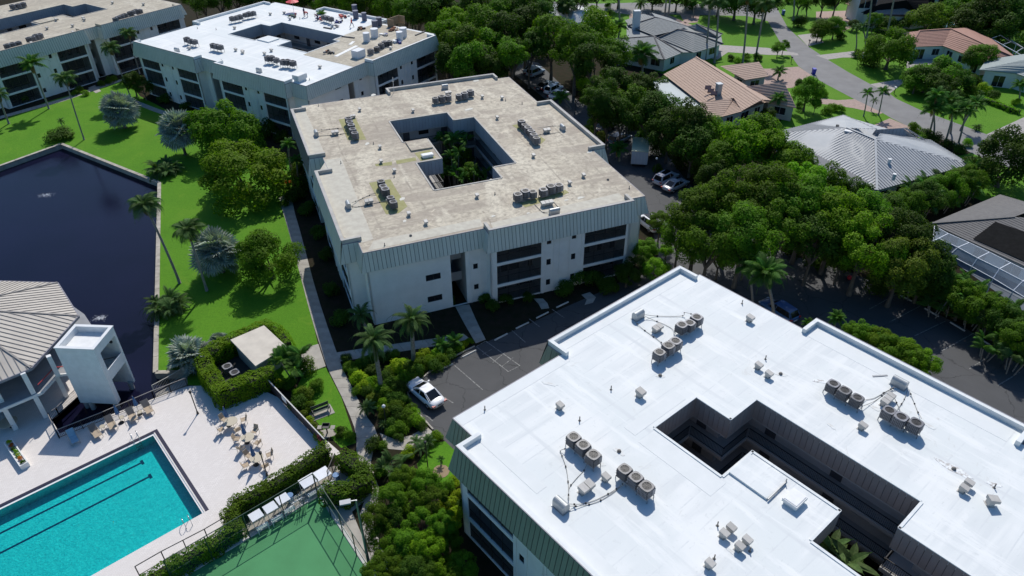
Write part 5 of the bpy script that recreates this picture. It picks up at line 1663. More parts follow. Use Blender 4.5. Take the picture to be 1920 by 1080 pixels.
for x, y, lb, m in ((545, 935, 'blue bin among the bench tables', M_BLUEP), (631, 897, 'blue bin against the hedge beside the little gate', M_BLUEP), (565, 948, 'stack of grey court cues leaning by the benches', M_GREY), (555, 940, 'white rack of court sticks behind the benches', M_WHITE)):
    p = G(x, y, .4); t = thing('bin' if 'bin' in lb else 'rack', lb, 'bin' if 'bin' in lb else 'rack', (p.x, p.y, .02), ce)
    if 'bin' in lb:
        mb = MB(); mb.cyl((0, 0, 0), .24, .8, 12, r2=.28); mb.build('body', m, t); mb = MB(); mb.cyl((0, 0, .802), .29, .06, 12); mb.build('lid', m, t)
    else:
        mb = MB()
        for k in range(9): mb.bar((k * .1 - .4, 0, 0), (k * .1 - .4 + rnd.uniform(-.3, .3), .3, 1.1 + rnd.random() * .4), .03)
        mb.build('stick', m, t); mb = MB(); mb.box(-.5, .25, .7, .5, .33, .76); mb.build('crossbar', m, t)
railing('gate', [G(618, 905), G(632, 872)], 1.5, 'dark wire gate at the end of the court between two hedges', 'gate', post=.9)
railing('fence', [G(262, 1080), G(310, 1052), G(390, 1010), G(432, 985)], 1.2, 'low black fence between the pool deck and the hedge', 'fence', pick=None, post=2.2)


def upright(base, top):
    """height of an upright whose foot and head are seen at two points"""
    b = G(*base); best = None
    for k in range(1, 600):
        z = k * .05; v = Vector((b.x, b.y, z - CAM_H)); u_ = v.dot(up); f_ = v.dot(fwd)
        y = 540 - CAM_F * u_ / f_
        if best is None or abs(y - top[1]) < best[0]: best = (abs(y - top[1]), z)
    return b, best[1]


b0_, hh = upright((695, 1074), (657, 938))
t = thing('floodlight_pole', 'tall grey floodlight pole at the court edge with a flat lamp head', 'floodlight', b0_)
mb = MB(); mb.cyl((0, 0, 0), .13, hh, 10, r2=.07); mb.build('pole', M_GREY, t)
tp = G(646, 941, hh) - G(661, 938, hh)
mb = MB(); mb.bar((0, 0, hh), tp.normalized() * .5 + Vector((0, 0, hh + .02)), .06); mb.build('arm', M_GREY, t)
q = tp.normalized() * .75; mb = MB(); mb.obox((q.x, q.y, hh), math.atan2(tp.y, tp.x), .38, .2, .06); mb.build('lamp_head', mat('lamp_grey', (.45, .46, .47), .5), t)


def post_lamp(base, top, label, globe=True):
    b, h = upright(base, top); h = max(2.2, min(h, 4.5))
    t = thing('lamp_post', label, 'lamp post', b, 0, 'short black lamp posts of the grounds')
    mb = MB(); mb.cyl((0, 0, 0), .13, .35, 10, r2=.07); mb.build('base', M_BLACK, t)
    mb = MB(); mb.cyl((0, 0, .3), .05, h - .3, 8); mb.build('pole', M_BLACK, t)
    mb = MB()
    if globe: mb.sphere((0, 0, h + .15), .18, 10)
    else: mb.cyl((0, 0, h), .1, .25, 8, r2=.14)
    mb.build('globe' if globe else 'lantern', M_WHITE if globe else M_BLACK, t, smooth=True)


post_lamp((371, 776), (357, 737), 'black lamp post alone on the open pool deck, casting a long shadow', False)
post_lamp((501, 892), (490, 852), 'black lamp post beside the last patio table at the hedge', False)
post_lamp((725, 800), (724, 764), 'lamp post with a white globe among the plants below the white sedan')
post_lamp((803, 883), (810, 832), 'black lamp post on the small lawn left of the white roof block', False)
post_lamp((1227, 335), (1227, 299), 'lamp post with a white globe beside the silver wagon')
post_lamp((1078, 215), (1078, 190), 'slim lamp post in the rear car park beyond the tan roof', False)

# pump house inside the hedge
t = thing('pump_house', 'low flat pale roofed utility shed inside the clipped hedge', 'shed', (0, 0, 0))
q = GS([(432, 637), (495, 610), (538, 650), (479, 686)], 2.3)
mb = MB(); mb.prism(ccw([(p.x, p.y) for p in q]), 2.15, 2.3, bottom=True); mb.build('roof', mat('shed_roof', (.62, .56, .47), .8, (.5, .45, .38), .8), t)
c = sum(q, Vector()) / 4
mb = MB(); mb.prism(ccw([tuple((c + (p - c) * .86).xy) for p in q]), 0, 2.149); mb.build('wall', M_WALLG, t)
for x, y, lb in ((426, 687, 'pool heater unit inside the hedge enclosure, left one'), (440, 698, 'pool heater unit inside the hedge enclosure, nearer the front hedge')):
    p = G(x, y, .75); dup(AC0, (p.x, p.y, 0), R(40), lb, 'heater units inside the hedge', 1.1)
sheet('utility_yard', GS([(385, 690), (425, 740), (500, 705), (545, 650), (500, 610), (440, 630)]), .022, mat('yard_gravel', (.06, .055, .05), .95))

# ------------------------------------------------------------------ deck furniture
M_SLING = mat('tan_sling', (0.46, 0.36, 0.25), .8, (.40, .31, .22), 3, rnd_=.08)
M_SLINGD = mat('brown_sling', (0.20, 0.17, 0.15), .8, (.16, .14, .125), 3)
M_TBL = mat('table_tan', (0.50, 0.44, 0.33), .5, (.45, .39, .29), 2)
M_TUBE = mat('chair_tube', (.42, .38, .32), .4, metal=.2)
M_UMB = mat('umbrella_blue', (.035, .10, .24), .7, (.05, .14, .30), 3)


def lounge(loc, rz, label, backm=M_SLINGD, seatm=M_SLING):
    t = thing('lounge_chair', label, 'lounge chair', loc, rz, 'lounge chairs lined up along the lake railing')
    mb = MB(); mb.box(-.3, 0, .38, .3, 1.0, .42); mb.build('seat', seatm, t)
    mb = MB(); mb.hexa([(-.3, -.5, .95), (.3, -.5, .95), (.3, 0, .40), (-.3, 0, .40), (-.3, -.47, .98), (.3, -.47, .98), (.3, .03, .43), (-.3, .03, .43)]); mb.build('backrest', backm, t)
    for sx in (-1, 1):
        mb = MB(); mb.tube([(sx * .33, -.5, .95), (sx * .33, 0, .40), (sx * .33, 1.0, .40)], .02, 5); mb.build('side_frame', M_TUBE, t)
        mb = MB(); mb.tube([(sx * .33, -.2, .6), (sx * .34, .1, .65), (sx * .34, .5, .62), (sx * .33, .55, .4)], .018, 5); mb.build('armrest', M_TUBE, t)
        for y in (-.1, .9): mb = MB(); mb.bar((sx * .33, y, 0), (sx * .33, y, .4), .035); mb.build('leg', M_TUBE, t)


ang_l = math.atan2(uy.y, uy.x) - math.pi / 2
for x, y, lb in ((177, 808, 'brown backed lounge chair nearest the pool corner fence'), (207, 792, 'lounge chair second from the left along the railing'), (246, 777, 'lounge chair between the two closed blue umbrellas'), (275, 763, 'lounge chair at the right end of the row along the railing')):
    p = G(x, y, .4); lounge((p.x, p.y, DZ), ang_l + rnd.uniform(-.1, .1), lb)
p = G(136, 818, .4); lounge((p.x, p.y, DZ), ang_l, 'lounge chair covered by a light blue towel at the left end', mat('towel_blue', (.25, .42, .55), .9), MATS['towel_blue'])


def patio_chair(loc, rz, label):
    t = thing('patio_chair', label, 'patio chair', loc, rz, 'patio chairs round the tables')
    mb = MB(); mb.box(-.25, -.25, .41, .25, .25, .45); mb.build('seat', M_SLING, t)
    mb = MB(); mb.hexa([(-.25, -.25, .45), (.25, -.25, .45), (.25, -.22, .45), (-.25, -.22, .45), (-.22, -.4, .95), (.22, -.4, .95), (.22, -.37, .95), (-.22, -.37, .95)]); mb.build('backrest', M_SLING, t)
    for sx in (-1, 1):
        mb = MB(); mb.tube([(sx * .28, -.26, .5), (sx * .29, -.25, .66), (sx * .29, .2, .66), (sx * .28, .25, 0)], .016, 5); mb.build('armrest', M_TUBE, t)
        mb = MB(); mb.bar((sx * .27, -.25, 0), (sx * .27, -.25, .45), .03); mb.build('leg', M_TUBE, t)


def closed_umbrella(x, y, label, h=2.5, z0=1.2):
    p = G(x, y, 1.9)
    t = thing('closed_umbrella', label, 'umbrella', (p.x, p.y, DZ), 0, 'closed blue umbrellas on the pool deck')
    mb = MB(); mb.cyl((0, 0, 0), .025, h, 6); mb.build('pole', M_TUBE, t)
    mb = MB(); mb.cyl((0, 0, 0), .26, .09, 12, r2=.2); mb.build('base', M_BLACK, t)
    mb = MB(); N = 10
    prof = [(z0, .17), (z0 + .25, .15), (z0 + .7, .10), (h - .05, .03), (h, .01)]
    i = 0
    for (za, ra), (zb, rb) in zip(prof, prof[1:]):
        for k in range(N):
            f = lambda kk, r_: (r_ * (1.25 if kk % 2 else .75) * math.cos(2 * math.pi * kk / N), r_ * (1.25 if kk % 2 else .75) * math.sin(2 * math.pi * kk / N))
            mb.poly([(*f(k, ra), za), (*f((k + 1) % N, ra), za), (*f((k + 1) % N, rb), zb), (*f(k, rb), zb)])
    mb.build('canopy', M_UMB, t)


groups = [((433, 790), 'nearest the hedge enclosure', ((-.9, .55, 2), (.95, .5, -2.2), (-.75, -.75, .7), (.75, -.8, -.6)), (421, 771)),
          ((464, 820), 'in the middle of the patio group', ((.3, 1.05, 3.0), (-1.05, .1, 1.6), (.95, -.4, -1.2), (-.35, -1.0, .3)), (455, 803)),
          ((481, 858), 'nearest the lamp post and court hedge', ((.9, .6, -2.3), (-.85, -.6, .9), (.85, -.7, -.9), (-.9, .5, 2.0)), (472, 844))]
for gi, ((x, y), lb, chs, um) in enumerate(groups):
    p = G(x, y, .72); c = Vector((p.x, p.y, DZ))
    t = thing('patio_table', 'round tan patio table ' + lb, 'patio table', c, 0, 'round patio tables on the pool deck')
    mb = MB(); mb.cyl((0, 0, .70), .6, .04, 24); mb.build('tabletop', M_TBL, t)
    for k in range(4):
        a = math.pi / 4 + k * math.pi / 2; mb = MB(); mb.tube([(.5 * math.cos(a), .5 * math.sin(a), 0), (.35 * math.cos(a), .35 * math.sin(a), .4), (.45 * math.cos(a), .45 * math.sin(a), .69)], .02, 5); mb.build('leg', M_TUBE, t)
    for k, (dx, dy, r_) in enumerate(chs):
        a = math.atan2(-dy, -dx) - math.pi / 2
        patio_chair(c + Vector((dx, dy, 0)), a, 'tan chair, %s of the patio table %s' % (('left far side' if dx < 0 and dy > 0 else 'right far side' if dy > 0 else 'left near side' if dx < 0 else 'right near side'), lb))
    closed_umbrella(um[0], um[1], 'closed blue umbrella behind the table ' + lb)
closed_umbrella(251, 750, 'closed blue umbrella by the railing at the right lounge chairs', 2.4, 1.2)
closed_umbrella(216, 766, 'closed blue umbrella by the railing left of the tower foot', 2.4, 1.2)
for x, y, lb in ((192, 800, 'small white side table between the first two lounge chairs'), (262, 773, 'small side table beside the right end lounge chair'), (228, 783, 'small dark side table in the middle of the lounge row')):
    p = G(x, y, .4); t = thing('side_table', lb, 'side table', (p.x, p.y, DZ), 0, 'side tables by the lounge chairs')
    mb = MB(); mb.cyl((0, 0, .42), .25, .03, 14); mb.build('tabletop', M_TBL, t); mb = MB()
    for k in range(3): a = k * 2.09; mb.bar((.2 * math.cos(a), .2 * math.sin(a), 0), (.15 * math.cos(a), .15 * math.sin(a), .42), .03)
    mb.build('leg', M_TUBE, t)
p = G(15, 792, .7); t = thing('terrace_table', 'round grey table in the shade under the clubhouse', 'table', (p.x, p.y, DZ)); mb = MB(); mb.cyl((0, 0, .7), .8, .04, 24); mb.build('tabletop', M_TBL, t); mb = MB(); mb.cyl((0, 0, 0), .08, .7, 8); mb.build('pedestal', M_BLACK, t)

# planter with flowers
p, q = G(17, 830, .5), G(43, 868, .5); d = q - p; a = math.atan2(d.y, d.x)
t = thing('planter_box', 'long white planter box with yellow and red flowers', 'planter', ((p + q) / 2).xy.to_3d() + Vector((0, 0, DZ)), a)
mb = MB(); L = d.length / 2 + .3
for s_ in ((-L, -.35, L, -.25), (-L, .25, L, .35), (-L, -.249, -L + .1, .249), (L - .1, -.249, L, .249)): mb.box(s_[0], s_[1], 0, s_[2], s_[3], .55)
mb.box(-L + .1, -.249, .3, L - .1, .249, .45); mb.build('trough', M_WHITE, t)
PLANTER = t; PL_L = L

# pool ladders
M_STEEL = mat('stainless', (.6, .6, .62), .25, metal=.9)
for (x, y, lb, sg) in ((256, 826, 'steel ladder at the upper side of the pool', 1), (349, 978, 'steel ladder at the lower right corner of the pool', -1)):
    p = G(x, y); mt = Matrix.Rotation(-math.atan2(ux.y, ux.x), 3, 'Z'); lp = mt @ (p - PA)
    yy = 0 if sg == 1 else W_
    base = PA + ux * lp.x + (uy * (PW if sg == -1 else 0))
    t = thing('pool_ladder', lb, 'pool ladder', base, math.atan2(uy.y, uy.x) + (0 if sg == 1 else math.pi), 'steel pool ladders')
    for s_ in (-.25, .25):
        mb = MB(); mb.tube([(-.65, s_, .02), (-.65, s_, .6), (-.45, s_, .85), (-.1, s_, .85), (.1, s_, .6), (.12, s_, -1.1)], .025, 6); mb.build('rail', M_STEEL, t, smooth=True)
    for k in range(3): mb = MB(); mb.box(.08, -.25, -.35 - k * .3, .18, .25, -.32 - k * .3); mb.build('step', M_STEEL, t)

# dark solid fence on the right of the deck, with sign and life ring
M_FENCE = mat('dark_fence', (.03, .022, .03), .6)
fa, fb = G(499, 722), G(612, 842)
t = thing('deck_fence', 'dark slatted fence between the pool deck and the lawn with the bench', 'fence', (fa.x, fa.y, 0))
d = fb - fa; n = int(d.length / .16); dn = d.normalized()
for k in range(n):
    mb = MB(); mb.obox((0, 0, .68), math.atan2(d.y, d.x), .068, .015, .62); mb.build('slat', M_FENCE, t, loc=dn * (k + .5) * d.length / n)
mb = MB(); mb.bar(Vector((0, 0, 1.32)), d + Vector((0, 0, 1.32)), .10, .05); mb.build('cap_rail', M_STOP, t)
sgp = fa.lerp(fb, .36); mb = MB(); mb.obox((0, 0, 1.0), math.atan2(d.y, d.x), .45, .012, .28)
sp = Vector((-dn.y, dn.x, 0)); sp = sp if sp.dot(Vector((-1, 0, 0))) > 0 else -sp
tag(mb.build('notice_board', M_WHITE, loc=sgp + sp * .06), 'small white notice board on the dark fence', 'sign')
mb = MB(); c_ = []
for k in range(17): a = 2 * math.pi * k / 16; c_.append(dn * .28 * math.cos(a) + Vector((0, 0, .9 + .28 * math.sin(a))))
mb.tube(c_, .06, 6); tag(mb.build('life_ring', M_RED, loc=fa.lerp(fb, .93) + sp * .1, smooth=True), 'red life ring hanging near the end of the dark fence', 'life ring')

# bench and grill on the lawn
b, f = G(590, 782), G(618, 771); a = math.atan2((f - b).y, (f - b).x)
c = (b + f) / 2
mb = MB(); mb.box(-1.1, -.5, 0, 1.1, .9, .04); tag(mb.build('bench_pad', M_CONC, loc=c + Vector((0, 0, .012)), rot=(0, 0, a)), kind='structure')
t = thing('park_bench', 'dark green park bench on a small pad beside the path', 'bench', c + Vector((0, 0, .05)), a)
M_BENCH = mat('bench_green', (.02, .05, .035), .5)
for k in range(4): mb = MB(); mb.box(-.85, -.1 + k * .13, .43, .85, k * .13 + .01, .46); mb.build('seat_slat', M_BENCH, t)
for k in range(3): mb = MB(); mb.box(-.85, .42, .55 + k * .13, .85, .45, .66 + k * .13); mb.build('back_slat', M_BENCH, t)
for s_ in (-.85, .79):
    mb = MB(); mb.box(s_, -.12, .0, s_ + .06, -.06, .65); mb.box(s_, .40, 0, s_ + .06, .47, .95); mb.box(s_, -.15, .65, s_ + .06, .42, .70); mb.box(s_, -.059, .36, s_ + .06, .399, .42); mb.build('side_frame', M_BLACK, t)
p = G(614, 812); t = thing('park_grill', 'black barbecue grill on a pedestal near the bench', 'grill', p + Vector((0, 0, .05)))
mb = MB(); mb.cyl((0, 0, 0), .07, .8, 8); mb.build('pedestal', M_BLACK, t)
mb = MB(); mb.box(-.35, -.25, .8, .35, .25, .84); mb.box(-.35, -.25, .841, -.31, .25, 1.05); mb.box(.31, -.25, .841, .35, .25, 1.05); mb.box(-.309, .21, .841, .309, .25, 1.05); mb.build('firebox', M_BLACK, t)
mb = MB(); mb.box(-.8, -.25, .70, -.4, .2, .76); mb.box(.4, -.25, .70, .8, .2, .76); mb.build('shelf', M_CONC, t)
sheet('grill_pad', GS([(600, 808), (622, 803), (632, 815), (608, 824)]), .03, M_CONC)

# ------------------------------------------------------------------ neighbourhood houses
M_T_GREY = mat('grey_roof_tile', (0.25, 0.265, 0.265), .8, (0.20, 0.215, 0.215), 2.2, det=6, rnd_=.04)
M_T_TAN = mat('tan_roof_tile', (0.47, 0.33, 0.25), .8, (0.39, 0.27, 0.205), 2.2, det=6, rnd_=.04)
M_T_RED = mat('red_roof_tile', (0.38, 0.20, 0.15), .8, (0.31, 0.165, 0.12), 2.2, det=6)
M_T_DGREY = mat('dark_roof_tile', (0.145, 0.14, 0.135), .8, (0.115, 0.11, 0.11), 2.2, det=6)
M_T_GRN = mat('pale_green_tile', (0.30, 0.34, 0.33), .8, (0.25, 0.29, 0.28), 2.2, det=6)
M_METAL = mat('silver_metal_roof', (0.44, 0.45, 0.455), .6, (0.36, 0.38, 0.395), .35, spec=.25, det=6)
M_METALR = mat('silver_metal_rib', (0.33, 0.33, 0.34), .5)
M_MEMB = mat('grey_membrane', (0.20, 0.20, 0.21), .9, (0.16, 0.16, 0.17), .6, det=6)
M_WROOF2 = mat('white_roof_far', (0.60, 0.61, 0.60), .8, (0.5, 0.5, .5), .5)
M_HWALL = mat('house_wall', (0.52, 0.50, 0.46), .9, (0.45, 0.43, 0.40), .6)
M_HWALLW = mat('house_wall_white', (0.70, 0.72, 0.72), .9, (0.62, 0.64, 0.64), .6)
M_BLACKR = mat('solar_mat_black', (0.012, 0.012, 0.012), .95, (0.018, .018, .018), 2, spec=.05)
HOUSES = {}


def solve(f_):
    """roof corners given without a height lie in the plane of the first three"""
    a, b, c = (G(*q) for q in f_[:3]); nn = (b - a).cross(c - a)
    out = []
    for q in f_:
        if q[2] is None:
            o_ = Vector((0, 0, CAM_H)); d_ = G(q[0], q[1], 0) - o_; p = o_ + d_ * ((a - o_).dot(nn) / d_.dot(nn)); q = (q[0], q[1], p.z)
        out.append(q)
    return out



def house(key, label, faces, kind, m, eave, walls, wm, step=.42, ridges=(), win=(), ridgem=None, lift=.04):
    """faces: lists of (px,py,z) seen on the roof, first two the eave; eave outline for walls"""
    P = lambda q: G(q[0], q[1], q[2])
    faces = [solve(f_) for f_ in faces]
    o = P(faces[0][0]); o = Vector((o.x, o.y, 0))
    t = thing('house', label, 'house', o)
    for f_ in faces:
        mb = MB(); sm = []
        roofface(mb, [P(q) - o for q in f_], kind, step, lift, sm)
        rf = mb.build('roof', m, t)
        if sm:
            s_ = MB()
            for a, b, _ in sm: s_.bar(a, b, .05, .07)
            s_.build('roof_seam', M_METALR, rf)['kind'] = 'stuff'
    mb = MB()
    hiplines(mb, [(P(a) - o, P(b) - o) for a, b in ridges], .3, .1)
    if mb.f: mb.build('ridge_cap', ridgem or m, t)
    for w_ in walls:
        q = [P(x) for x in w_]; c = sum(q, Vector()) / len(q)
        pts = []
        for p in q: dd = Vector((p.x - c.x, p.y - c.y)); pts.append((p.x - o.x - dd.x / dd.length * .6, p.y - o.y - dd.y / dd.length * .6))
        pts = ccw(pts); zt = min(x.z for x in q) - .05
        mb = MB(); mb.prism(pts, 0, zt); mb.build('wall', wm, t)
        # windows on the sides turned to the camera
        for i in range(len(pts)):
            a, b = Vector(pts[i]), Vector(pts[(i + 1) % len(pts)]); d = b - a; L = d.length
            nn = Vector((d.y, -d.x)).normalized()
            if nn.y < -.1 and L > 3:
                k = int(L / 3.2)
                for j in range(k):
                    c2 = a + d * ((j + .5) / k) + nn * .02
                    mb = MB(); ww = .7 if (i + j) % 2 else .95; z0 = .9 if (j + i) % 3 else .1
                    mb.obox((0, 0, (z0 + 2.15) / 2), 0, ww, .03, (2.15 - z0) / 2)
                    wo = mb.build('window', M_GLASS, t, loc=(c2.x, c2.y, 0), rot=(0, 0, math.atan2(d.y, d.x)))
                    f2 = MB(); f2.box(-ww - .07, -.045, z0 - .07, ww + .07, .0, z0); f2.box(-ww - .07, -.045, 2.15, ww + .07, 0, 2.22)
                    f2.box(-.02, -.045, z0, .02, -.031, 2.15); f2.build('frame', M_WHITE, wo)
    # roof underside
    for w_ in walls:
        q = [P(x) - o for x in w_]; mb = MB(); mb.prism(ccw([(p.x, p.y) for p in q]), min(p.z for p in q) - .1, min(p.z for p in q) - .02, bottom=True); mb.build('eave', m, t)
    HOUSES[key] = t
    return t, o


E3 = 2.8
# tan tile house
fs = [[(1313, 192.5, 2.9), (1244, 139.5, 2.9), (1305, 107, 5.2), (1429, 187, None), (1391, 208, None), (1376, 184, None)],
      [(1354, 219, 2.8), (1322, 221, 2.8), (1313, 193, 4.0), (1376, 184, None)],
      [(1391, 209, 4.0), (1354, 219, 2.8), (1376, 184, 4.1)],
      [(1446, 188, 3.6), (1321, 114, 3.9), (1305, 107, 5.2), (1429, 187, 5.28)]]
house('tan', 'sprawling house with tan tile roof, chimney and three skylights', fs, 'tile', M_T_TAN, E3,
      [[(1245, 139, E3), (1313, 193, E3), (1322, 220, E3), (1354, 219, E3), (1391, 209, E3), (1440, 190, E3), (1316, 116, E3)]], M_HWALL,
      ridges=[((1305, 107, 5.2), (1429, 187, 5.2))], step=.5)
house('tanw', 'tan tile garage wing shaded by the royal palms', [[(1441, 143, 2.7), (1397, 150, 2.7), (1350, 124, 4.2), (1423, 116, None)]], 'tile', M_T_TAN, 2.7, [[(1441, 143, 2.7), (1397, 150, 2.7), (1372, 136, 2.7), (1424, 126, 2.7)]], M_HWALL, step=.5)
house('tanx', 'tan tile wing right of the main tan ridge, ending at the round tree', [[(1493, 202, 2.7), (1437, 192, 2.7), (1398, 162, 4.3), (1470, 154, None)]], 'tile', M_T_TAN, 2.7, [[(1493, 202, 2.7), (1437, 192, 2.7), (1415, 175, 2.7), (1480, 172, 2.7)]], M_HWALL, step=.5)
h = HOUSES['tan']; o = h.location
p = G(1348, 163, 5.3) - o; mb = MB(); mb.obox((p.x, p.y, 4.6), R(20), .42, .42, 1.25); mb.build('chimney', M_HWALL, h)
mb = MB(); mb.obox((p.x, p.y, 5.9), R(20), .5, .5, .06); mb.build('chimney_cap', M_HWALLW, h)
for x, y in ((1327, 164), (1332, 170), (1338, 175)):
    p = G(x, y, 4.6) - o; mb = MB(); mb.hexa([(p.x - .6, p.y - .35, 4.35), (p.x + .5, p.y - .4, 4.35), (p.x + .7, p.y + .2, 4.75), (p.x - .4, p.y + .25, 4.75), (p.x - .6, p.y - .35, 4.5), (p.x + .5, p.y - .4, 4.5), (p.x + .7, p.y + .2, 4.9), (p.x - .4, p.y + .25, 4.9)]); mb.build('skylight', mat('skylight', (.12, .08, .08), .2), h)
p_ = GS([(1225, 152), (1262, 147), (1320, 192), (1332, 205), (1260, 205), (1226, 162)], 2.5)
t = thing('patio_cover', 'flat pale blue grey patio cover on the left side of the tan tile house', 'patio cover', (p_[0].x, p_[0].y, 0))
mb = MB(); mb.prism(ccw([(p.x - p_[0].x, p.y - p_[0].y) for p in p_]), 2.4, 2.5, bottom=True); mb.build('roof', mat('patio_cover', (.30, .36, .38), .5, (.25, .31, .33), .5), t)
for p in p_: mb = MB(); q = p + (sum(p_, Vector()) / 6 - p) * .1 - p_[0]; mb.box(q.x - .06, q.y - .06, 0, q.x + .06, q.y + .06, 2.4); mb.build('post', M_WHITE, t)

# grey tile house
fg = [[(1301, 99, 2.9), (1234, 71, 2.9), (1271, 55, 4.9), (1302, 62, 4.9)],
      [(1357, 82.5, 2.9), (1301, 99, 2.9), (1302, 62, 4.9)],
      [(1279, 99, 2.8), (1246, 112, 2.8), (1226, 68, 4.4)],
      [(1246, 112, 2.8), (1143, 92, 2.8), (1143, 74, 3.9), (1226, 68, 4.4)],
      [(1226, 67, 3.0), (1178, 48, 3.0), (1229, 32.5, 4.9)],
      [(1272, 56, 3.6), (1226, 67, 3.0), (1229, 32.5, 4.9), (1290, 50, None)],
      [(1178, 48, 3.0), (1172, 38, 3.0), (1206, 26, 4.2), (1229, 32.5, 4.9)],
      [(1290, 50, 3.2), (1255, 34, 3.2), (1222, 24, 4.3), (1229, 32.5, 4.9)],
      [(1346, 70, 2.9), (1303, 58, 2.9), (1288, 50, 3.4), (1306, 45, 4.2)],
      [(1355, 64, 2.9), (1346, 70, 2.9), (1306, 45, 4.2)]]
house('grey', 'large house with grey tile hip roofs and a white chimney', fg, 'tile', M_T_GREY, E3,
      [[(1146, 92, 2.7), (1246, 111, 2.7), (1278, 98, 2.7), (1301, 98, 2.7), (1355, 82, 2.7), (1352, 66, 2.7), (1290, 48, 2.7), (1220, 30, 2.7), (1175, 42, 2.7), (1175, 70, 2.7)]], M_HWALLW,
      ridges=[((1271, 55, 4.9), (1302, 62, 4.9)), ((1302, 62, 4.9), (1357, 82.5, 2.95)), ((1271, 55, 4.9), (1234, 71, 2.95)), ((1226, 68, 4.4), (1279, 99, 2.85)), ((1226, 68, 4.4), (1246, 112, 2.85)), ((1143, 74, 3.9), (1226, 68, 4.4)), ((1229, 32.5, 4.9), (1178, 48, 3.05)), ((1229, 32.5, 4.9), (1290, 50, 3.6)), ((1306, 45, 4.2), (1346, 70, 2.95)), ((1306, 45, 4.2), (1355, 64, 2.95))],
      ridgem=mat('dark_ridge', (.07, .07, .08), .8), step=.45)
h = HOUSES['grey']; p = G(1194, 30, 5.5) - h.location; mb = MB(); mb.obox((p.x, p.y, 4.6), .1, .75, .6, 2.1); mb.build('chimney', M_HWALLW, h)
# white metal roof house
fm = [[(1644, 357, E3), (1445, 252, E3), (1512, 245, 4.0), (1588, 240, 5.0), (1641, 262, 5.4)],
      [(1820, 308, E3), (1644, 357, E3), (1641, 262, 5.4)],
      [(1745, 262, E3), (1820, 308, E3), (1641, 262, 5.4), (1650, 250, 5.3)],
      [(1445, 250, E3), (1582, 215, E3), (1648, 243, 4.9), (1588, 240, 5.0)]]
house('silver', 'house with a silver white metal hip roof in the right middle', fm, 'seam', M_METAL, E3,
      [[(1455, 252, E3), (1644, 357, E3), (1815, 309, E3), (1745, 265, E3), (1582, 217, E3)]], M_HWALLW, step=.5, ridges=[((1641, 262, 5.4), (1644, 357, 2.85)), ((1588, 240, 5.), (1641, 262, 5.4))])
h = HOUSES['silver']; o = h.location
mb = MB(); q = [p - o for p in GS([(1510, 274), (1641, 334), (1600, 352), (1545, 338)], 3.0)]; mb.prism(ccw([(p.x, p.y) for p in q]), 2.85, 3.02, bottom=True)
mb.build('flat_roof', M_MEMB, h)
t, o3 = house('silver2', 'lower grey metal gable in front of the silver roofed house, by the drive', [[(1707, 262, E3), (1635, 252, E3), (1642, 243, 3.6), (1693, 240, 4.3)], [(1750, 282, E3), (1707, 262, E3), (1693, 240, 4.3)], [(1700, 240, E3), (1755, 275, E3), (1693, 240, 4.3)]], 'seam', M_METAL, E3, [[(1640, 253, E3), (1707, 263, E3), (1748, 278, E3), (1693, 243, E3)]], M_HWALLW, step=.5)
for x, y in ((1570, 237), (1584, 252), (1612, 262), (1631, 261), (1648, 277), (1668, 301), (1677, 329)):
    q = G(x, y, 4.4) - o; mb = MB(); mb.cyl((q.x, q.y, q.z - .7), .22, .95, 8, r2=.26); mb.build('roof_vent', M_BLACK if y < 265 else M_WHITE, h)
for x, y in ((1594, 247), (1619, 257)):
    q = G(x, y, 4.9) - o; mb = MB(); mb.obox((q.x, q.y, q.z + .02), -.5, .8, .35, .12); mb.build('skylight', M_WHITE, h)
# dark grey tile house, solar mats and pool cage at the right edge
fd = [[(2100, 480, E3), (1745, 419, E3), (1902, 408, 4.6), (2060, 380, 5.6)],
      [(1745, 419, E3), (1875, 364, E3), (1980, 395, 4.9), (1902, 408, 4.6)],
      [(1875, 364, E3), (2060, 400, E3), (1980, 395, 4.9)]]
fd = [[(1745, 419, E3), (2010, 540, E3), (2110, 420, 5.2), (1902, 407, 4.4)], [(1875, 365, E3), (1745, 419, E3), (1902, 407, 4.4), (1935, 394, 4.9)], [(2060, 420, E3), (1875, 365, E3), (1935, 394, 4.9), (2110, 420, 5.2)]]
house('dark', 'house with a dark grey tile roof and black solar mats at the right edge', fd, 'tile', M_T_DGREY, E3,
      [[(1750, 419, E3), (2010, 538, E3), (2100, 470, E3), (1875, 368, E3)]], M_HWALLW, step=.4, ridges=[((1745, 419, 2.85), (1902, 407, 4.4))])
h = HOUSES['dark']; o = h.location
A_, B_, C_, D_ = (G(*q) for q in fd[0]); nr = (B_ - A_).cross(D_ - A_).normalized(); nr = nr if nr.z > 0 else -nr


def onplane(px, py):
    z0, z1 = 2.0, 7.0
    for _ in range(40):
        z = (z0 + z1) / 2; p = G(px, py, z)
        if (p - A_).dot(nr) > 0: z1 = z
        else: z0 = z
    return G(px, py, z) + nr * .12 - o


s_ = [onplane(*p) for p in ((1824, 449), (1866, 417), (1925, 437), (1990, 470), (1930, 495))]
mb = MB(); mb.poly(s_ if (s_[1] - s_[0]).cross(s_[2] - s_[0]).z > 0 else s_[::-1]); mb.build('solar_mat', M_BLACKR, h)
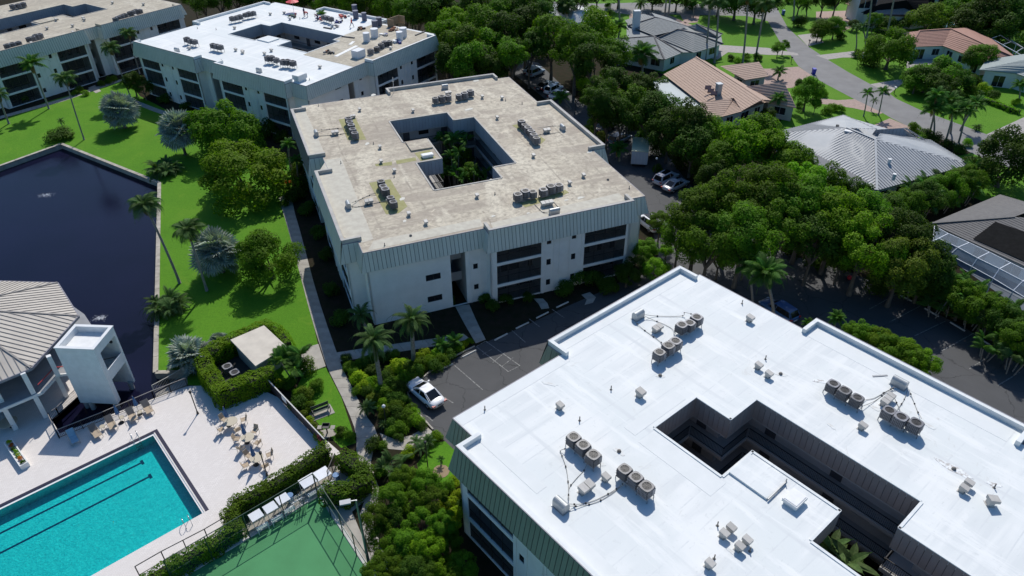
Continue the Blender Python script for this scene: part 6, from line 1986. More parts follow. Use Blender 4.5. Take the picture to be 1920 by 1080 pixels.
# pool cage
t = thing('pool_cage', 'white framed screened pool enclosure at the right edge below the dark roof', 'pool cage', (0, 0, 0))
inner = [G(*p, 2.75) for p in ((1752, 424), (1778, 438), (1817, 455), (1855, 473), (1895, 493), (1940, 515), (1990, 540))]
mid = [G(*p, 3.5) for p in ((1749, 453), (1760, 447), (1796, 464), (1833, 484), (1874, 504), (1918, 527), (1970, 555))]
outr = [G(*p, 2.6) for p in ((1728, 446), (1740, 462), (1780, 478), (1822, 500), (1862, 522), (1900, 545), (1950, 575))]
M_NETW = m_net(); M_NETW.node_tree.nodes['Principled BSDF'].inputs['Base Color'].default_value = (.35, .42, .5, 1); M_NETW.node_tree.nodes['Mix Shader'].inputs[0].default_value = .3
M_CAGE = mat('cage_white', (.72, .75, .8), .4)
for A1, B1 in ((inner, mid), (mid, outr)):
    for i in range(7): mb = MB(); mb.bar(A1[i], B1[i], .09); mb.build('rib', M_CAGE, t)
for A1 in (inner, mid, outr):
    for a, b in zip(A1, A1[1:]): mb = MB(); mb.bar(a, b, .08); mb.build('beam', M_CAGE, t)
for p in outr: mb = MB(); mb.bar(p, Vector((p.x, p.y, 0)), .08); mb.build('post', M_CAGE, t)
for A1, B1 in ((inner, mid), (mid, outr)):
    for i in range(6): mb = MB(); mb.poly([A1[i], A1[i + 1], B1[i + 1], B1[i]]); mb.build('screen_panel', M_NETW, t)
sheet('patio', GS([(1735, 455), (1780, 430), (2050, 560), (2000, 640)]), .03, mat('patio_blue_grey', (.16, .19, .22), .8, (.12, .14, .17), .6))
# red tile house
fr = [[(1870, 112, E3), (1768, 90, E3), (1785, 60, 4.9), (1848, 84, 4.9)][::1], [(1768, 86, E3), (1708, 88, E3), (1725, 58, 4.6), (1785, 56, 4.9)], [(1845, 118, E3), (1768, 86, E3), (1785, 56, 4.9), (1848, 84, 4.9)],
      [(1905, 110, E3), (1845, 118, E3), (1848, 84, 4.9)], [(1905, 110, E3), (1848, 84, 4.9), (1812, 52, 4.9), (1850, 70, E3)], [(1690, 62, E3), (1708, 88, E3), (1725, 58, 4.6)], [(1785, 56, 4.9), (1725, 58, 4.6), (1690, 62, E3), (1812, 52, 4.9)]]
fr = [[(1768, 86, E3), (1706, 88, E3), (1724, 58, 4.6), (1783, 54, 4.9)], [(1848, 117, E3), (1768, 86, E3), (1783, 54, 4.9), (1848, 84, 4.9)], [(1908, 110, E3), (1848, 117, E3), (1848, 84, 4.9)],
      [(1855, 70, E3), (1908, 110, E3), (1848, 84, 4.9), (1783, 54, 4.9), (1812, 52, 4.2)], [(1706, 88, E3), (1690, 62, E3), (1724, 58, 4.6)]]
house('red', 'long house with a red brown tile roof, upper right', fr, 'tile', M_T_RED, E3, [[(1708, 87, E3), (1768, 86, E3), (1848, 117, E3), (1905, 110, E3), (1855, 72, E3), (1812, 54, E3), (1692, 62, E3)]], M_HWALLW,
      ridges=[((1724, 58, 4.6), (1783, 54, 4.9)), ((1783, 54, 4.9), (1848, 84, 4.9)), ((1848, 84, 4.9), (1908, 110, 2.85)), ((1724, 58, 4.6), (1706, 88, 2.85)), ((1848, 84, 4.9), (1848, 117, 2.85))], step=.45)
t = thing('pool_cage', 'white framed pool enclosure behind the red brown tile roof', 'pool cage', (0, 0, 0))
a1 = [G(*p, 2.7) for p in ((1858, 72), (1880, 84), (1905, 98), (1930, 112))]; a2 = [G(*p, 3.6) for p in ((1876, 66), (1896, 78), (1918, 90), (1945, 104))]; a3 = [G(*p, 2.5) for p in ((1888, 70), (1906, 82), (1925, 94), (1955, 108))]
for A1, B1 in ((a1, a2), (a2, a3)):
    for i in range(4): mb = MB(); mb.bar(A1[i], B1[i], .12); mb.build('rib', M_CAGE, t)
    for i in range(3): mb = MB(); mb.bar(A1[i], A1[i + 1], .12); mb.bar(B1[i], B1[i + 1], .12); mb.build('beam', M_CAGE, t)
for p in a3 + a1: mb = MB(); mb.bar(p, Vector((p.x, p.y, 0)), .1); mb.build('post', M_CAGE, t)
# pale green tile house, right edge
fp = [[(1905, 138, 3.0), (1836, 131, 3.0), (1920, 112, 4.8), (1990, 125, 4.8)], [(1985, 165, 3.0), (1905, 138, 3.0), (1990, 125, 4.8)], [(1836, 131, 3.0), (1850, 112, 3.0), (1930, 100, 4.6), (1920, 112, 4.8)]]
house('green', 'white house with a pale grey green tile roof at the right edge', fp, 'tile', M_T_GRN, 3.0, [[(1842, 131, 3), (1905, 138, 3), (1985, 163, 3), (2050, 130, 3), (1930, 105, 3)]], M_HWALLW, step=.45)
# two storey white house at the top
p0 = G(1614, 48, 0)
t, o = house('white', 'white two storey house with a black roof at the top right', [[(1720, 24, 3.2), (1613, 24, 3.2), (1650, 8, 5.0), (1700, 0, 6.0)], [(1770, 20, 3.2), (1720, 26, 3.2), (1700, 0, 6.), (1740, -6, 5.6)]], 'tile', M_BLACKR, 3.2,
      [[(1618, 26, 3.2), (1718, 30, 3.2), (1768, 22, 3.2), (1740, -12, 3.2), (1640, -4, 3.2)]], M_HWALLW, step=.5)
t, o = house('whitew', 'single storey white wing with grey tile hip in front of the black roof', [[(1718, 30, 3.0), (1633, 29, 3.0), (1655, 12, 4.3), (1692, 14, 4.3)], [(1633, 29, 3.), (1632, 22, 3.), (1655, 12, 4.3)], [(1728, 26, 3.), (1718, 30, 3.), (1692, 14, 4.3)]], 'tile', mat('taupe_tile', (.26, .24, .23), .8), 3.0,
      [[(1636, 29, 3), (1718, 31, 3), (1722, 24, 3), (1640, 18, 3)]], M_HWALLW, step=.5)
for x0, y0, x1, y1, lb, zz in ((1608, 4, 1640, 20, 'white upper storey block left of the black roof', 6.5), (1735, -4, 1785, 16, 'white upper storey block right of the black roof', 6.5)):
    a, b = G(x0, y1, 3), G(x1, y1, 3); d = b - a; t = thing('house_block', lb, 'house', (a.x, a.y, 0), math.atan2(d.y, d.x))
    mb = MB(); mb.box(0, 0, 0, d.length, 6, zz); mb.build('wall', M_HWALLW, t); mb = MB(); mb.box(-.3, -.3, zz, d.length + .3, 6.3, zz + .25); mb.build('roof', M_T_DGREY, t)
    for k in range(3): mb = MB(); x = d.length * (k + .5) / 3; mb.box(x - .6, -.04, 3.6, x + .6, -.002, 5.6); mb.build('window', M_GLASS, t)
# garages with courtyard by the brick plaza
t, o = house('villa', 'beige garage house with a brown tile roof beside the brick forecourt', [[(1606, 14, 3.0), (1583, 4, 3.0), (1598, -6, 4.6), (1618, 0, 4.6)], [(1612, 12, 3), (1606, 14, 3), (1618, 0, 4.6)]], 'tile', M_T_TAN, 3, [[(1585, 6, 3), (1606, 15, 3), (1614, 10, 3), (1600, -4, 3)]], M_HWALL, step=.5)
# white roofs far behind
t, o = house('wh1', 'low house with a white hip roof at the top centre', [[(1070, 46, E3), (1015, 12, E3), (1045, 6, 4.2), (1075, 22, 4.6)], [(1137, 30, E3), (1070, 46, E3), (1075, 22, 4.6), (1090, 20, 4.6)], [(1100, 16, E3), (1137, 30, E3), (1090, 20, 4.6), (1045, 6, 4.2)]], 'plain', M_WROOF2, E3,
      [[(1020, 14, E3), (1070, 45, E3), (1132, 30, E3), (1080, 6, E3)]], M_HWALLW, ridges=[((1075, 22, 4.6), (1070, 46, 2.85)), ((1075, 22, 4.6), (1090, 20, 4.6)), ((1090, 20, 4.6), (1137, 30, 2.85))])
t, o = house('wh2', 'grey white hip roof peeping over the trees at the top, left of centre', [[(790, 14, E3), (745, 4, E3), (775, -3, 4.6)], [(850, 2, E3), (790, 14, E3), (775, -3, 4.6), (830, -12, 4.6)]], 'plain', M_WROOF2, E3, [[(750, 4, E3), (790, 13, E3), (848, 2, E3), (820, -12, E3)]], M_HWALLW)
# mail boxes, bins, far items
for x, y, c_, lb in ((1525, 139, (.04, .05, .45), 'blue wheeled bin at the kerb beside the brick driveway'), (1468, 28, (.03, .12, .4), 'blue wheeled bin far up the street at the grass verge')):
    p = G(x, y); t = thing('wheelie_bin', lb, 'bin', p); m = mat('bin_blue_%d' % x, c_, .5)
    mb = MB(); mb.hexa([(-.28, -.3, .08), (.28, -.3, .08), (.28, .3, .08), (-.28, .3, .08), (-.34, -.38, 1.05), (.34, -.38, 1.05), (.34, .38, 1.05), (-.34, .38, 1.05)]); mb.build('body', m, t)
    mb = MB(); mb.hexa([(-.36, -.4, 1.06), (.36, -.4, 1.06), (.36, .42, 1.06), (-.36, .42, 1.06), (-.34, -.38, 1.12), (.34, -.38, 1.12), (.3, .4, 1.2), (-.3, .4, 1.2)]); mb.build('lid', m, t)
    for s_ in (-.3, .3): mb = MB(); mb.bar((s_ - .04, .3, .12), (s_ + .04, .3, .12), .22, .22); mb.build('wheel', M_BLACK, t)
for x, y, lb in ((1516, 86, 'dark letterbox on a post beside the tan drive'), (1483, 118, 'letterbox on a post at the end of the lawn island'), (1676, 176, 'white letterbox beside the clipped lawn')):
    p = G(x, y); t = thing('letterbox', lb, 'letterbox', p); mb = MB(); mb.box(-.05, -.05, 0, .05, .05, 1.1); mb.build('post', M_BLACK, t); mb = MB(); mb.box(-.14, -.25, 1.1, .14, .25, 1.35); mb.build('box', M_BLACK if 'white' not in lb else M_WHITE, t)
# small turquoise pool behind the bushes
tt = thing('swimming_pool', 'small turquoise pool among bushes at the top right', 'pool', G(1775, 48))
mb = MB(); q = [p - tt.location for p in GS([(1764, 42), (1778, 36), (1790, 46), (1772, 52)], .05)]; mb.poly([(p.x, p.y, .07) for p in ccw(q)]); mb.build('water_surface', mat('small_pool', (.05, .5, .45), .1), tt)
mb = MB(); q = [p - tt.location for p in GS([(1758, 40), (1780, 28), (1806, 44), (1776, 58)], .03)]; mb.prism(ccw([(p.x, p.y) for p in q]), 0, .05); mb.build('surround', M_STOP, tt)

# ------------------------------------------------------------------ vehicles
M_TYRE = mat('tyre', (.015, .015, .015), .8)
M_CGLASS = mat('car_glass', (.012, .014, .016), .05)
M_TAIL = mat('tail_light', (.35, .02, .02), .3)
M_HEAD = mat('head_light', (.7, .72, .75), .15)
PAINT = {}


def paint(name, c):
    if name in PAINT: return PAINT[name]
    m, n, l, b = nodes('car_paint_' + name)
    b.inputs['Base Color'].default_value = rgb(c); b.inputs['Roughness'].default_value = .28; b.inputs['Coat Weight'].default_value = .6; b.inputs['Coat Roughness'].default_value = .06
    PAINT[name] = m; return m


CARM = {}


def car(p, q, kind, col, label, glassroof=False, plate=False):
    """p: tail ground point, q: nose ground point"""
    d = (q - p); a = math.atan2(d.y, d.x); c = (p + q) / 2
    t = thing('parked_car', label, 'car', (c.x, c.y, .018), a, 'parked cars')
    pm = paint(*col)
    L, W, hb, ht = (4.8, 1.84, .98, 1.45) if kind == 'sedan' else (4.7, 1.9, 1.12, 1.70)
    key = kind
    if key not in CARM:
        h2 = L / 2
        if kind == 'sedan':
            st = [(-h2, .55, .50, .78), (-h2 + .12, .80, .30, .93), (-h2 + .75, .90, .24, .99), (-h2 + 1.4, .92, .22, .96), (0, .92, .22, .94), (h2 - 1.55, .92, .22, .93), (h2 - .7, .89, .24, .83), (h2 - .18, .80, .30, .70), (h2, .50, .42, .58)]
            gb = [(-h2 + .62, .62), (-h2 + .75, .74), (0, .80), (h2 - 1.45, .76), (h2 - 1.32, .60)]
            rf = [(-h2 + 1.5, .55), (-h2 + 1.62, .60), (-.1, .62), (h2 - 2.35, .60), (h2 - 2.22, .54)]
        else:
            st = [(-h2, .60, .50, .90), (-h2 + .1, .84, .32, 1.06), (-h2 + .5, .93, .28, 1.10), (-h2 + 1.4, .95, .26, 1.08), (0, .95, .26, 1.06), (h2 - 1.45, .95, .26, 1.04), (h2 - .65, .92, .28, .97), (h2 - .15, .84, .34, .84), (h2, .55, .45, .66)]
            gb = [(-h2 + .14, .70), (-h2 + .25, .80), (0, .85), (h2 - 1.35, .80), (h2 - 1.25, .62)]
            rf = [(-h2 + .5, .58), (-h2 + .6, .65), (-.1, .69), (h2 - 2.2, .66), (h2 - 2.08, .58)]
        mb = MB(); ring = []
        for x, w_, zb, zt in st:
            prof = [(-w_ * .86, zb), (-w_, zb + .16), (-w_, (zb + zt) / 2 + .06), (-w_ * .93, zt - .05), (-w_ * .6, zt), (0, zt + .02), (w_ * .6, zt), (w_ * .93, zt - .05), (w_, (zb + zt) / 2 + .06), (w_, zb + .16), (w_ * .86, zb)]
            i = len(mb.v); mb.v += [(x, y, z) for y, z in prof]; ring.append((i, len(prof)))
        for (i, n), (j, _) in zip(ring, ring[1:]):
            for k in range(n - 1): mb.f.append((i + k, i + k + 1, j + k + 1, j + k)); mb.m.append(0)
            mb.f.append((i + n - 1, i, j, j + n - 1)); mb.m.append(0)
        mb.f.append(tuple(ring[0][0] + k for k in range(11))[::-1]); mb.m.append(0); mb.f.append(tuple(ring[-1][0] + k for k in range(11))); mb.m.append(0)
        body = mb
        zt0 = hb - .05
        g = MB(); N = len(gb)
        low = [(x, w_, zt0) for x, w_ in gb] + [(x, -w_, zt0) for x, w_ in gb[::-1]]
        hig = [(x, w_, ht - .05) for x, w_ in rf] + [(x, -w_, ht - .05) for x, w_ in rf[::-1]]
        n = len(low)
        for k in range(n): l_ = (k + 1) % n; g.poly([low[l_], low[k], hig[k], hig[l_]][::1])
        r_ = MB(); top = [(x * .97 + rf[2][0] * .03, y * .93, ht) for x, y, z in hig]
        for k in range(n): l_ = (k + 1) % n; r_.poly([hig[l_], hig[k], top[k], top[l_]])
        r_.poly(top[::-1])
        # pillars
        for k in (0, 1, 3, 4, 5, 6, 8, 9): r_.bar(low[k], hig[k], .06, .05)
        mid = [((low[2][0] - .1), low[2][1] + .005, zt0), ((hig[2][0] - .05), hig[2][1] + .005, ht - .05)]
        for s_ in (1, -1): r_.bar((mid[0][0], mid[0][1] * s_, mid[0][2]), (mid[1][0], mid[1][1] * s_, mid[1][2]), .07, .04)
        wh = MB()
        N = 16
        for x in (0,):
            wh.v = []; wh.f = []; wh.m = []
            i = 0
            for y in (-.11, .11):
                for k in range(N): a_ = 2 * math.pi * k / N; wh.v.append((.33 * math.cos(a_), y, .33 * math.sin(a_)))
            for k in range(N): l_ = (k + 1) % N; wh.f.append((k, l_, N + l_, N + k)); wh.m.append(0)
            wh.f.append(tuple(range(N))); wh.f.append(tuple(N + k for k in range(N))[::-1]); wh.m += [0, 0]
        rim = MB(); rim.v = [(.2 * math.cos(2 * math.pi * k / 10), .0, .2 * math.sin(2 * math.pi * k / 10)) for k in range(10)] + [(.19 * math.cos(2 * math.pi * k / 10), .02, .19 * math.sin(2 * math.pi * k / 10)) for k in range(10)]
        rim.f = [(k, (k + 1) % 10, 10 + (k + 1) % 10, 10 + k) for k in range(10)] + [tuple(10 + k for k in range(10))[::-1]]; rim.m = [0] * 11
        CARM[key] = (body, g.mesh('car_windows', M_CGLASS), r_, wh.mesh('tyre', M_TYRE), rim.mesh('rim', M_STEEL), st)
    body, gm, r_, whm, rimm, st = CARM[key]
    bo = put(body.mesh('body', pm, True), 'body', t)
    md = bo.modifiers.new('s', 'SUBSURF'); md.levels = 1; md.render_levels = 1
    put(gm, 'windows', t)
    put(r_.mesh('roof', pm), 'roof', t)
    h2 = L / 2
    for x in (-h2 + .95, h2 - .9):
        for s_ in (-1, 1):
            w_ = put(whm, 'wheel', t, (x, s_ * (W / 2 - .12), .33)); put(rimm, 'rim', w_, (0, s_ * .112, 0), (0, 0, 0 if s_ > 0 else math.pi))
    for s_ in (-1, 1):
        mb = MB(); mb.box(-h2 + .0, s_ * .5, hb - .30, -h2 + .22, s_ * .84, hb - .16); mb.build('tail_light', M_TAIL, t)
        mb = MB(); mb.box(h2 - .42, s_ * .5, st[-2][3] - .16, h2 - .1, s_ * .80, st[-2][3] - .05); mb.build('headlight', M_HEAD, t)
        mb = MB(); mb.box(h2 - 1.75, s_ * .9, hb - .05, h2 - 1.6, s_ * 1.08, hb + .08); mb.build('mirror', pm, t)
    mb = MB(); mb.box(-h2 - .01, -.26, .62, -h2 + .05, .26, .74); mb.build('number_plate', M_BLACK if plate else M_WHITE, t)
    if glassroof: mb = MB(); mb.box(-.9, -.45, ht + .002, .55, .45, ht + .012); mb.build('sunroof', M_CGLASS, t)
    return t


def carpx(cx, cy, px, py, kind, col, label, z=.8, **k):
    """centre seen at cx,cy at height z; px,py: a point further along to the nose"""
    c = G(cx, cy, z); n = G(px, py, z); d = (n - c).normalized(); c = Vector((c.x, c.y, 0)); d.z = 0
    return car(c - d * 2.35, c + d * 2.35, kind, col, label, **k)


WHT = ('white', (.72, .73, .75)); SIL = ('silver', (.42, .43, .47)); BLU = ('blue', (.04, .10, .24)); DRK = ('dark', (.025, .03, .045)); LBL = ('pale_blue', (.30, .38, .48))
carpx(797, 733, 776, 715, 'sedan', WHT, 'white sedan parked nose in beside the yellow shrubs', plate=True)
carpx(1249, 330, 1272, 318, 'suv', ('pearl', (.55, .54, .60)), 'silver wagon with a black glass roof beside the globe lamp', 1.0, glassroof=True)
carpx(1267, 344, 1290, 333, 'sedan', SIL, 'silver sedan half in shade beside the silver wagon')
carpx(1216, 413, 1196, 398, 'suv', WHT, 'white car with sunroof parked behind the front right corner of the tan roofed block', 1.0, glassroof=True)
carpx(1462, 574, 1440, 560, 'suv', BLU, 'blue wagon under the palm behind the white roofed block', 1.2)
carpx(1022, 158, 1034, 152, 'sedan', DRK, 'dark car first in the sunny row beyond the tan roof', .9)
carpx(1030, 157, 1042, 151, 'sedan', WHT, 'white car with dark windows second in the sunny row beyond the tan roof', .9)
carpx(1038, 165, 1050, 159, 'suv', WHT, 'white wagon in the middle of the sunny row beyond the tan roof', .9)
carpx(1047, 174, 1060, 168, 'sedan', WHT, 'white sedan nearest the tan roof in the sunny row', .9)
carpx(998, 128, 1010, 123, 'sedan', LBL, 'pale blue car farthest back beside the trees', .8)
carpx(1004, 134, 1016, 129, 'suv', LBL, 'blue grey wagon beside the farthest pale blue car', .8)
carpx(1134, 235, 1150, 228, 'sedan', DRK, 'dark car deep in the shade right of the tan roof', .9)
carpx(1162, 258, 1180, 250, 'suv', ('dk_blue', (.03, .06, .10)), 'dark blue wagon in shade nearest the box container', .9)
# box container
a, b, c = G(1185, 283, 2.7), G(1216, 285, 2.7), G(1187, 264, 2.7)
d = b - a; L = d.length; D = 5.2
t = thing('box_trailer', 'tall white box trailer with a pale roof beyond the tan roof corner', 'trailer', (a.x, a.y, 0), math.atan2(d.y, d.x))
mb = MB(); mb.box(0, 0, .55, L, D, 2.65); mb.build('body', mat('trailer_white', (.55, .6, .66), .5, (.5, .55, .6), 1), t)
mb = MB(); mb.box(-.05, -.05, 2.651, L + .05, D + .05, 2.72); mb.build('roof', mat('trailer_roof', (.60, .62, .42), .6, (.5, .55, .4), .6), t)
mb = MB()
for k in range(5): mb.box(L * k / 5 + .02, -.03, .7, L * k / 5 + .05, -.002, 2.5)
mb.build('side_rib', M_WHITE, t)
mb = MB(); mb.box(.1, .3, .3, L - .1, D - .3, .549); mb.build('chassis', M_BLACK, t)
for x in (.2, L - .45):
    for y in (.9, 3.9): mb = MB(); mb.bar((x, y, .32), (x + .25, y, .32), .62, .62); mb.build('wheel', M_TYRE, t)
p = G(1594, 518, .5); mb = MB(); mb.sphere((0, 0, .3), .3, 12); mb.cyl((0, 0, .02), .02, .2, 6)
tag(mb.build('red_ball', mat('red_ball', (.7, .03, .05), .4), loc=(p.x, p.y, .014), smooth=True), 'small round red object lying in deep shade in the rear car park', 'ball')

# ------------------------------------------------------------------ people on the half coated roof
def person(p, rz, shirt, legs, label, pose):
    J = {'walk': dict(hip=(0, 0, .92), ch=(.03, 0, 1.35), nk=(.05, 0, 1.5), hd=(.08, 0, 1.66), ra=[(.02, -.2, 1.42), (.1, -.26, 1.15), (.3, -.22, 1.0)], la=[(.02, .2, 1.42), (-.12, .26, 1.17), (-.1, .24, .93)],
                      rl=[(-.02, -.1, .88), (-.15, -.1, .5), (-.42, -.1, .12), (-.3, -.1, .05)], ll=[(.02, .1, .88), (.25, .1, .52), (.33, .1, .09), (.47, .1, .05)]),
         'stand': dict(hip=(0, 0, .93), ch=(.02, 0, 1.38), nk=(.03, 0, 1.52), hd=(.07, 0, 1.67), ra=[(0, -.2, 1.44), (.06, -.27, 1.17), (.28, -.15, 1.08)], la=[(0, .2, 1.44), (.02, .27, 1.16), (.06, .27, .92)],
                       rl=[(0, -.1, .88), (.02, -.12, .48), (-.02, -.13, .08), (.12, -.14, .05)], ll=[(0, .1, .88), (.04, .13, .48), (0, .15, .08), (.14, .17, .05)]),
         'bend': dict(hip=(-.1, 0, .82), ch=(.28, 0, 1.08), nk=(.42, 0, 1.12), hd=(.55, 0, 1.08), ra=[(.33, -.2, 1.05), (.42, -.24, .78), (.55, -.15, .55)], la=[(.33, .2, 1.05), (.45, .24, .78), (.58, .15, .55)],
                      rl=[(-.1, -.1, .8), (.08, -.13, .45), (-.08, -.14, .08), (.06, -.14, .05)], ll=[(-.1, .1, .8), (.12, .13, .45), (0, .15, .08), (.14, .16, .05)])}[pose]
    V = [J['hip'], J['ch'], J['nk'], J['hd'], (J['hd'][0] + .01, 0, J['hd'][2] + .1)]; Rd = [.15, .17, .06, .105, .08]; Ed = [(0, 1), (1, 2), (2, 3), (3, 4)]
    for k, root, rr in (('ra', 1, (.07, .05, .04)), ('la', 1, (.07, .05, .04)), ('rl', 0, (.10, .07, .05, .045)), ('ll', 0, (.10, .07, .05, .045))):
        prev = root
        for q, r_ in zip(J[k], rr): V.append(q); Rd.append(r_); Ed.append((prev, len(V) - 1)); prev = len(V) - 1
    me = bpy.data.meshes.new('body'); me.from_pydata(V, Ed, []); me.update()
    skin = mat('skin', (.35, .2, .13), .6)
    o = bpy.data.objects.new('body', me); COL.objects.link(o)
    sk = o.modifiers.new('skin', 'SKIN'); o.modifiers.new('sub', 'SUBSURF').render_levels = 1
    for i, r_ in enumerate(Rd): me.skin_vertices[0].data[i].radius = (r_, r_)
    me.skin_vertices[0].data[0].use_root = True
    dg = bpy.context.evaluated_depsgraph_get(); ev = o.evaluated_get(dg); m2 = bpy.data.meshes.new_from_object(ev)
    bpy.data.objects.remove(o)
    ms = [mat('shirt_' + shirt[0], shirt[1], .8), mat('trousers_' + legs[0], legs[1], .8), skin, M_BLACK]
    m2.materials.clear()
    for q in ms: m2.materials.append(q)
    hz = J['hip'][2]; hd = Vector(J['hd'])
    for f_ in m2.polygons:
        c = f_.center
        if (c - hd).length < .17: f_.material_index = 2
        elif c.z < .10: f_.material_index = 3
        elif c.z < hz and abs(c.x - J['hip'][0]) < .5 and not (pose != 'bend' and abs(c.y) > .2 and c.z > .8) and not (pose == 'bend' and c.x > .3): f_.material_index = 1
        elif any((c - Vector(J[k][-1])).length < .1 for k in ('ra', 'la')): f_.material_index = 2
        f_.use_smooth = True
    t = thing('person', label, 'person', p, rz)
    put(m2, 'body', t)
    mb = MB(); mb.sphere((hd.x, 0, hd.z + .07), .115, 10, sz=.7); mb.cyl((hd.x, 0, hd.z + .05), .17, .02, 12); mb.build('hat', mat('hat_' + shirt[0], tuple(x * .7 + .05 for x in shirt[1]), .8), t)
    return t


person(G(571, 31, ZR), R(-20), ('navy', (.03, .035, .12)), ('navy', (.03, .03, .08)), 'person in dark navy clothes standing beside the one in red', 'stand')
person(G(577, 32, ZR), R(-150), ('red', (.6, .06, .05)), ('grey', (.15, .15, .2)), 'person in a red shirt bending beside the one in navy', 'bend')
person(G(660, 51, ZR), R(-10), ('orange_red', (.75, .07, .04)), ('navy2', (.04, .05, .12)), 'person in a bright red shirt walking with dark trousers', 'walk')
person(G(596, 38, ZR), R(160), ('plum', (.12, .03, .1)), ('dark', (.04, .04, .06)), 'person in dark plum clothes crouching forward left of the condenser row', 'bend')

# ------------------------------------------------------------------ vegetation
def leafmesh(name, C, N, size, m, seed=0, aspect=.62, sizevar=.35):
    g = np.random.default_rng(seed)
    n = len(C)
    N = N / np.maximum(1e-6, np.linalg.norm(N, axis=1))[:, None]
    T = g.normal(size=(n, 3)); T -= (T * N).sum(1)[:, None] * N; T /= np.maximum(1e-6, np.linalg.norm(T, axis=1))[:, None]
    B = np.cross(N, T)
    s = (size * (1 + g.uniform(-sizevar, sizevar, n)))[:, None] / 2
    fold = N * s * g.uniform(-.1, .5, n)[:, None]
    P = np.stack([C - T * s, C - B * s * aspect + fold, C + T * s, C + B * s * aspect + fold], 1).reshape(-1, 3)
    me = bpy.data.meshes.new(name)
    me.vertices.add(4 * n); me.vertices.foreach_set('co', P.astype(np.float32).ravel())
    me.loops.add(4 * n); me.loops.foreach_set('vertex_index', np.arange(4 * n, dtype=np.int32))
    me.polygons.add(n); me.polygons.foreach_set('loop_start', np.arange(0, 4 * n, 4, dtype=np.int32)); me.polygons.foreach_set('loop_total', np.full(n, 4, np.int32))
    me.materials.append(m); me.update(); me.validate()
    return me


def sph(g, n):
    v = g.normal(size=(n, 3)); return v / np.linalg.norm(v, axis=1)[:, None]


def crown(seed, nb, nl, size, zmin=-.35, br=(.2, .36), shell=(.55, .82), flat=1.0):
    g = np.random.default_rng(seed)
    d = sph(g, nb * 6); d = d[d[:, 2] > zmin][:nb]
    k = g.uniform(shell[0], shell[1], len(d))[:, None]
    cc = d * k * np.array([1, 1, flat]); rr = g.uniform(br[0], br[1], len(d))
    w_ = rr ** 2 / (rr ** 2).sum(); idx = g.choice(len(d), nl, p=w_)
    q = sph(g, nl); q[:, 2] = np.abs(q[:, 2]) * np.where(g.random(nl) < .78, 1, -1)
    lump = 1 + .18 * np.sin(q[:, 0] * 7 + idx) * np.sin(q[:, 1] * 8 + idx * 2)
    C = cc[idx] + q * (rr[idx] * g.uniform(.80, 1.08, nl) * lump)[:, None]
    N = q * .8 + C * .35 + g.normal(size=(nl, 3)) * .38; N[:, 2] += .35
    return leafmesh('crown', C, N, size, F_BROAD, seed), cc, rr


CROWNS = [crown(s, 26 + s % 5 * 4, 8500, .078, -.6, (.18, .34), (.5, .84)) for s in range(9)]
CROWNS_FINE = [crown(40 + s, 40, 15000, .055, -.5, (.16, .28), (.5, .86)) for s in range(4)]
UMBR = [crown(60 + s, 34, 8500, .062, .02, (.15, .25), (.5, .95), .55) for s in range(2)]
BUSH = [crown(80 + s, 14, 2600, .11, -.2, (.3, .45), (.4, .68)) for s in range(5)]


def trunkmesh(seed, cc, lean=0.0):
    """unit trunk: ground at 0, crown centre at z=1; x/y in units of crown radius"""
    r = random.Random(seed); mb = MB()
    mb.tube([(0, 0, 0), (.01, .01, .25), (lean * .5, .02, .55)], .07, 7, radii=[.085, .06, .05])
    for k in range(6):
        c = cc[(k * 3) % len(cc)]
        mb.tube([(lean * .5, .02, .5), (c[0] * .45, c[1] * .45, .78), (c[0] * .9, c[1] * .9, 1.0 + max(0, c[2]) * .3)], .03, 5, radii=[.045, .03, .012])
    return mb.mesh('trunk', M_TRUNK, True)


TR = {id(c): trunkmesh(i, c[1]) for i, c in enumerate(CROWNS + CROWNS_FINE + UMBR)}
TI = [0]
SITE = {}


def tree(px, py, rp, zc, kind='b', label=None, cat='tree', group=None, flat=.8, name='tree', fine=False, umb=False, fm=None, wmul=1.0, base=None):
    p = G(px, py, zc); r = rp * dist_to(p) / CAM_F
    TI[0] += 1
    lib = UMBR if umb else CROWNS_FINE if fine else CROWNS
    cm = lib[TI[0] % len(lib)]
    fm = fm or {'b': F_BROAD, 'd': F_DARK, 'l': F_LIME, 'o': F_OLIVE, 'y': F_YEL}[kind]
    t = thing(name, label or near({'b': 'green leafy tree', 'd': 'dark green leafy tree', 'l': 'bright green leafy tree', 'o': 'olive green tree', 'y': 'yellow tree'}[kind], p, SITE), cat, (p.x, p.y, 0), rnd.uniform(0, 6.28), group)
    c = put(cm[0], 'crown', t, (0, 0, zc), (0, 0, 0), (r * wmul, r, r * flat)); c.material_slots[0].link = 'OBJECT'; c.material_slots[0].material = fm
    put(TR[id(cm)], 'trunk', t, scale=(r * .9, r * .9, max(.5, zc - r * flat * .1)))
    return t


def bush(px, py, rp, kind='b', label=None, h=1.0, fm=None, name='shrub', cat='shrub', group=None, zb=0.0):
    r0 = rp * 52 / CAM_F
    p = G(px, py, r0 * .5 * h + zb); r = rp * dist_to(p) / CAM_F
    TI[0] += 1
    cm = BUSH[TI[0] % len(BUSH)]
    fm = fm or {'b': F_BROAD, 'd': F_DARK, 'l': F_LIME, 'o': F_OLIVE, 'y': F_YEL, 'r': F_ORANGE}[kind]
    o = put(cm[0], name, None, (p.x, p.y, zb + r * h * .35), (0, 0, rnd.uniform(0, 6.28)), (r, r, r * h)); o.material_slots[0].link = 'OBJECT'; o.material_slots[0].material = fm
    tag(o, label or near({'b': 'green shrub', 'd': 'dark green shrub', 'l': 'bright green shrub', 'o': 'olive shrub', 'y': 'yellow leaved shrub', 'r': 'orange leaved shrub'}[kind], p, SITE), cat, group)
    return o


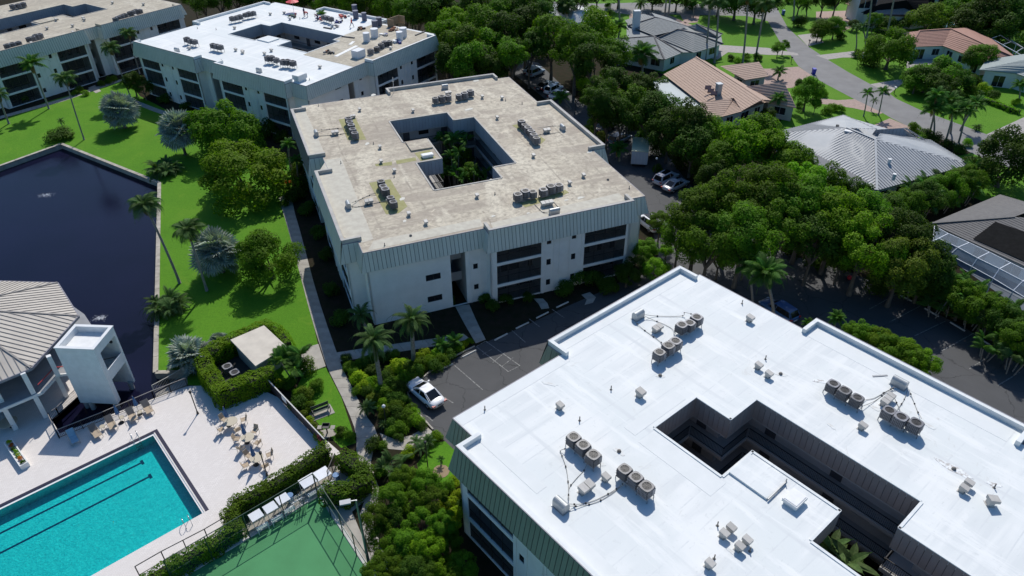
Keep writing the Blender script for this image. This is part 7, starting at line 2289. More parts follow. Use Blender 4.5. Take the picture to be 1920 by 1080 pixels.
# palm fronds
def frondmesh(name, m, n=26, droop=1.6, wid=.26, ld=.75, seed=0, lw=.035, vee=.25):
    g = random.Random(seed); mb = MB(); P = []; a = 0.0; p = Vector((0, 0, 0)); st = 1 / n
    for k in range(n + 1):
        P.append(p.copy()); a = -droop * (k / n) ** 1.5; p = p + Vector((math.cos(a), 0, math.sin(a))) * st
    mb.tube(P[::3] + [P[-1]], .01, 4, radii=[.014 * (1 - .85 * j / (len(P[::3]))) for j in range(len(P[::3]) + 1)])
    for k in range(3, n):
        t = k / n; w_ = wid * math.sin(min(1, t * 1.15 + .18) * math.pi) ** .6 * (1 if t < .95 else .6)
        d = (P[k + 1] - P[k]).normalized(); u = Vector((0, 1, 0)).cross(d) * -1
        for s_ in (-1, 1):
            for j in range(2):
                f_ = g.uniform(.8, 1.1); side = Vector((0, s_, 0))
                q0 = P[k] + d * (j * .5 * st)
                q1 = q0 + (side * .75 + d * .45 + Vector((0, 0, vee * (1 if j else -.4)))) * w_ * .55 * f_
                q2 = q1 + (side * .5 + d * .35 + Vector((0, 0, -ld * g.uniform(.7, 1.2)))) * w_ * .6 * f_
                e = d * lw * .5
                mb.poly([q0 - e, q0 + e, q1 + e, q1 - e]); mb.poly([q1 - e, q1 + e, q2])
    return mb.mesh(name, m)


FQ = [frondmesh('frond', F_PALM, 30, 2.3, .30, 1.2, s, .022) for s in range(2)]
FC_ = [frondmesh('frond', F_PALMG, 28, 1.7, .26, .6, 5 + s, .026) for s in range(2)]
FP = [frondmesh('frond', F_PALM, 36, 2.2, .17, .45, 9 + s, .018, .4) for s in range(2)]


def fanmesh(seed):
    g = random.Random(seed); mb = MB()
    mb.bar((0, 0, 0), (.5, 0, 0), .03, .02)
    N = 22
    for k in range(N):
        a0 = -2.15 + 4.3 * k / N; a1 = -2.15 + 4.3 * (k + 1) / N; am = (a0 + a1) / 2; r_ = .80 * g.uniform(.85, 1.08); z = .06
        f = lambda a, q, zz=0: (.5 + q * math.cos(a), q * math.sin(a), zz - (q * .25) ** 2 + .12 * q * abs(math.sin(a)))
        mb.poly([(.5, 0, 0), f(a0, r_ * .72), f(am, r_ * .74, z)]); mb.poly([(.5, 0, 0), f(am, r_ * .74, z), f(a1, r_ * .72)])
        mb.poly([f(a0, r_ * .72), f(am - .02, r_, -.03), f(am, r_ * .74, z)]); mb.poly([f(am, r_ * .74, z), f(am + .02, r_ * .98, -.05), f(a1, r_ * .72)])
    return mb.mesh('fan_leaf', F_SILVER)


FAN = [fanmesh(s) for s in range(3)]


def palmtrunk(h, r, lean, crownshaft=False):
    mb = MB(); n = 12; P = []; Rr = []
    for k in range(n + 1):
        t = k / n; P.append((lean[0] * t ** 1.4, lean[1] * t ** 1.4, h * t)); Rr.append(r * (1.35 if k == 0 else 1.0 - .25 * t) * (1.04 if k % 2 else .97))
    mb.tube(P, r, 8, radii=Rr)
    return mb, P[-1]


def palm(bx, by, cx, cy, length, kind='queen', label=None, n=18, name='palm_tree', group=None, dead=2, r=.16, height=None, cat='palm'):
    b = G(bx, by)
    if height is None: b, height = upright((bx, by), (cx, cy))
    top = G(cx, cy, height); lean = (max(-2.5, min(2.5, top.x - b.x)), max(-2, min(2, top.y - b.y)))
    t = thing(name, label or near({'queen': 'feathery palm', 'coco': 'bright green palm', 'date': 'stiff leaved palm', 'royal': 'tall grey trunked palm'}[kind], b, SITE), cat, b, 0, group)
    mb, tp = palmtrunk(height, r, lean); mb.build('trunk', M_PALMT, t, smooth=True)
    if kind == 'royal':
        m2 = MB(); m2.tube([(tp[0], tp[1], tp[2] - .1), (tp[0], tp[1], tp[2] + 1.2)], .13, 8, radii=[.16, .1]); m2.build('crownshaft', F_PALMG, t, smooth=True); tp = (tp[0], tp[1], tp[2] + 1.1)
    lib = {'queen': FQ, 'coco': FC_, 'date': FP, 'royal': FQ}[kind]
    for k in range(n):
        az = k * 2.39996 + rnd.uniform(-.2, .2); q = (k + .5) / n
        el = R(78) - q * R(88 if kind != 'date' else 110)
        L = length * rnd.uniform(.85, 1.08) * (.8 if q < .15 else 1)
        put(rnd.choice(lib), 'frond', t, tp, (rnd.uniform(-.25, .25), -el, az), (L, L, L))
    for k in range(dead):
        o = put(rnd.choice(lib), 'dead_frond', t, tp, (0, R(55), rnd.uniform(0, 6.28)), (length * .7,) * 3)
        o.material_slots[0].link = 'OBJECT'; o.material_slots[0].material = F_BROWN
    return t


def fanpalm(bx, by, cx, cy, rad, label, n=34, height=None, name='silver_palm'):
    b = G(bx, by)
    if height is None: b, height = upright((bx, by), (cx, cy))
    height = max(.5, height - rad * .15)
    t = thing(name, label, 'palm', b, rnd.uniform(0, 6), 'silver blue fan palms')
    mb, tp = palmtrunk(height, .24, (0, 0)); mb.build('trunk', M_TRUNK, t, smooth=True)
    for k in range(n):
        az = k * 2.39996; q = (k + .5) / n; el = R(86) - q * R(130)
        put(rnd.choice(FAN), 'fan_leaf', t, tp, (rnd.uniform(-.9, .9), -el, az), (rad * rnd.uniform(.72, .9),) * 3)
    return t


def clump(px, py, rp, label=None, kind='coco', n=30, hz=1.2, name='clumping_palm', stems=4, group=None, z0=0.0):
    """many stemmed palm: fronds from several short stems"""
    p = G(px, py, hz + z0); r = rp * dist_to(p) / CAM_F
    t = thing(name, label or near('bushy clumping palm', p, SITE), 'palm', (p.x, p.y, z0), 0, group)
    lib = {'coco': FC_, 'queen': FQ, 'date': FP}[kind]
    sm = MB(); S = []
    for k in range(stems):
        a = 6.28 * k / stems + .4; q = Vector((math.cos(a), math.sin(a), 0)) * r * .4 * (0 if stems == 1 else 1); hh_ = hz * rnd.uniform(.6, 1.2)
        sm.tube([tuple(q * .5), tuple(q + Vector((0, 0, hh_)))], .07, 6); S.append(q + Vector((0, 0, hh_)))
    sm.build('stem', M_PALMT, t)
    for k in range(n):
        q = (k + .5) / n; put(rnd.choice(lib), 'frond', t, S[k % stems], (rnd.uniform(-.3, .3), -(R(80) - q * R(85)), k * 2.39996), (r * .85 * rnd.uniform(.8, 1.1),) * 3)
    return t


def hedge(pts, wd, h, label, fm=F_BROAD, z0=0.0, dens=60, leaf=.17, ground_pts=False, closed=False):
    P = [Vector((G(*p, h)).xy) if not ground_pts else Vector(G(*p).xy) for p in pts]
    g = np.random.default_rng(int(abs(P[0].x * 31) + 5)); C = []; N = []
    core = MB()
    o = P[0].copy()
    for a, b in zip(P, P[1:]):
        d = b - a; L = d.length; d.normalize(); s = Vector((-d.y, d.x))
        n = int(L * (wd + 2 * h) * dens * 1.8); u_ = g.uniform(-wd * .4, L + wd * .4, n); per = g.uniform(0, wd + 2 * h, n)
        top = per < wd
        y = np.where(top, per - wd / 2, np.where(per < wd + h, wd / 2, -wd / 2)); z = np.where(top, h, np.where(per < wd + h, per - wd, per - wd - h))
        nz = np.where(top, 1, .15); ny = np.where(top, 0, np.sign(y))
        bulge = .10 * np.sin(u_ * 2.1 + z * 3) + .07 * np.sin(u_ * 5.3 + y * 4) + g.normal(size=n) * .05
        y = y + ny * bulge; z = z + np.where(top, bulge, 0)
        z = np.clip(z - .25 * np.maximum(0, np.abs(y) - wd * .33), .02, None)
        C.append(np.stack([a.x - o.x + d.x * u_ + s.x * y, a.y - o.y + d.y * u_ + s.y * y, z + z0], 1))
        N.append(np.stack([s.x * ny, s.y * ny, nz], 1) + g.normal(size=(n, 3)) * .3 + np.array([0, .15, .25]))
        c = (a + b) / 2 - o; core.obox((c.x, c.y, z0 + h * .40), math.atan2(d.y, d.x), L / 2 + wd * .2, wd / 2 - .22, h * .40)
    t = thing('hedge', label, 'hedge', (o.x, o.y, 0))
    put(leafmesh('foliage', np.concatenate(C), np.concatenate(N), leaf, fm, 3), 'foliage', t)
    core.build('dark_core', mat('hedge_dark_core', (.02, .025, .012), 1), t)  # solid dark box added inside the leaves to block see-through
    return t


# landmarks for the labels of trees
for k, (x, y) in {'the lawn bench': (603, 775), 'the white sedan': (797, 733), 'the stair tower': (170, 720), 'the lake corner': (298, 343), 'the court floodlight': (690, 1060), 'the box trailer': (1200, 310),
                  'the tan tile house': (1340, 170), 'the grey tile house': (1270, 80), 'the silver roofed house': (1640, 300), 'the dark tiled house': (1860, 420), 'the red roofed house': (1790, 90), 'the black roofed white house': (1690, 30),
                  'the pool cage': (1840, 510), 'the car row': (1040, 165), 'the red ball': (1594, 518), 'the silver wagon': (1250, 330), 'the hedge enclosure': (450, 660), 'the blue bin': (1525, 139), 'the white roof block': (900, 900),
                  'the half coated roof': (600, 60), 'the front entrance': (860, 575), 'the blue wagon': (1462, 574), 'the lone rear vent end of the tan roof': (900, 140), 'the corner tan roof': (200, 60), 'the street bend': (1700, 220)}.items():
    if k != 'the lone rear vent end of the tan roof': SITE[k] = tuple(G(x, y).xy)

# --- lawn side
tree(422, 256, 66, 2.9, 'b', 'round bright leafy tree on the lawn before the half coated block', fine=True, flat=.92)
tree(455, 334, 88, 3.1, 'l', 'widest lime green spreading tree on the lawn beside the path', fine=True, flat=.74)
tree(503, 486, 62, 2.7, 'b', 'round lollipop tree with a dark trunk beside the path', fine=True, flat=.92)
fanpalm(235, 240, 217, 203, 3.2, 'silver fan palm farthest back on the lawn, alone')
fanpalm(348, 290, 338, 240, 3.3, 'silver fan palm touching the round leafy tree', 36)
fanpalm(418, 510, 407, 468, 3.2, 'silver fan palm behind the round lollipop tree')
fanpalm(360, 685, 352, 655, 2.5, 'silver fan palm beside the hedge enclosure at the lake edge', 26, 1.3)
fanpalm(412, 650, 408, 640, 1.2, 'small low silver palm along the hedge enclosure', 18, .5)
palm(337, 531, 272, 385, 2.9, 'queen', 'tall leaning palm whose trunk crosses the lake edge', 20)
palm(388, 545, 352, 432, 2.9, 'queen', 'palm with drooping crown between the lake edge palm and the silver palm', 20)
palm(158, 262, 122, 148, 2.8, 'queen', 'thin tall palm standing on the open lawn left of the silver palm', 18, r=.12)
palm(92, 204, 60, 120, 3.4, 'coco', 'palm with a starry shadow near the corner block', 18)
palm(246, 186, 207, 90, 2.8, 'queen', 'left palm of two by the corner of the half coated block', 17, r=.12)
palm(262, 138, 240, 62, 2.6, 'queen', 'right palm of two by the corner of the half coated block', 17, r=.12)
palm(17, 232, -4, 178, 2.6, 'queen', 'palm cut by the left edge of the photo', 16)
palm(120, 246, 114, 226, 1.2, 'date', 'tiny palm growing out of the low round shrub', 14, dead=0, r=.07)
bush(113, 257, 26, 'd', 'low dark round shrub bed on the lawn above the lake', .5)
clump(308, 318, 36, 'dark spiky palm ball at the right corner of the lake', 'date', 90, .6, stems=5)
clump(313, 572, 44, 'dark spiky palm ball on the lake edge below the leaning palm', 'date', 90, .7, stems=5)
for a in ((540, 347, 9, 'r', 'small orange leaved shrub between the tan roofed block and the lawn'), (545, 372, 11, 'o', None), (532, 385, 10, 'b', None), (556, 372, 22, 'd', None), (572, 350, 22, 'd', None), (560, 325, 20, 'b', None), (575, 395, 20, 'd', None), (600, 440, 18, 'd', None), (612, 480, 16, 'd', None), (622, 545, 18, 'd', None), (640, 600, 22, 'd', None), (520, 300, 18, 'd', None)): bush(*a)
palm(545, 318, 540, 270, 2.0, 'coco', None, 14, dead=0); palm(560, 342, 556, 300, 1.8, 'coco', None, 14, dead=0)
tree(248, 152, 20, 3.0, 'd', None); tree(268, 165, 16, 2.4, 'd', None)
for a in ((165, 135, 14, 'b'), (150, 172, 8, 'o'), (140, 177, 7, 'b'), (160, 178, 7, 'l'), (205, 155, 8, 'b'), (215, 150, 7, 'o'), (190, 160, 7, 'b'), (135, 160, 12, 'd'), (40, 190, 14, 'd'), (80, 170, 14, 'd'), (310, 190, 12, 'd'), (350, 205, 12, 'd'), (385, 215, 12, 'd'), (480, 235, 20, 'd'), (500, 250, 22, 'd'), (530, 262, 16, 'd')): bush(*a)

# --- planting between the path and the car park
palm(716, 733, 700, 637, 3.1, 'date', 'large arching palm left of the two beside the front lawn bed', 26, r=.24, dead=3)
palm(776, 678, 772, 600, 3.1, 'date', 'large arching palm right of the two, against the white wall', 26, r=.24, dead=3)
palm(690, 628, 676, 590, 2.4, 'date', 'dark palm behind the two arching palms, by the building corner', 20, r=.18, height=3.0)
clump(839, 638, 34, 'spreading low palm beside the entrance walk and shrubs', 'coco', 30, 1.4, stems=2)
clump(545, 672, 46, 'bushy palm cluster at the end of the hedge enclosure', 'coco', 44, 2.2, stems=4)
clump(688, 765, 32, 'pale young palm leaning over the path bend', 'date', 28, .8, stems=1)
clump(718, 795, 20, None, 'date', 20, .5, stems=1)
ylw = ((745, 692, 22, 'y', 'large yellow shrub between the two arching palm trunks'), (760, 682, 16, 'y', None), (676, 712, 20, 'y', 'yellow shrub left of the arching palm trunk beside the path'), (680, 728, 16, 'y', None), (795, 668, 18, 'y', 'yellow shrub right of the right arching palm'), (805, 680, 16, 'l', None), (858, 654, 13, 'l', None), (870, 648, 10, 'y', None),
       (655, 690, 15, 'b', None), (665, 700, 15, 'b', None), (700, 700, 20, 'd', None), (720, 715, 20, 'd', None), (735, 725, 20, 'd', None), (755, 715, 20, 'b', None), (770, 705, 18, 'b', None), (815, 690, 18, 'd', None), (830, 680, 18, 'b', None), (845, 668, 16, 'd', None), (780, 700, 18, 'd', None), (715, 735, 18, 'b', None), (700, 750, 16, 'o', None), (715, 760, 15, 'l', None), (740, 750, 20, 'd', None),
       (745, 780, 20, 'd', None), (765, 785, 20, 'b', None), (780, 792, 18, 'l', None), (755, 800, 18, 'b', None), (735, 795, 16, 'd', None), (770, 768, 14, 'b', None), (690, 735, 16, 'd', None))
for a in ylw: bush(*a[:5])
for x, y, r_, k in ((650, 675, 14, 'd'), (672, 688, 15, 'b'), (690, 680, 18, 'd'), (705, 672, 16, 'b'), (725, 672, 16, 'd'), (740, 668, 15, 'b'), (735, 700, 18, 'b'), (752, 732, 20, 'd'), (765, 690, 18, 'd'), (790, 685, 18, 'b'), (820, 668, 16, 'l'), (835, 662, 14, 'b'), (725, 742, 18, 'b'), (742, 765, 20, 'b'), (758, 752, 16, 'd'), (722, 775, 16, 'o'), (712, 742, 16, 'd'), (695, 718, 16, 'l'), (880, 642, 10, 'l'), (668, 735, 12, 'b'), (735, 810, 14, 'b'), (792, 800, 13, 'd'), (778, 775, 14, 'l'), (748, 822, 12, 'd')): bush(x, y, r_, k)
for a in ((575, 690, 22, 'b', None), (560, 740, 14, 'l', None), (542, 722, 16, 'b', None), (525, 722, 12, 'y', None), (575, 740, 18, 'o', None), (560, 758, 20, 'd', None), (595, 725, 18, 'b', 'bushy round shrub in the curved bed on the small lawn'), (580, 765, 14, 'b', None), (578, 790, 11, 'y', None), (588, 803, 11, 'o', None), (597, 818, 11, 'y', None), (570, 778, 10, 'o', None), (604, 830, 10, 'y', None), (640, 812, 14, 'd', None), (655, 820, 14, 'b', None)): bush(*a)
# --- lower garden
clump(738, 872, 42, 'rounded pale green palm clump beside the lower path', 'date', 46, 1.0, stems=4)
clump(790, 832, 30, 'dark spiky shrub palm by the small lower lawn', 'date', 40, .7, stems=3)
clump(826, 858, 15, 'small palm in a mulch ring on the lower lawn', 'coco', 12, .9, stems=1)
sheet('mulch_ring', [tuple((G(827, 884) + Vector((.75 * math.cos(k), .75 * math.sin(k), 0))).xy) for k in [i * .5236 for i in range(12)]], .03, mat('mulch_tan', (.30, .22, .14), 1))
for a in ((700, 835, 20, 'd', None), (718, 838, 14, 'b', None), (745, 905, 18, 'b', None), (715, 885, 18, 'b', None), (765, 850, 16, 'y', None), (770, 895, 22, 'l', None), (818, 820, 14, 'l', None), (806, 828, 14, 'b', None), (855, 905, 16, 'y', 'yellow shrub against the panelled wall of the white roof block'), (858, 930, 15, 'y', None), (845, 945, 16, 'y', None), (855, 965, 18, 'y', None), (850, 985, 16, 'y', None), (830, 950, 16, 'y', None), (838, 915, 18, 'b', None), (865, 950, 14, 'd', None), (848, 1000, 16, 'b', None)): bush(*a)
gard = [(760, 900, 30, 'b'), (800, 905, 30, 'b'), (730, 940, 34, 'l'), (775, 945, 36, 'b'), (815, 945, 32, 'b'), (705, 970, 30, 'b'), (745, 980, 36, 'd'), (790, 985, 36, 'b'), (830, 985, 30, 'l'), (715, 1010, 30, 'b'), (755, 1025, 36, 'b'), (800, 1030, 36, 'l'), (840, 1025, 30, 'b'), (730, 1060, 34, 'b'), (780, 1070, 36, 'd'), (825, 1070, 34, 'l'), (870, 1060, 28, 'b'), (700, 1080, 26, 'b'), (850, 1095, 34, 'b'), (745, 1095, 34, 'b')]
for i, (x, y, r_, k) in enumerate(gard): tree(x, y, r_, 2.7 + (i % 3) * .5, k if k != 'l' or i % 2 else 'b', None, 'shrub', 'billowing shrubs of the lower garden', .95, 'large_shrub', fine=True)

# --- hedges
H1 = [(372, 668), (400, 712), (422, 736), (452, 720), (492, 702)]
hedge([(495, 606), (455, 622), (415, 640), (376, 664), (388, 692), (413, 728), (452, 712), (503, 692)], 1.5, 2.1, 'tall clipped hedge wrapped round the low utility shed', F_LIME, dens=85)
hedge([(500, 605), (520, 615), (537, 636)], 1.1, 1.9, 'clipped hedge corner right of the low utility shed', F_LIME, dens=80)
hedge([(275, 1082), (325, 1052), (385, 1020), (438, 985)], 1.1, 1.5, 'long clipped hedge between the pool fence and the green court', F_BROAD, dens=80)
hedge([(438, 985), (430, 958), (445, 935), (492, 912), (545, 880), (605, 838)], 1.25, 1.6, 'clipped hedge between the pool deck and the bench tables', F_BROAD, dens=80)
hedge([(612, 912), (645, 915), (683, 893), (680, 875), (645, 850)], 1.4, 1.8, 'curved clipped hedge beside the lower path bend', F_BROAD, dens=80)

# --- right of the tan roofed block and the rear car park
tree(1238, 418, 26, 3.0, 'b', 'small bright tree at the right corner of the tan roofed block', fine=True)
for a in ((1210, 470, 30, 2.2, 'b'), (1228, 505, 30, 2.2, 'l'), (1195, 500, 28, 2.0, 'd'), (1175, 515, 28, 1.8, 'd'), (1250, 470, 16, 1.4, 'l')): tree(*a[:5], fine=True)
for a in ((1080, 520, 30, 'd'), (1115, 530, 26, 'd'), (1140, 540, 24, 'd'), (1060, 545, 22, 'd'), (910, 560, 16, 'd'), (925, 575, 16, 'd'), (950, 565, 16, 'd'), (845, 565, 12, 'd'), (990, 560, 14, 'd')): bush(*a)
clump(1085, 505, 30, None, 'coco', 26, 1.8, stems=3)
palm(1450, 606, 1434, 512, 3.4, 'coco', 'large feathery palm over the blue wagon', 26, r=.2, dead=0)
palm(1410, 575, 1402, 500, 2.4, 'coco', None, 18, dead=0)
clump(1515, 602, 20, 'small palm left of two peeping over the white roof edge', 'coco', 20, 1.6, stems=1); clump(1568, 602, 30, 'palm right of two peeping over the white roof edge', 'coco', 26, 2.4, stems=1)
for i, a in enumerate(((1620, 628, 30), (1648, 640, 30), (1668, 655, 32), (1695, 662, 30), (1712, 676, 32), (1730, 680, 30), (1600, 620, 20))): tree(*a, 4.2, 'bl'[i % 2], None, 'shrub', 'row of shrubs along the far side of the white roof', .8, 'large_shrub', fine=True)
BELT = [(1310, 410, 60, 7.5, 'b'), (1370, 385, 72, 8.0, 'b'), (1440, 375, 72, 8.0, 'b'), (1330, 455, 62, 6.5, 'b'), (1395, 445, 70, 7.0, 'b'), (1465, 428, 62, 7.0, 'b'), (1510, 395, 66, 7.5, 'b'), (1275, 440, 38, 5.0, 'b'), (1500, 350, 46, 7, 'l'), (1545, 345, 40, 6.5, 'b'),
        (1565, 420, 66, 7.0, 'l'), (1530, 448, 50, 6.5, 'd'), (1620, 410, 56, 6.5, 'b'), (1620, 465, 66, 6.5, 'l'), (1680, 450, 60, 6.0, 'd'), (1690, 500, 58, 5.5, 'o'), (1740, 500, 46, 5.0, 'd'), (1600, 360, 30, 5, 'd'), (1660, 395, 36, 5, 'd'),
        (1390, 275, 50, 6.5, 'l'), (1350, 300, 36, 5.5, 'b'), (1425, 262, 46, 6.5, 'b'), (1455, 290, 50, 6.0, 'l'), (1490, 305, 40, 5.5, 'b'), (1340, 330, 34, 5, 'd'),
        (1250, 215, 46, 6.0, 'd'), (1285, 235, 50, 6.5, 'd'), (1320, 255, 44, 5.5, 'b'), (1255, 250, 44, 5.0, 'd'), (1300, 275, 44, 5.0, 'd'), (1215, 215, 40, 6.0, 'd'),
        (1180, 190, 40, 6.5, 'b'), (1205, 165, 34, 5.5, 'd'), (1150, 165, 40, 7.5, 'd'), (1165, 215, 38, 6.0, 'd'), (1120, 190, 34, 8.0, 'd'), (1140, 215, 34, 6.0, 'd'),
        (1035, 75, 50, 8.0, 'b'), (1080, 95, 52, 8.5, 'b'), (1110, 65, 46, 8.0, 'l'), (1120, 120, 48, 8.5, 'd'), (1150, 100, 36, 7.0, 'b'), (992, 88, 30, 8.0, 'd'),
        (985, 50, 44, 8.5, 'd'), (1000, 20, 40, 8.0, 'd'), (960, 15, 40, 9.0, 'd'), (950, 60, 40, 9.0, 'd'), (960, 105, 30, 8.0, 'b'),
        (900, 60, 46, 8.0, 'b'), (870, 85, 50, 8.0, 'b'), (835, 70, 40, 8.0, 'b'), (925, 95, 46, 7.5, 'b'), (880, 120, 44, 6.5, 'b'), (845, 110, 36, 6.5, 'd'), (920, 125, 36, 6.0, 'd'), (855, 50, 36, 7.5, 'l'),
        (805, 25, 36, 8.5, 'd'), (835, 20, 34, 8.5, 'd'), (870, 15, 36, 8.5, 'd'), (905, 15, 38, 9.0, 'd'), (780, 30, 26, 8.0, 'd'), (930, 30, 36, 8.5, 'b'), (760, 20, 26, 7.5, 'b'),
        (720, 15, 28, 7.0, 'b'), (690, 8, 28, 7.0, 'd'), (655, 8, 26, 7.0, 'b'), (620, 4, 26, 7.0, 'b'), (590, 0, 24, 7.0, 'b'), (560, -2, 24, 7.0, 'd'), (740, 4, 26, 7.0, 'd'), (770, 6, 22, 6.5, 'd'), (640, -8, 26, 6, 'd'), (700, -8, 26, 6, 'd'), (530, -6, 22, 6, 'b'), (500, -8, 20, 6, 'd'),
        (380, 4, 24, 6.0, 'd'), (410, -2, 24, 6.5, 'd'), (440, -6, 24, 6.0, 'd'), (470, -8, 22, 6.0, 'd'), (360, -6, 20, 6, 'd'),
        (1060, 10, 22, 5.5, 'd'), (1085, 0, 20, 6.0, 'd'), (1020, 0, 24, 7.0, 'd')]
for x, y, r_, z, k in BELT: tree(x, y, r_, z, k, None, 'tree', 'trees of the belt between the car park and the houses', .95, fine=(r_ > 50))
for x, y, r_, z, k in ((1700, 385, 34, 3.0, 'b'), (1738, 372, 34, 3.0, 'd'), (1775, 355, 34, 3.0, 'b'), (1812, 342, 32, 3.0, 'b'), (1670, 402, 32, 3.4, 'b'), (1765, 535, 36, 3.0, 'd'), (1808, 560, 36, 3.0, 'b'), (1850, 585, 36, 3.0, 'b'), (1888, 608, 36, 3.0, 'd'), (1915, 640, 34, 3.0, 'b'), (1730, 520, 34, 3.4, 'b'), (1350, 480, 36, 3.4, 'b'), (1300, 470, 30, 3.4, 'b'), (1400, 478, 34, 3.6, 'l'), (1580, 480, 36, 4.0, 'b')):
    tree(x, y, r_, z, k, None, 'tree', 'trees of the belt between the car park and the houses', .9, fine=True)
# lower storey of the belt
for a in ((1240, 285, 24, 'd'), (1285, 305, 30, 'd'), (1320, 330, 30, 'd'), (1215, 255, 24, 'd'), (1180, 240, 24, 'd'), (1330, 360, 30, 'd'), (1095, 165, 18, 'y'), (1085, 155, 14, 'l'), (1105, 180, 20, 'd'), (1135, 205, 20, 'd'), (1285, 150, 14, 'l'), (1260, 160, 22, 'b'), (1240, 170, 22, 'd'), (1700, 540, 30, 'd'), (1750, 545, 30, 'd'), (1800, 575, 34, 'd'), (1640, 540, 26, 'd'), (1590, 500, 30, 'd'), (1530, 495, 24, 'd'), (1480, 470, 24, 'd'), (1115, 232, 16, 'b'), (1100, 250, 16, 'b'), (1130, 262, 14, 'o'), (1232, 320, 12, 'b')): bush(*a)
hedge([(1222, 158), (1255, 148), (1288, 133), (1310, 118)], 1.4, 1.6, 'long bright hedge between the grey tile house and the tan tile house', F_LIME, dens=40, leaf=.22)
# palm thickets at the right
for i, (x, y, r_) in enumerate(((1690, 372, 34), (1720, 358, 36), (1750, 350, 38), (1780, 338, 38), (1810, 325, 38), (1838, 328, 34), (1735, 378, 34), (1775, 365, 34), (1815, 352, 34), (1660, 388, 30), (1795, 560, 40), (1830, 582, 40), (1865, 600, 42), (1900, 622, 42), (1760, 560, 36), (1850, 560, 30), (1890, 585, 34), (1800, 520, 34), (1765, 500, 34), (1830, 540, 30), (1925, 600, 30), (1940, 650, 40), (1720, 530, 34), (1860, 640, 34), (1910, 665, 36))):
    clump(x, y, r_, None, 'coco' if i % 3 else 'queen', 30, 2.6 if i < 10 else 2.4, stems=4, group='palm thickets along the right side houses')
tree(1885, 312, 60, 3.3, 'd', 'very large round dark tree at the right edge below the street bend', fine=True, flat=1.05)
palm(1162, 302, 1160, 280, 2.6, 'coco', None, 18, dead=1); palm(1070, 205, 1052, 182, 2.4, 'coco', 'palm right beside the parked car row', 16, dead=1)
palm(808, 165, 806, 132, 2.6, 'queen', 'feathery palm between the half coated block and the tan roof', 18, dead=0)
palm(1203, 160, 1205, 100, 4.6, 'coco', 'big shaggy palm with browned fronds left of the tan tile house', 24, r=.25, dead=5)
palm(1160, 122, 1160, 50, 3.2, 'coco', 'palm before the grey tile house roof, left part', 18)
palm(1066, 60, 1064, 12, 3.6, 'queen', 'drooping palm before the white hip roof, top centre', 18); palm(1012, 55, 1008, 14, 3.6, 'queen', 'drooping palm left of the white hip roof, top centre', 18)
palm(1200, 30, 1201, 6, 3.0, 'date', 'palm behind the white chimney', 20)
for (bx, by, cx, cy, lb) in ((1322, 112, 1331, 14, 'royal palm with grey trunk, leftmost of the four before the tan house'), (1339, 118, 1348, 12, 'royal palm, second from the left of the four tall grey trunks'), (1392, 118, 1402, 4, 'royal palm, third of the four tall grey trunks'), (1416, 112, 1432, 18, 'royal palm, rightmost of the four tall grey trunks'),
                             (1161, 60, 1160, -22, 'tall palm trunk crossing the street at the top, left'), (1246, 32, 1252, -25, 'thin tall palm trunk across the street, middle'), (1253, 34, 1258, -22, 'thin tall palm trunk across the street, right'),
                             (1624, 72, 1637, -30, 'tall leaning palm trunk before the white wing, left'), (1662, 66, 1682, -35, 'tall curved palm trunk before the white wing, right'), (1487, 38, 1489, -20, 'tall palm trunk by the street at the top')):
    palm(bx, by, cx, cy, 3.4, 'royal', lb, 18, r=.22, dead=1)
# street side trees
tree(1670, 97, 46, 3.6, 'b', 'big round leafy tree beside the long lawn and street', fine=True, flat=.85)
tree(1514, 176, 30, 3.2, 'b', 'round dense tree at the right end of the tan tile house', fine=True, flat=1.0)
tree(1382, -2, 40, 5, 'd', 'large dark tree behind the royal palms at the top'); tree(1420, 5, 34, 5, 'd', None); tree(1350, -8, 34, 5, 'd', None)
for i, a in enumerate(((1545, 55, 22, 2.8, 'b'), (1566, 50, 20, 2.8, 'b'), (1535, 60, 16, 2.4, 'o'), (1738, 148, 34, 2.6, 'd'), (1765, 140, 38, 3.0, 'b'), (1720, 150, 26, 2.6, 'b'), (1795, 150, 26, 2.4, 'd'), (1775, 170, 28, 2.2, 'd'), (1842, 105, 24, 3.4, 'b'), (1825, 112, 18, 2.6, 'd'), (1740, 36, 30, 3.6, 'o'), (1765, 28, 22, 3.2, 'l'), (1460, 90, 12, 2.2, 'b'), (1470, 84, 11, 2.2, 'b'), (1468, 180, 15, 1.9, 'b'), (1448, 190, 14, 2.2, 'd'), (1440, 215, 16, 2.4, 'd'), (1640, 36, 14, 3, 'b'), (1600, 45, 10, 1.5, 'd'),
                       (1840, 30, 44, 5, 'd'), (1870, 20, 44, 5.5, 'd'), (1820, 45, 34, 4, 'd'), (1860, 50, 36, 4, 'd'), (1905, 40, 30, 4.5, 'd'), (1890, 0, 36, 6, 'd'), (1815, 10, 34, 5, 'b'), (1790, 12, 24, 4, 'b'), (1930, 10, 34, 5, 'b'), (1850, -10, 36, 6, 'b'), (1950, 60, 34, 4.5, 'b'),
                       (1500, 2, 20, 3.5, 'b'), (1440, 0, 28, 5, 'd'), (1545, 0, 22, 4, 'd'), (1300, 2, 24, 2.0, 'd'), (1225, -4, 24, 3, 'd'), (1270, -8, 26, 4, 'd'), (1320, -16, 28, 4, 'd'), (1160, -14, 26, 4, 'b'), (1120, -10, 24, 4, 'd'), (1570, -6, 22, 5, 'd'), (1790, 60, 14, 2, 'd'))): tree(*a[:5], None)
tree(1500, 158, 11, 1.3, 'd', None); tree(1530, 195, 11, 2.0, 'b', 'little tree on the lawn between the two curved drives')
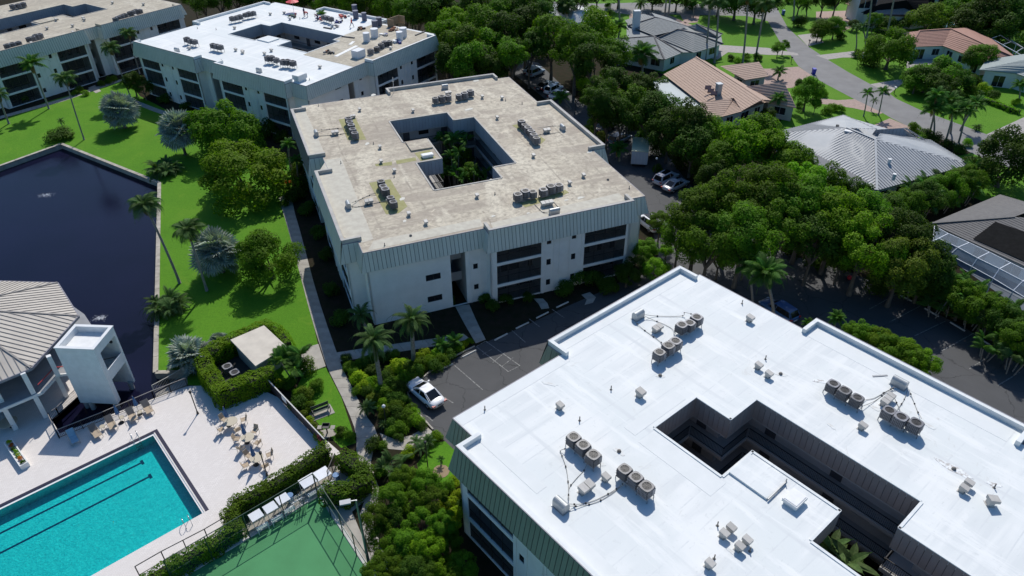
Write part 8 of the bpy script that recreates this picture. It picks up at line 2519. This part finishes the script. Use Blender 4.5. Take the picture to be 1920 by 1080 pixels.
for a in ((1290, 150, 10, 'l'), (1140, 15, 8, 'b'), (1110, 18, 8, 'd'), (1145, 30, 10, 'd'), (1605, 106, 10, 'd'), (1778, 107, 9, 'l'), (1708, 168, 12, 'b'), (1630, 120, 20, 'd'), (1560, 205, 10, 'l'), (1575, 208, 10, 'l'), (1550, 212, 11, 'b'), (1545, 180, 8, 'b'), (1715, 245, 14, 'b'), (1735, 255, 12, 'd'), (1750, 265, 14, 'd'), (1775, 275, 12, 'd'), (1812, 272, 10, 'l'), (1800, 285, 12, 'd'), (1820, 160, 16, 'd'), (1845, 172, 12, 'y'), (1818, 178, 14, 'b'), (1860, 185, 12, 'd'), (1903, 194, 8, 'y'), (1400, 112, 10, 'b'), (1420, 112, 10, 'd'), (1383, 116, 8, 'l'), (1370, 112, 8, 'd'), (1575, 72, 12, 'd'), (1320, 125, 10, 'd'), (1500, 48, 14, 'd'), (1480, 5, 10, 'd'), (1660, 55, 18, 'd'), (1690, 52, 18, 'd'), (1500, 200, 8, 'd'), (1410, 235, 14, 'd'), (1380, 225, 14, 'd')): bush(*a)
hedge([(1645, 53), (1675, 55), (1705, 57)], 1.5, 1.4, 'clipped hedge along the white wing below the black roof', F_BROAD, dens=25, leaf=.25)
hedge([(1845, 182), (1870, 190), (1895, 200), (1912, 205)], 1.0, .9, 'curving low bright hedge at the right edge lawn', F_LIME, dens=35, leaf=.2)
palm(1619, 218, 1627, 175, 2.0, 'coco', 'left palm of the pair on the curved lawn by the street', 14, r=.12, dead=0); palm(1647, 216, 1656, 172, 2.0, 'coco', 'right palm of the pair on the curved lawn by the street', 14, r=.12, dead=0); palm(1633, 208, 1640, 188, 1.4, 'date', 'small palm between the pair by the street', 12, r=.07, dead=0)
for (bx, by, cx, cy, lb) in ((1742, 252, 1758, 180, 'leftmost palm of the group at the street bend'), (1750, 255, 1750, 205, 'short palm at the left of the group at the street bend'), (1772, 268, 1788, 210, 'middle palm of the group at the street bend'), (1797, 268, 1812, 205, 'right palm of the group at the street bend'), (1782, 250, 1782, 190, 'rear palm of the group at the street bend'), (1800, 245, 1830, 195, 'far right palm of the group at the street bend')):
    palm(bx, by, cx, cy, 2.9, 'coco', lb, 20, r=.16, dead=1)
for bx, by, cx, cy in ((1605, 92, 1605, 52), (1622, 94, 1618, 50), (1458, 150, 1462, 135), (1910, 190, 1912, 160), (1910, 72, 1905, 45), (1462, 222, 1460, 185), (1512, 30, 1512, 12), (1560, 10, 1560, -10), (1300, 30, 1300, 5)): palm(bx, by, cx, cy, 2.4, 'date' if bx in (1605, 1622, 1512) else 'coco', None, 18, dead=0)
clump(1832, 240, 16, 'spiky silver agave like plant on the verge at the street bend', 'date', 22, .4, stems=1)
for x, y in ((1820, 170), (1838, 175), (1660, 170)): clump(x, y, 12, None, 'date', 18, .5, stems=1)
# --- courtyards
palm(855, 352, 850, 262, 2.2, 'coco', 'tallest palm in the courtyard of the tan roofed block', 18, dead=0, height=7.0, r=.1)
for x, y, r_, z, lb in ((835, 270, 26, 5.5, 'palm clump at the back left of the tan roof courtyard'), (865, 272, 28, 6.0, 'palm clump at the back of the tan roof courtyard'), (850, 300, 28, 5.5, 'palm clump in the middle of the tan roof courtyard'), (822, 318, 24, 4.6, 'palm clump at the front left of the tan roof courtyard'), (885, 320, 26, 4.6, 'broad leaved palm clump at the front right of the tan roof courtyard'), (860, 332, 24, 4.2, 'palm clump at the near edge of the tan roof courtyard'), (905, 330, 20, 4.0, 'small palm clump in the right corner of the tan roof courtyard')):
    clump(x, y, r_, lb, 'coco', 30, z, stems=4)
palm(598, 108, 592, 68, 1.9, 'coco', 'palm rising out of the half coated roof courtyard', 18, dead=0, height=9.5, r=.12)
tree(862, 292, 26, 4.6, 'b', 'leafy tree among the palms of the tan roof courtyard', fine=True); tree(884, 322, 22, 3.8, 'b', 'round leafy tree in the front right of the tan roof courtyard', fine=True); tree(840, 310, 20, 3.6, 'd', 'dark leafy tree in the front left of the tan roof courtyard', fine=True)
# banana plants in the near courtyard
def leafblade():
    mb = MB(); n = 8
    for k in range(n):
        a, b = k / n, (k + 1) / n; z = lambda t: -.35 * t * t; w_ = lambda t: .17 * math.sin(min(1, .12 + t) * math.pi) ** .5 * (1 if t < .97 else .2)
        for s_ in (-1, 1):
            q = [(a, 0, z(a)), (b, 0, z(b)), (b, s_ * w_(b), z(b) + .03), (a, s_ * w_(a), z(a) + .03)]
            mb.poly(q if s_ > 0 else q[::-1])
    return mb.mesh('leaf', F_BAN)


F_BAN = foliage('banana_leaf', (.10, .17, .05), (.17, .24, .08), .3)
BL = leafblade()
for x, y, lb in ((1562, 1018, 'banana like plant with pale leaves in the near slot courtyard, upper one'), (1597, 1046, 'banana like plant with pale leaves in the near slot courtyard, lower one')):
    p = G(x, y, 7.2); t = thing('banana_plant', lb, 'plant', (p.x, p.y, 0.03))
    mb = MB(); mb.tube([(0, 0, 0), (.05, .02, 3), (0, 0, 6.7)], .14, 8, radii=[.2, .16, .09]); mb.build('stem', F_BAN, t)
    for k in range(9): put(BL, 'leaf', t, (0, 0, 6.6), (rnd.uniform(-.3, .3), -R(60) + k * R(8), k * 2.4), (rnd.uniform(1.5, 2.2),) * 3)
# flowers in the planter
for k in range(7):
    q = PLANTER.matrix_basis @ Vector((-PL_L + .35 + k * (2 * PL_L - .7) / 6, 0, .5))
    o = put(BUSH[k % 5][0], 'flower', None, (q.x, q.y, .6), (0, 0, k), (.26, .26, .22)); o.material_slots[0].link = 'OBJECT'; o.material_slots[0].material = (F_YEL, F_ORANGE, F_DARK, F_LIME)[k % 4]
    tag(o, '%s flowering plant in the white planter box, %s' % (('yellow', 'orange', 'dark green', 'bright green')[k % 4], ('nearest the terrace end', 'second from the terrace end', 'third along', 'in the middle', 'third from the pool end', 'second from the pool end', 'at the pool end')[k]), 'flower', 'flowers in the white planter')
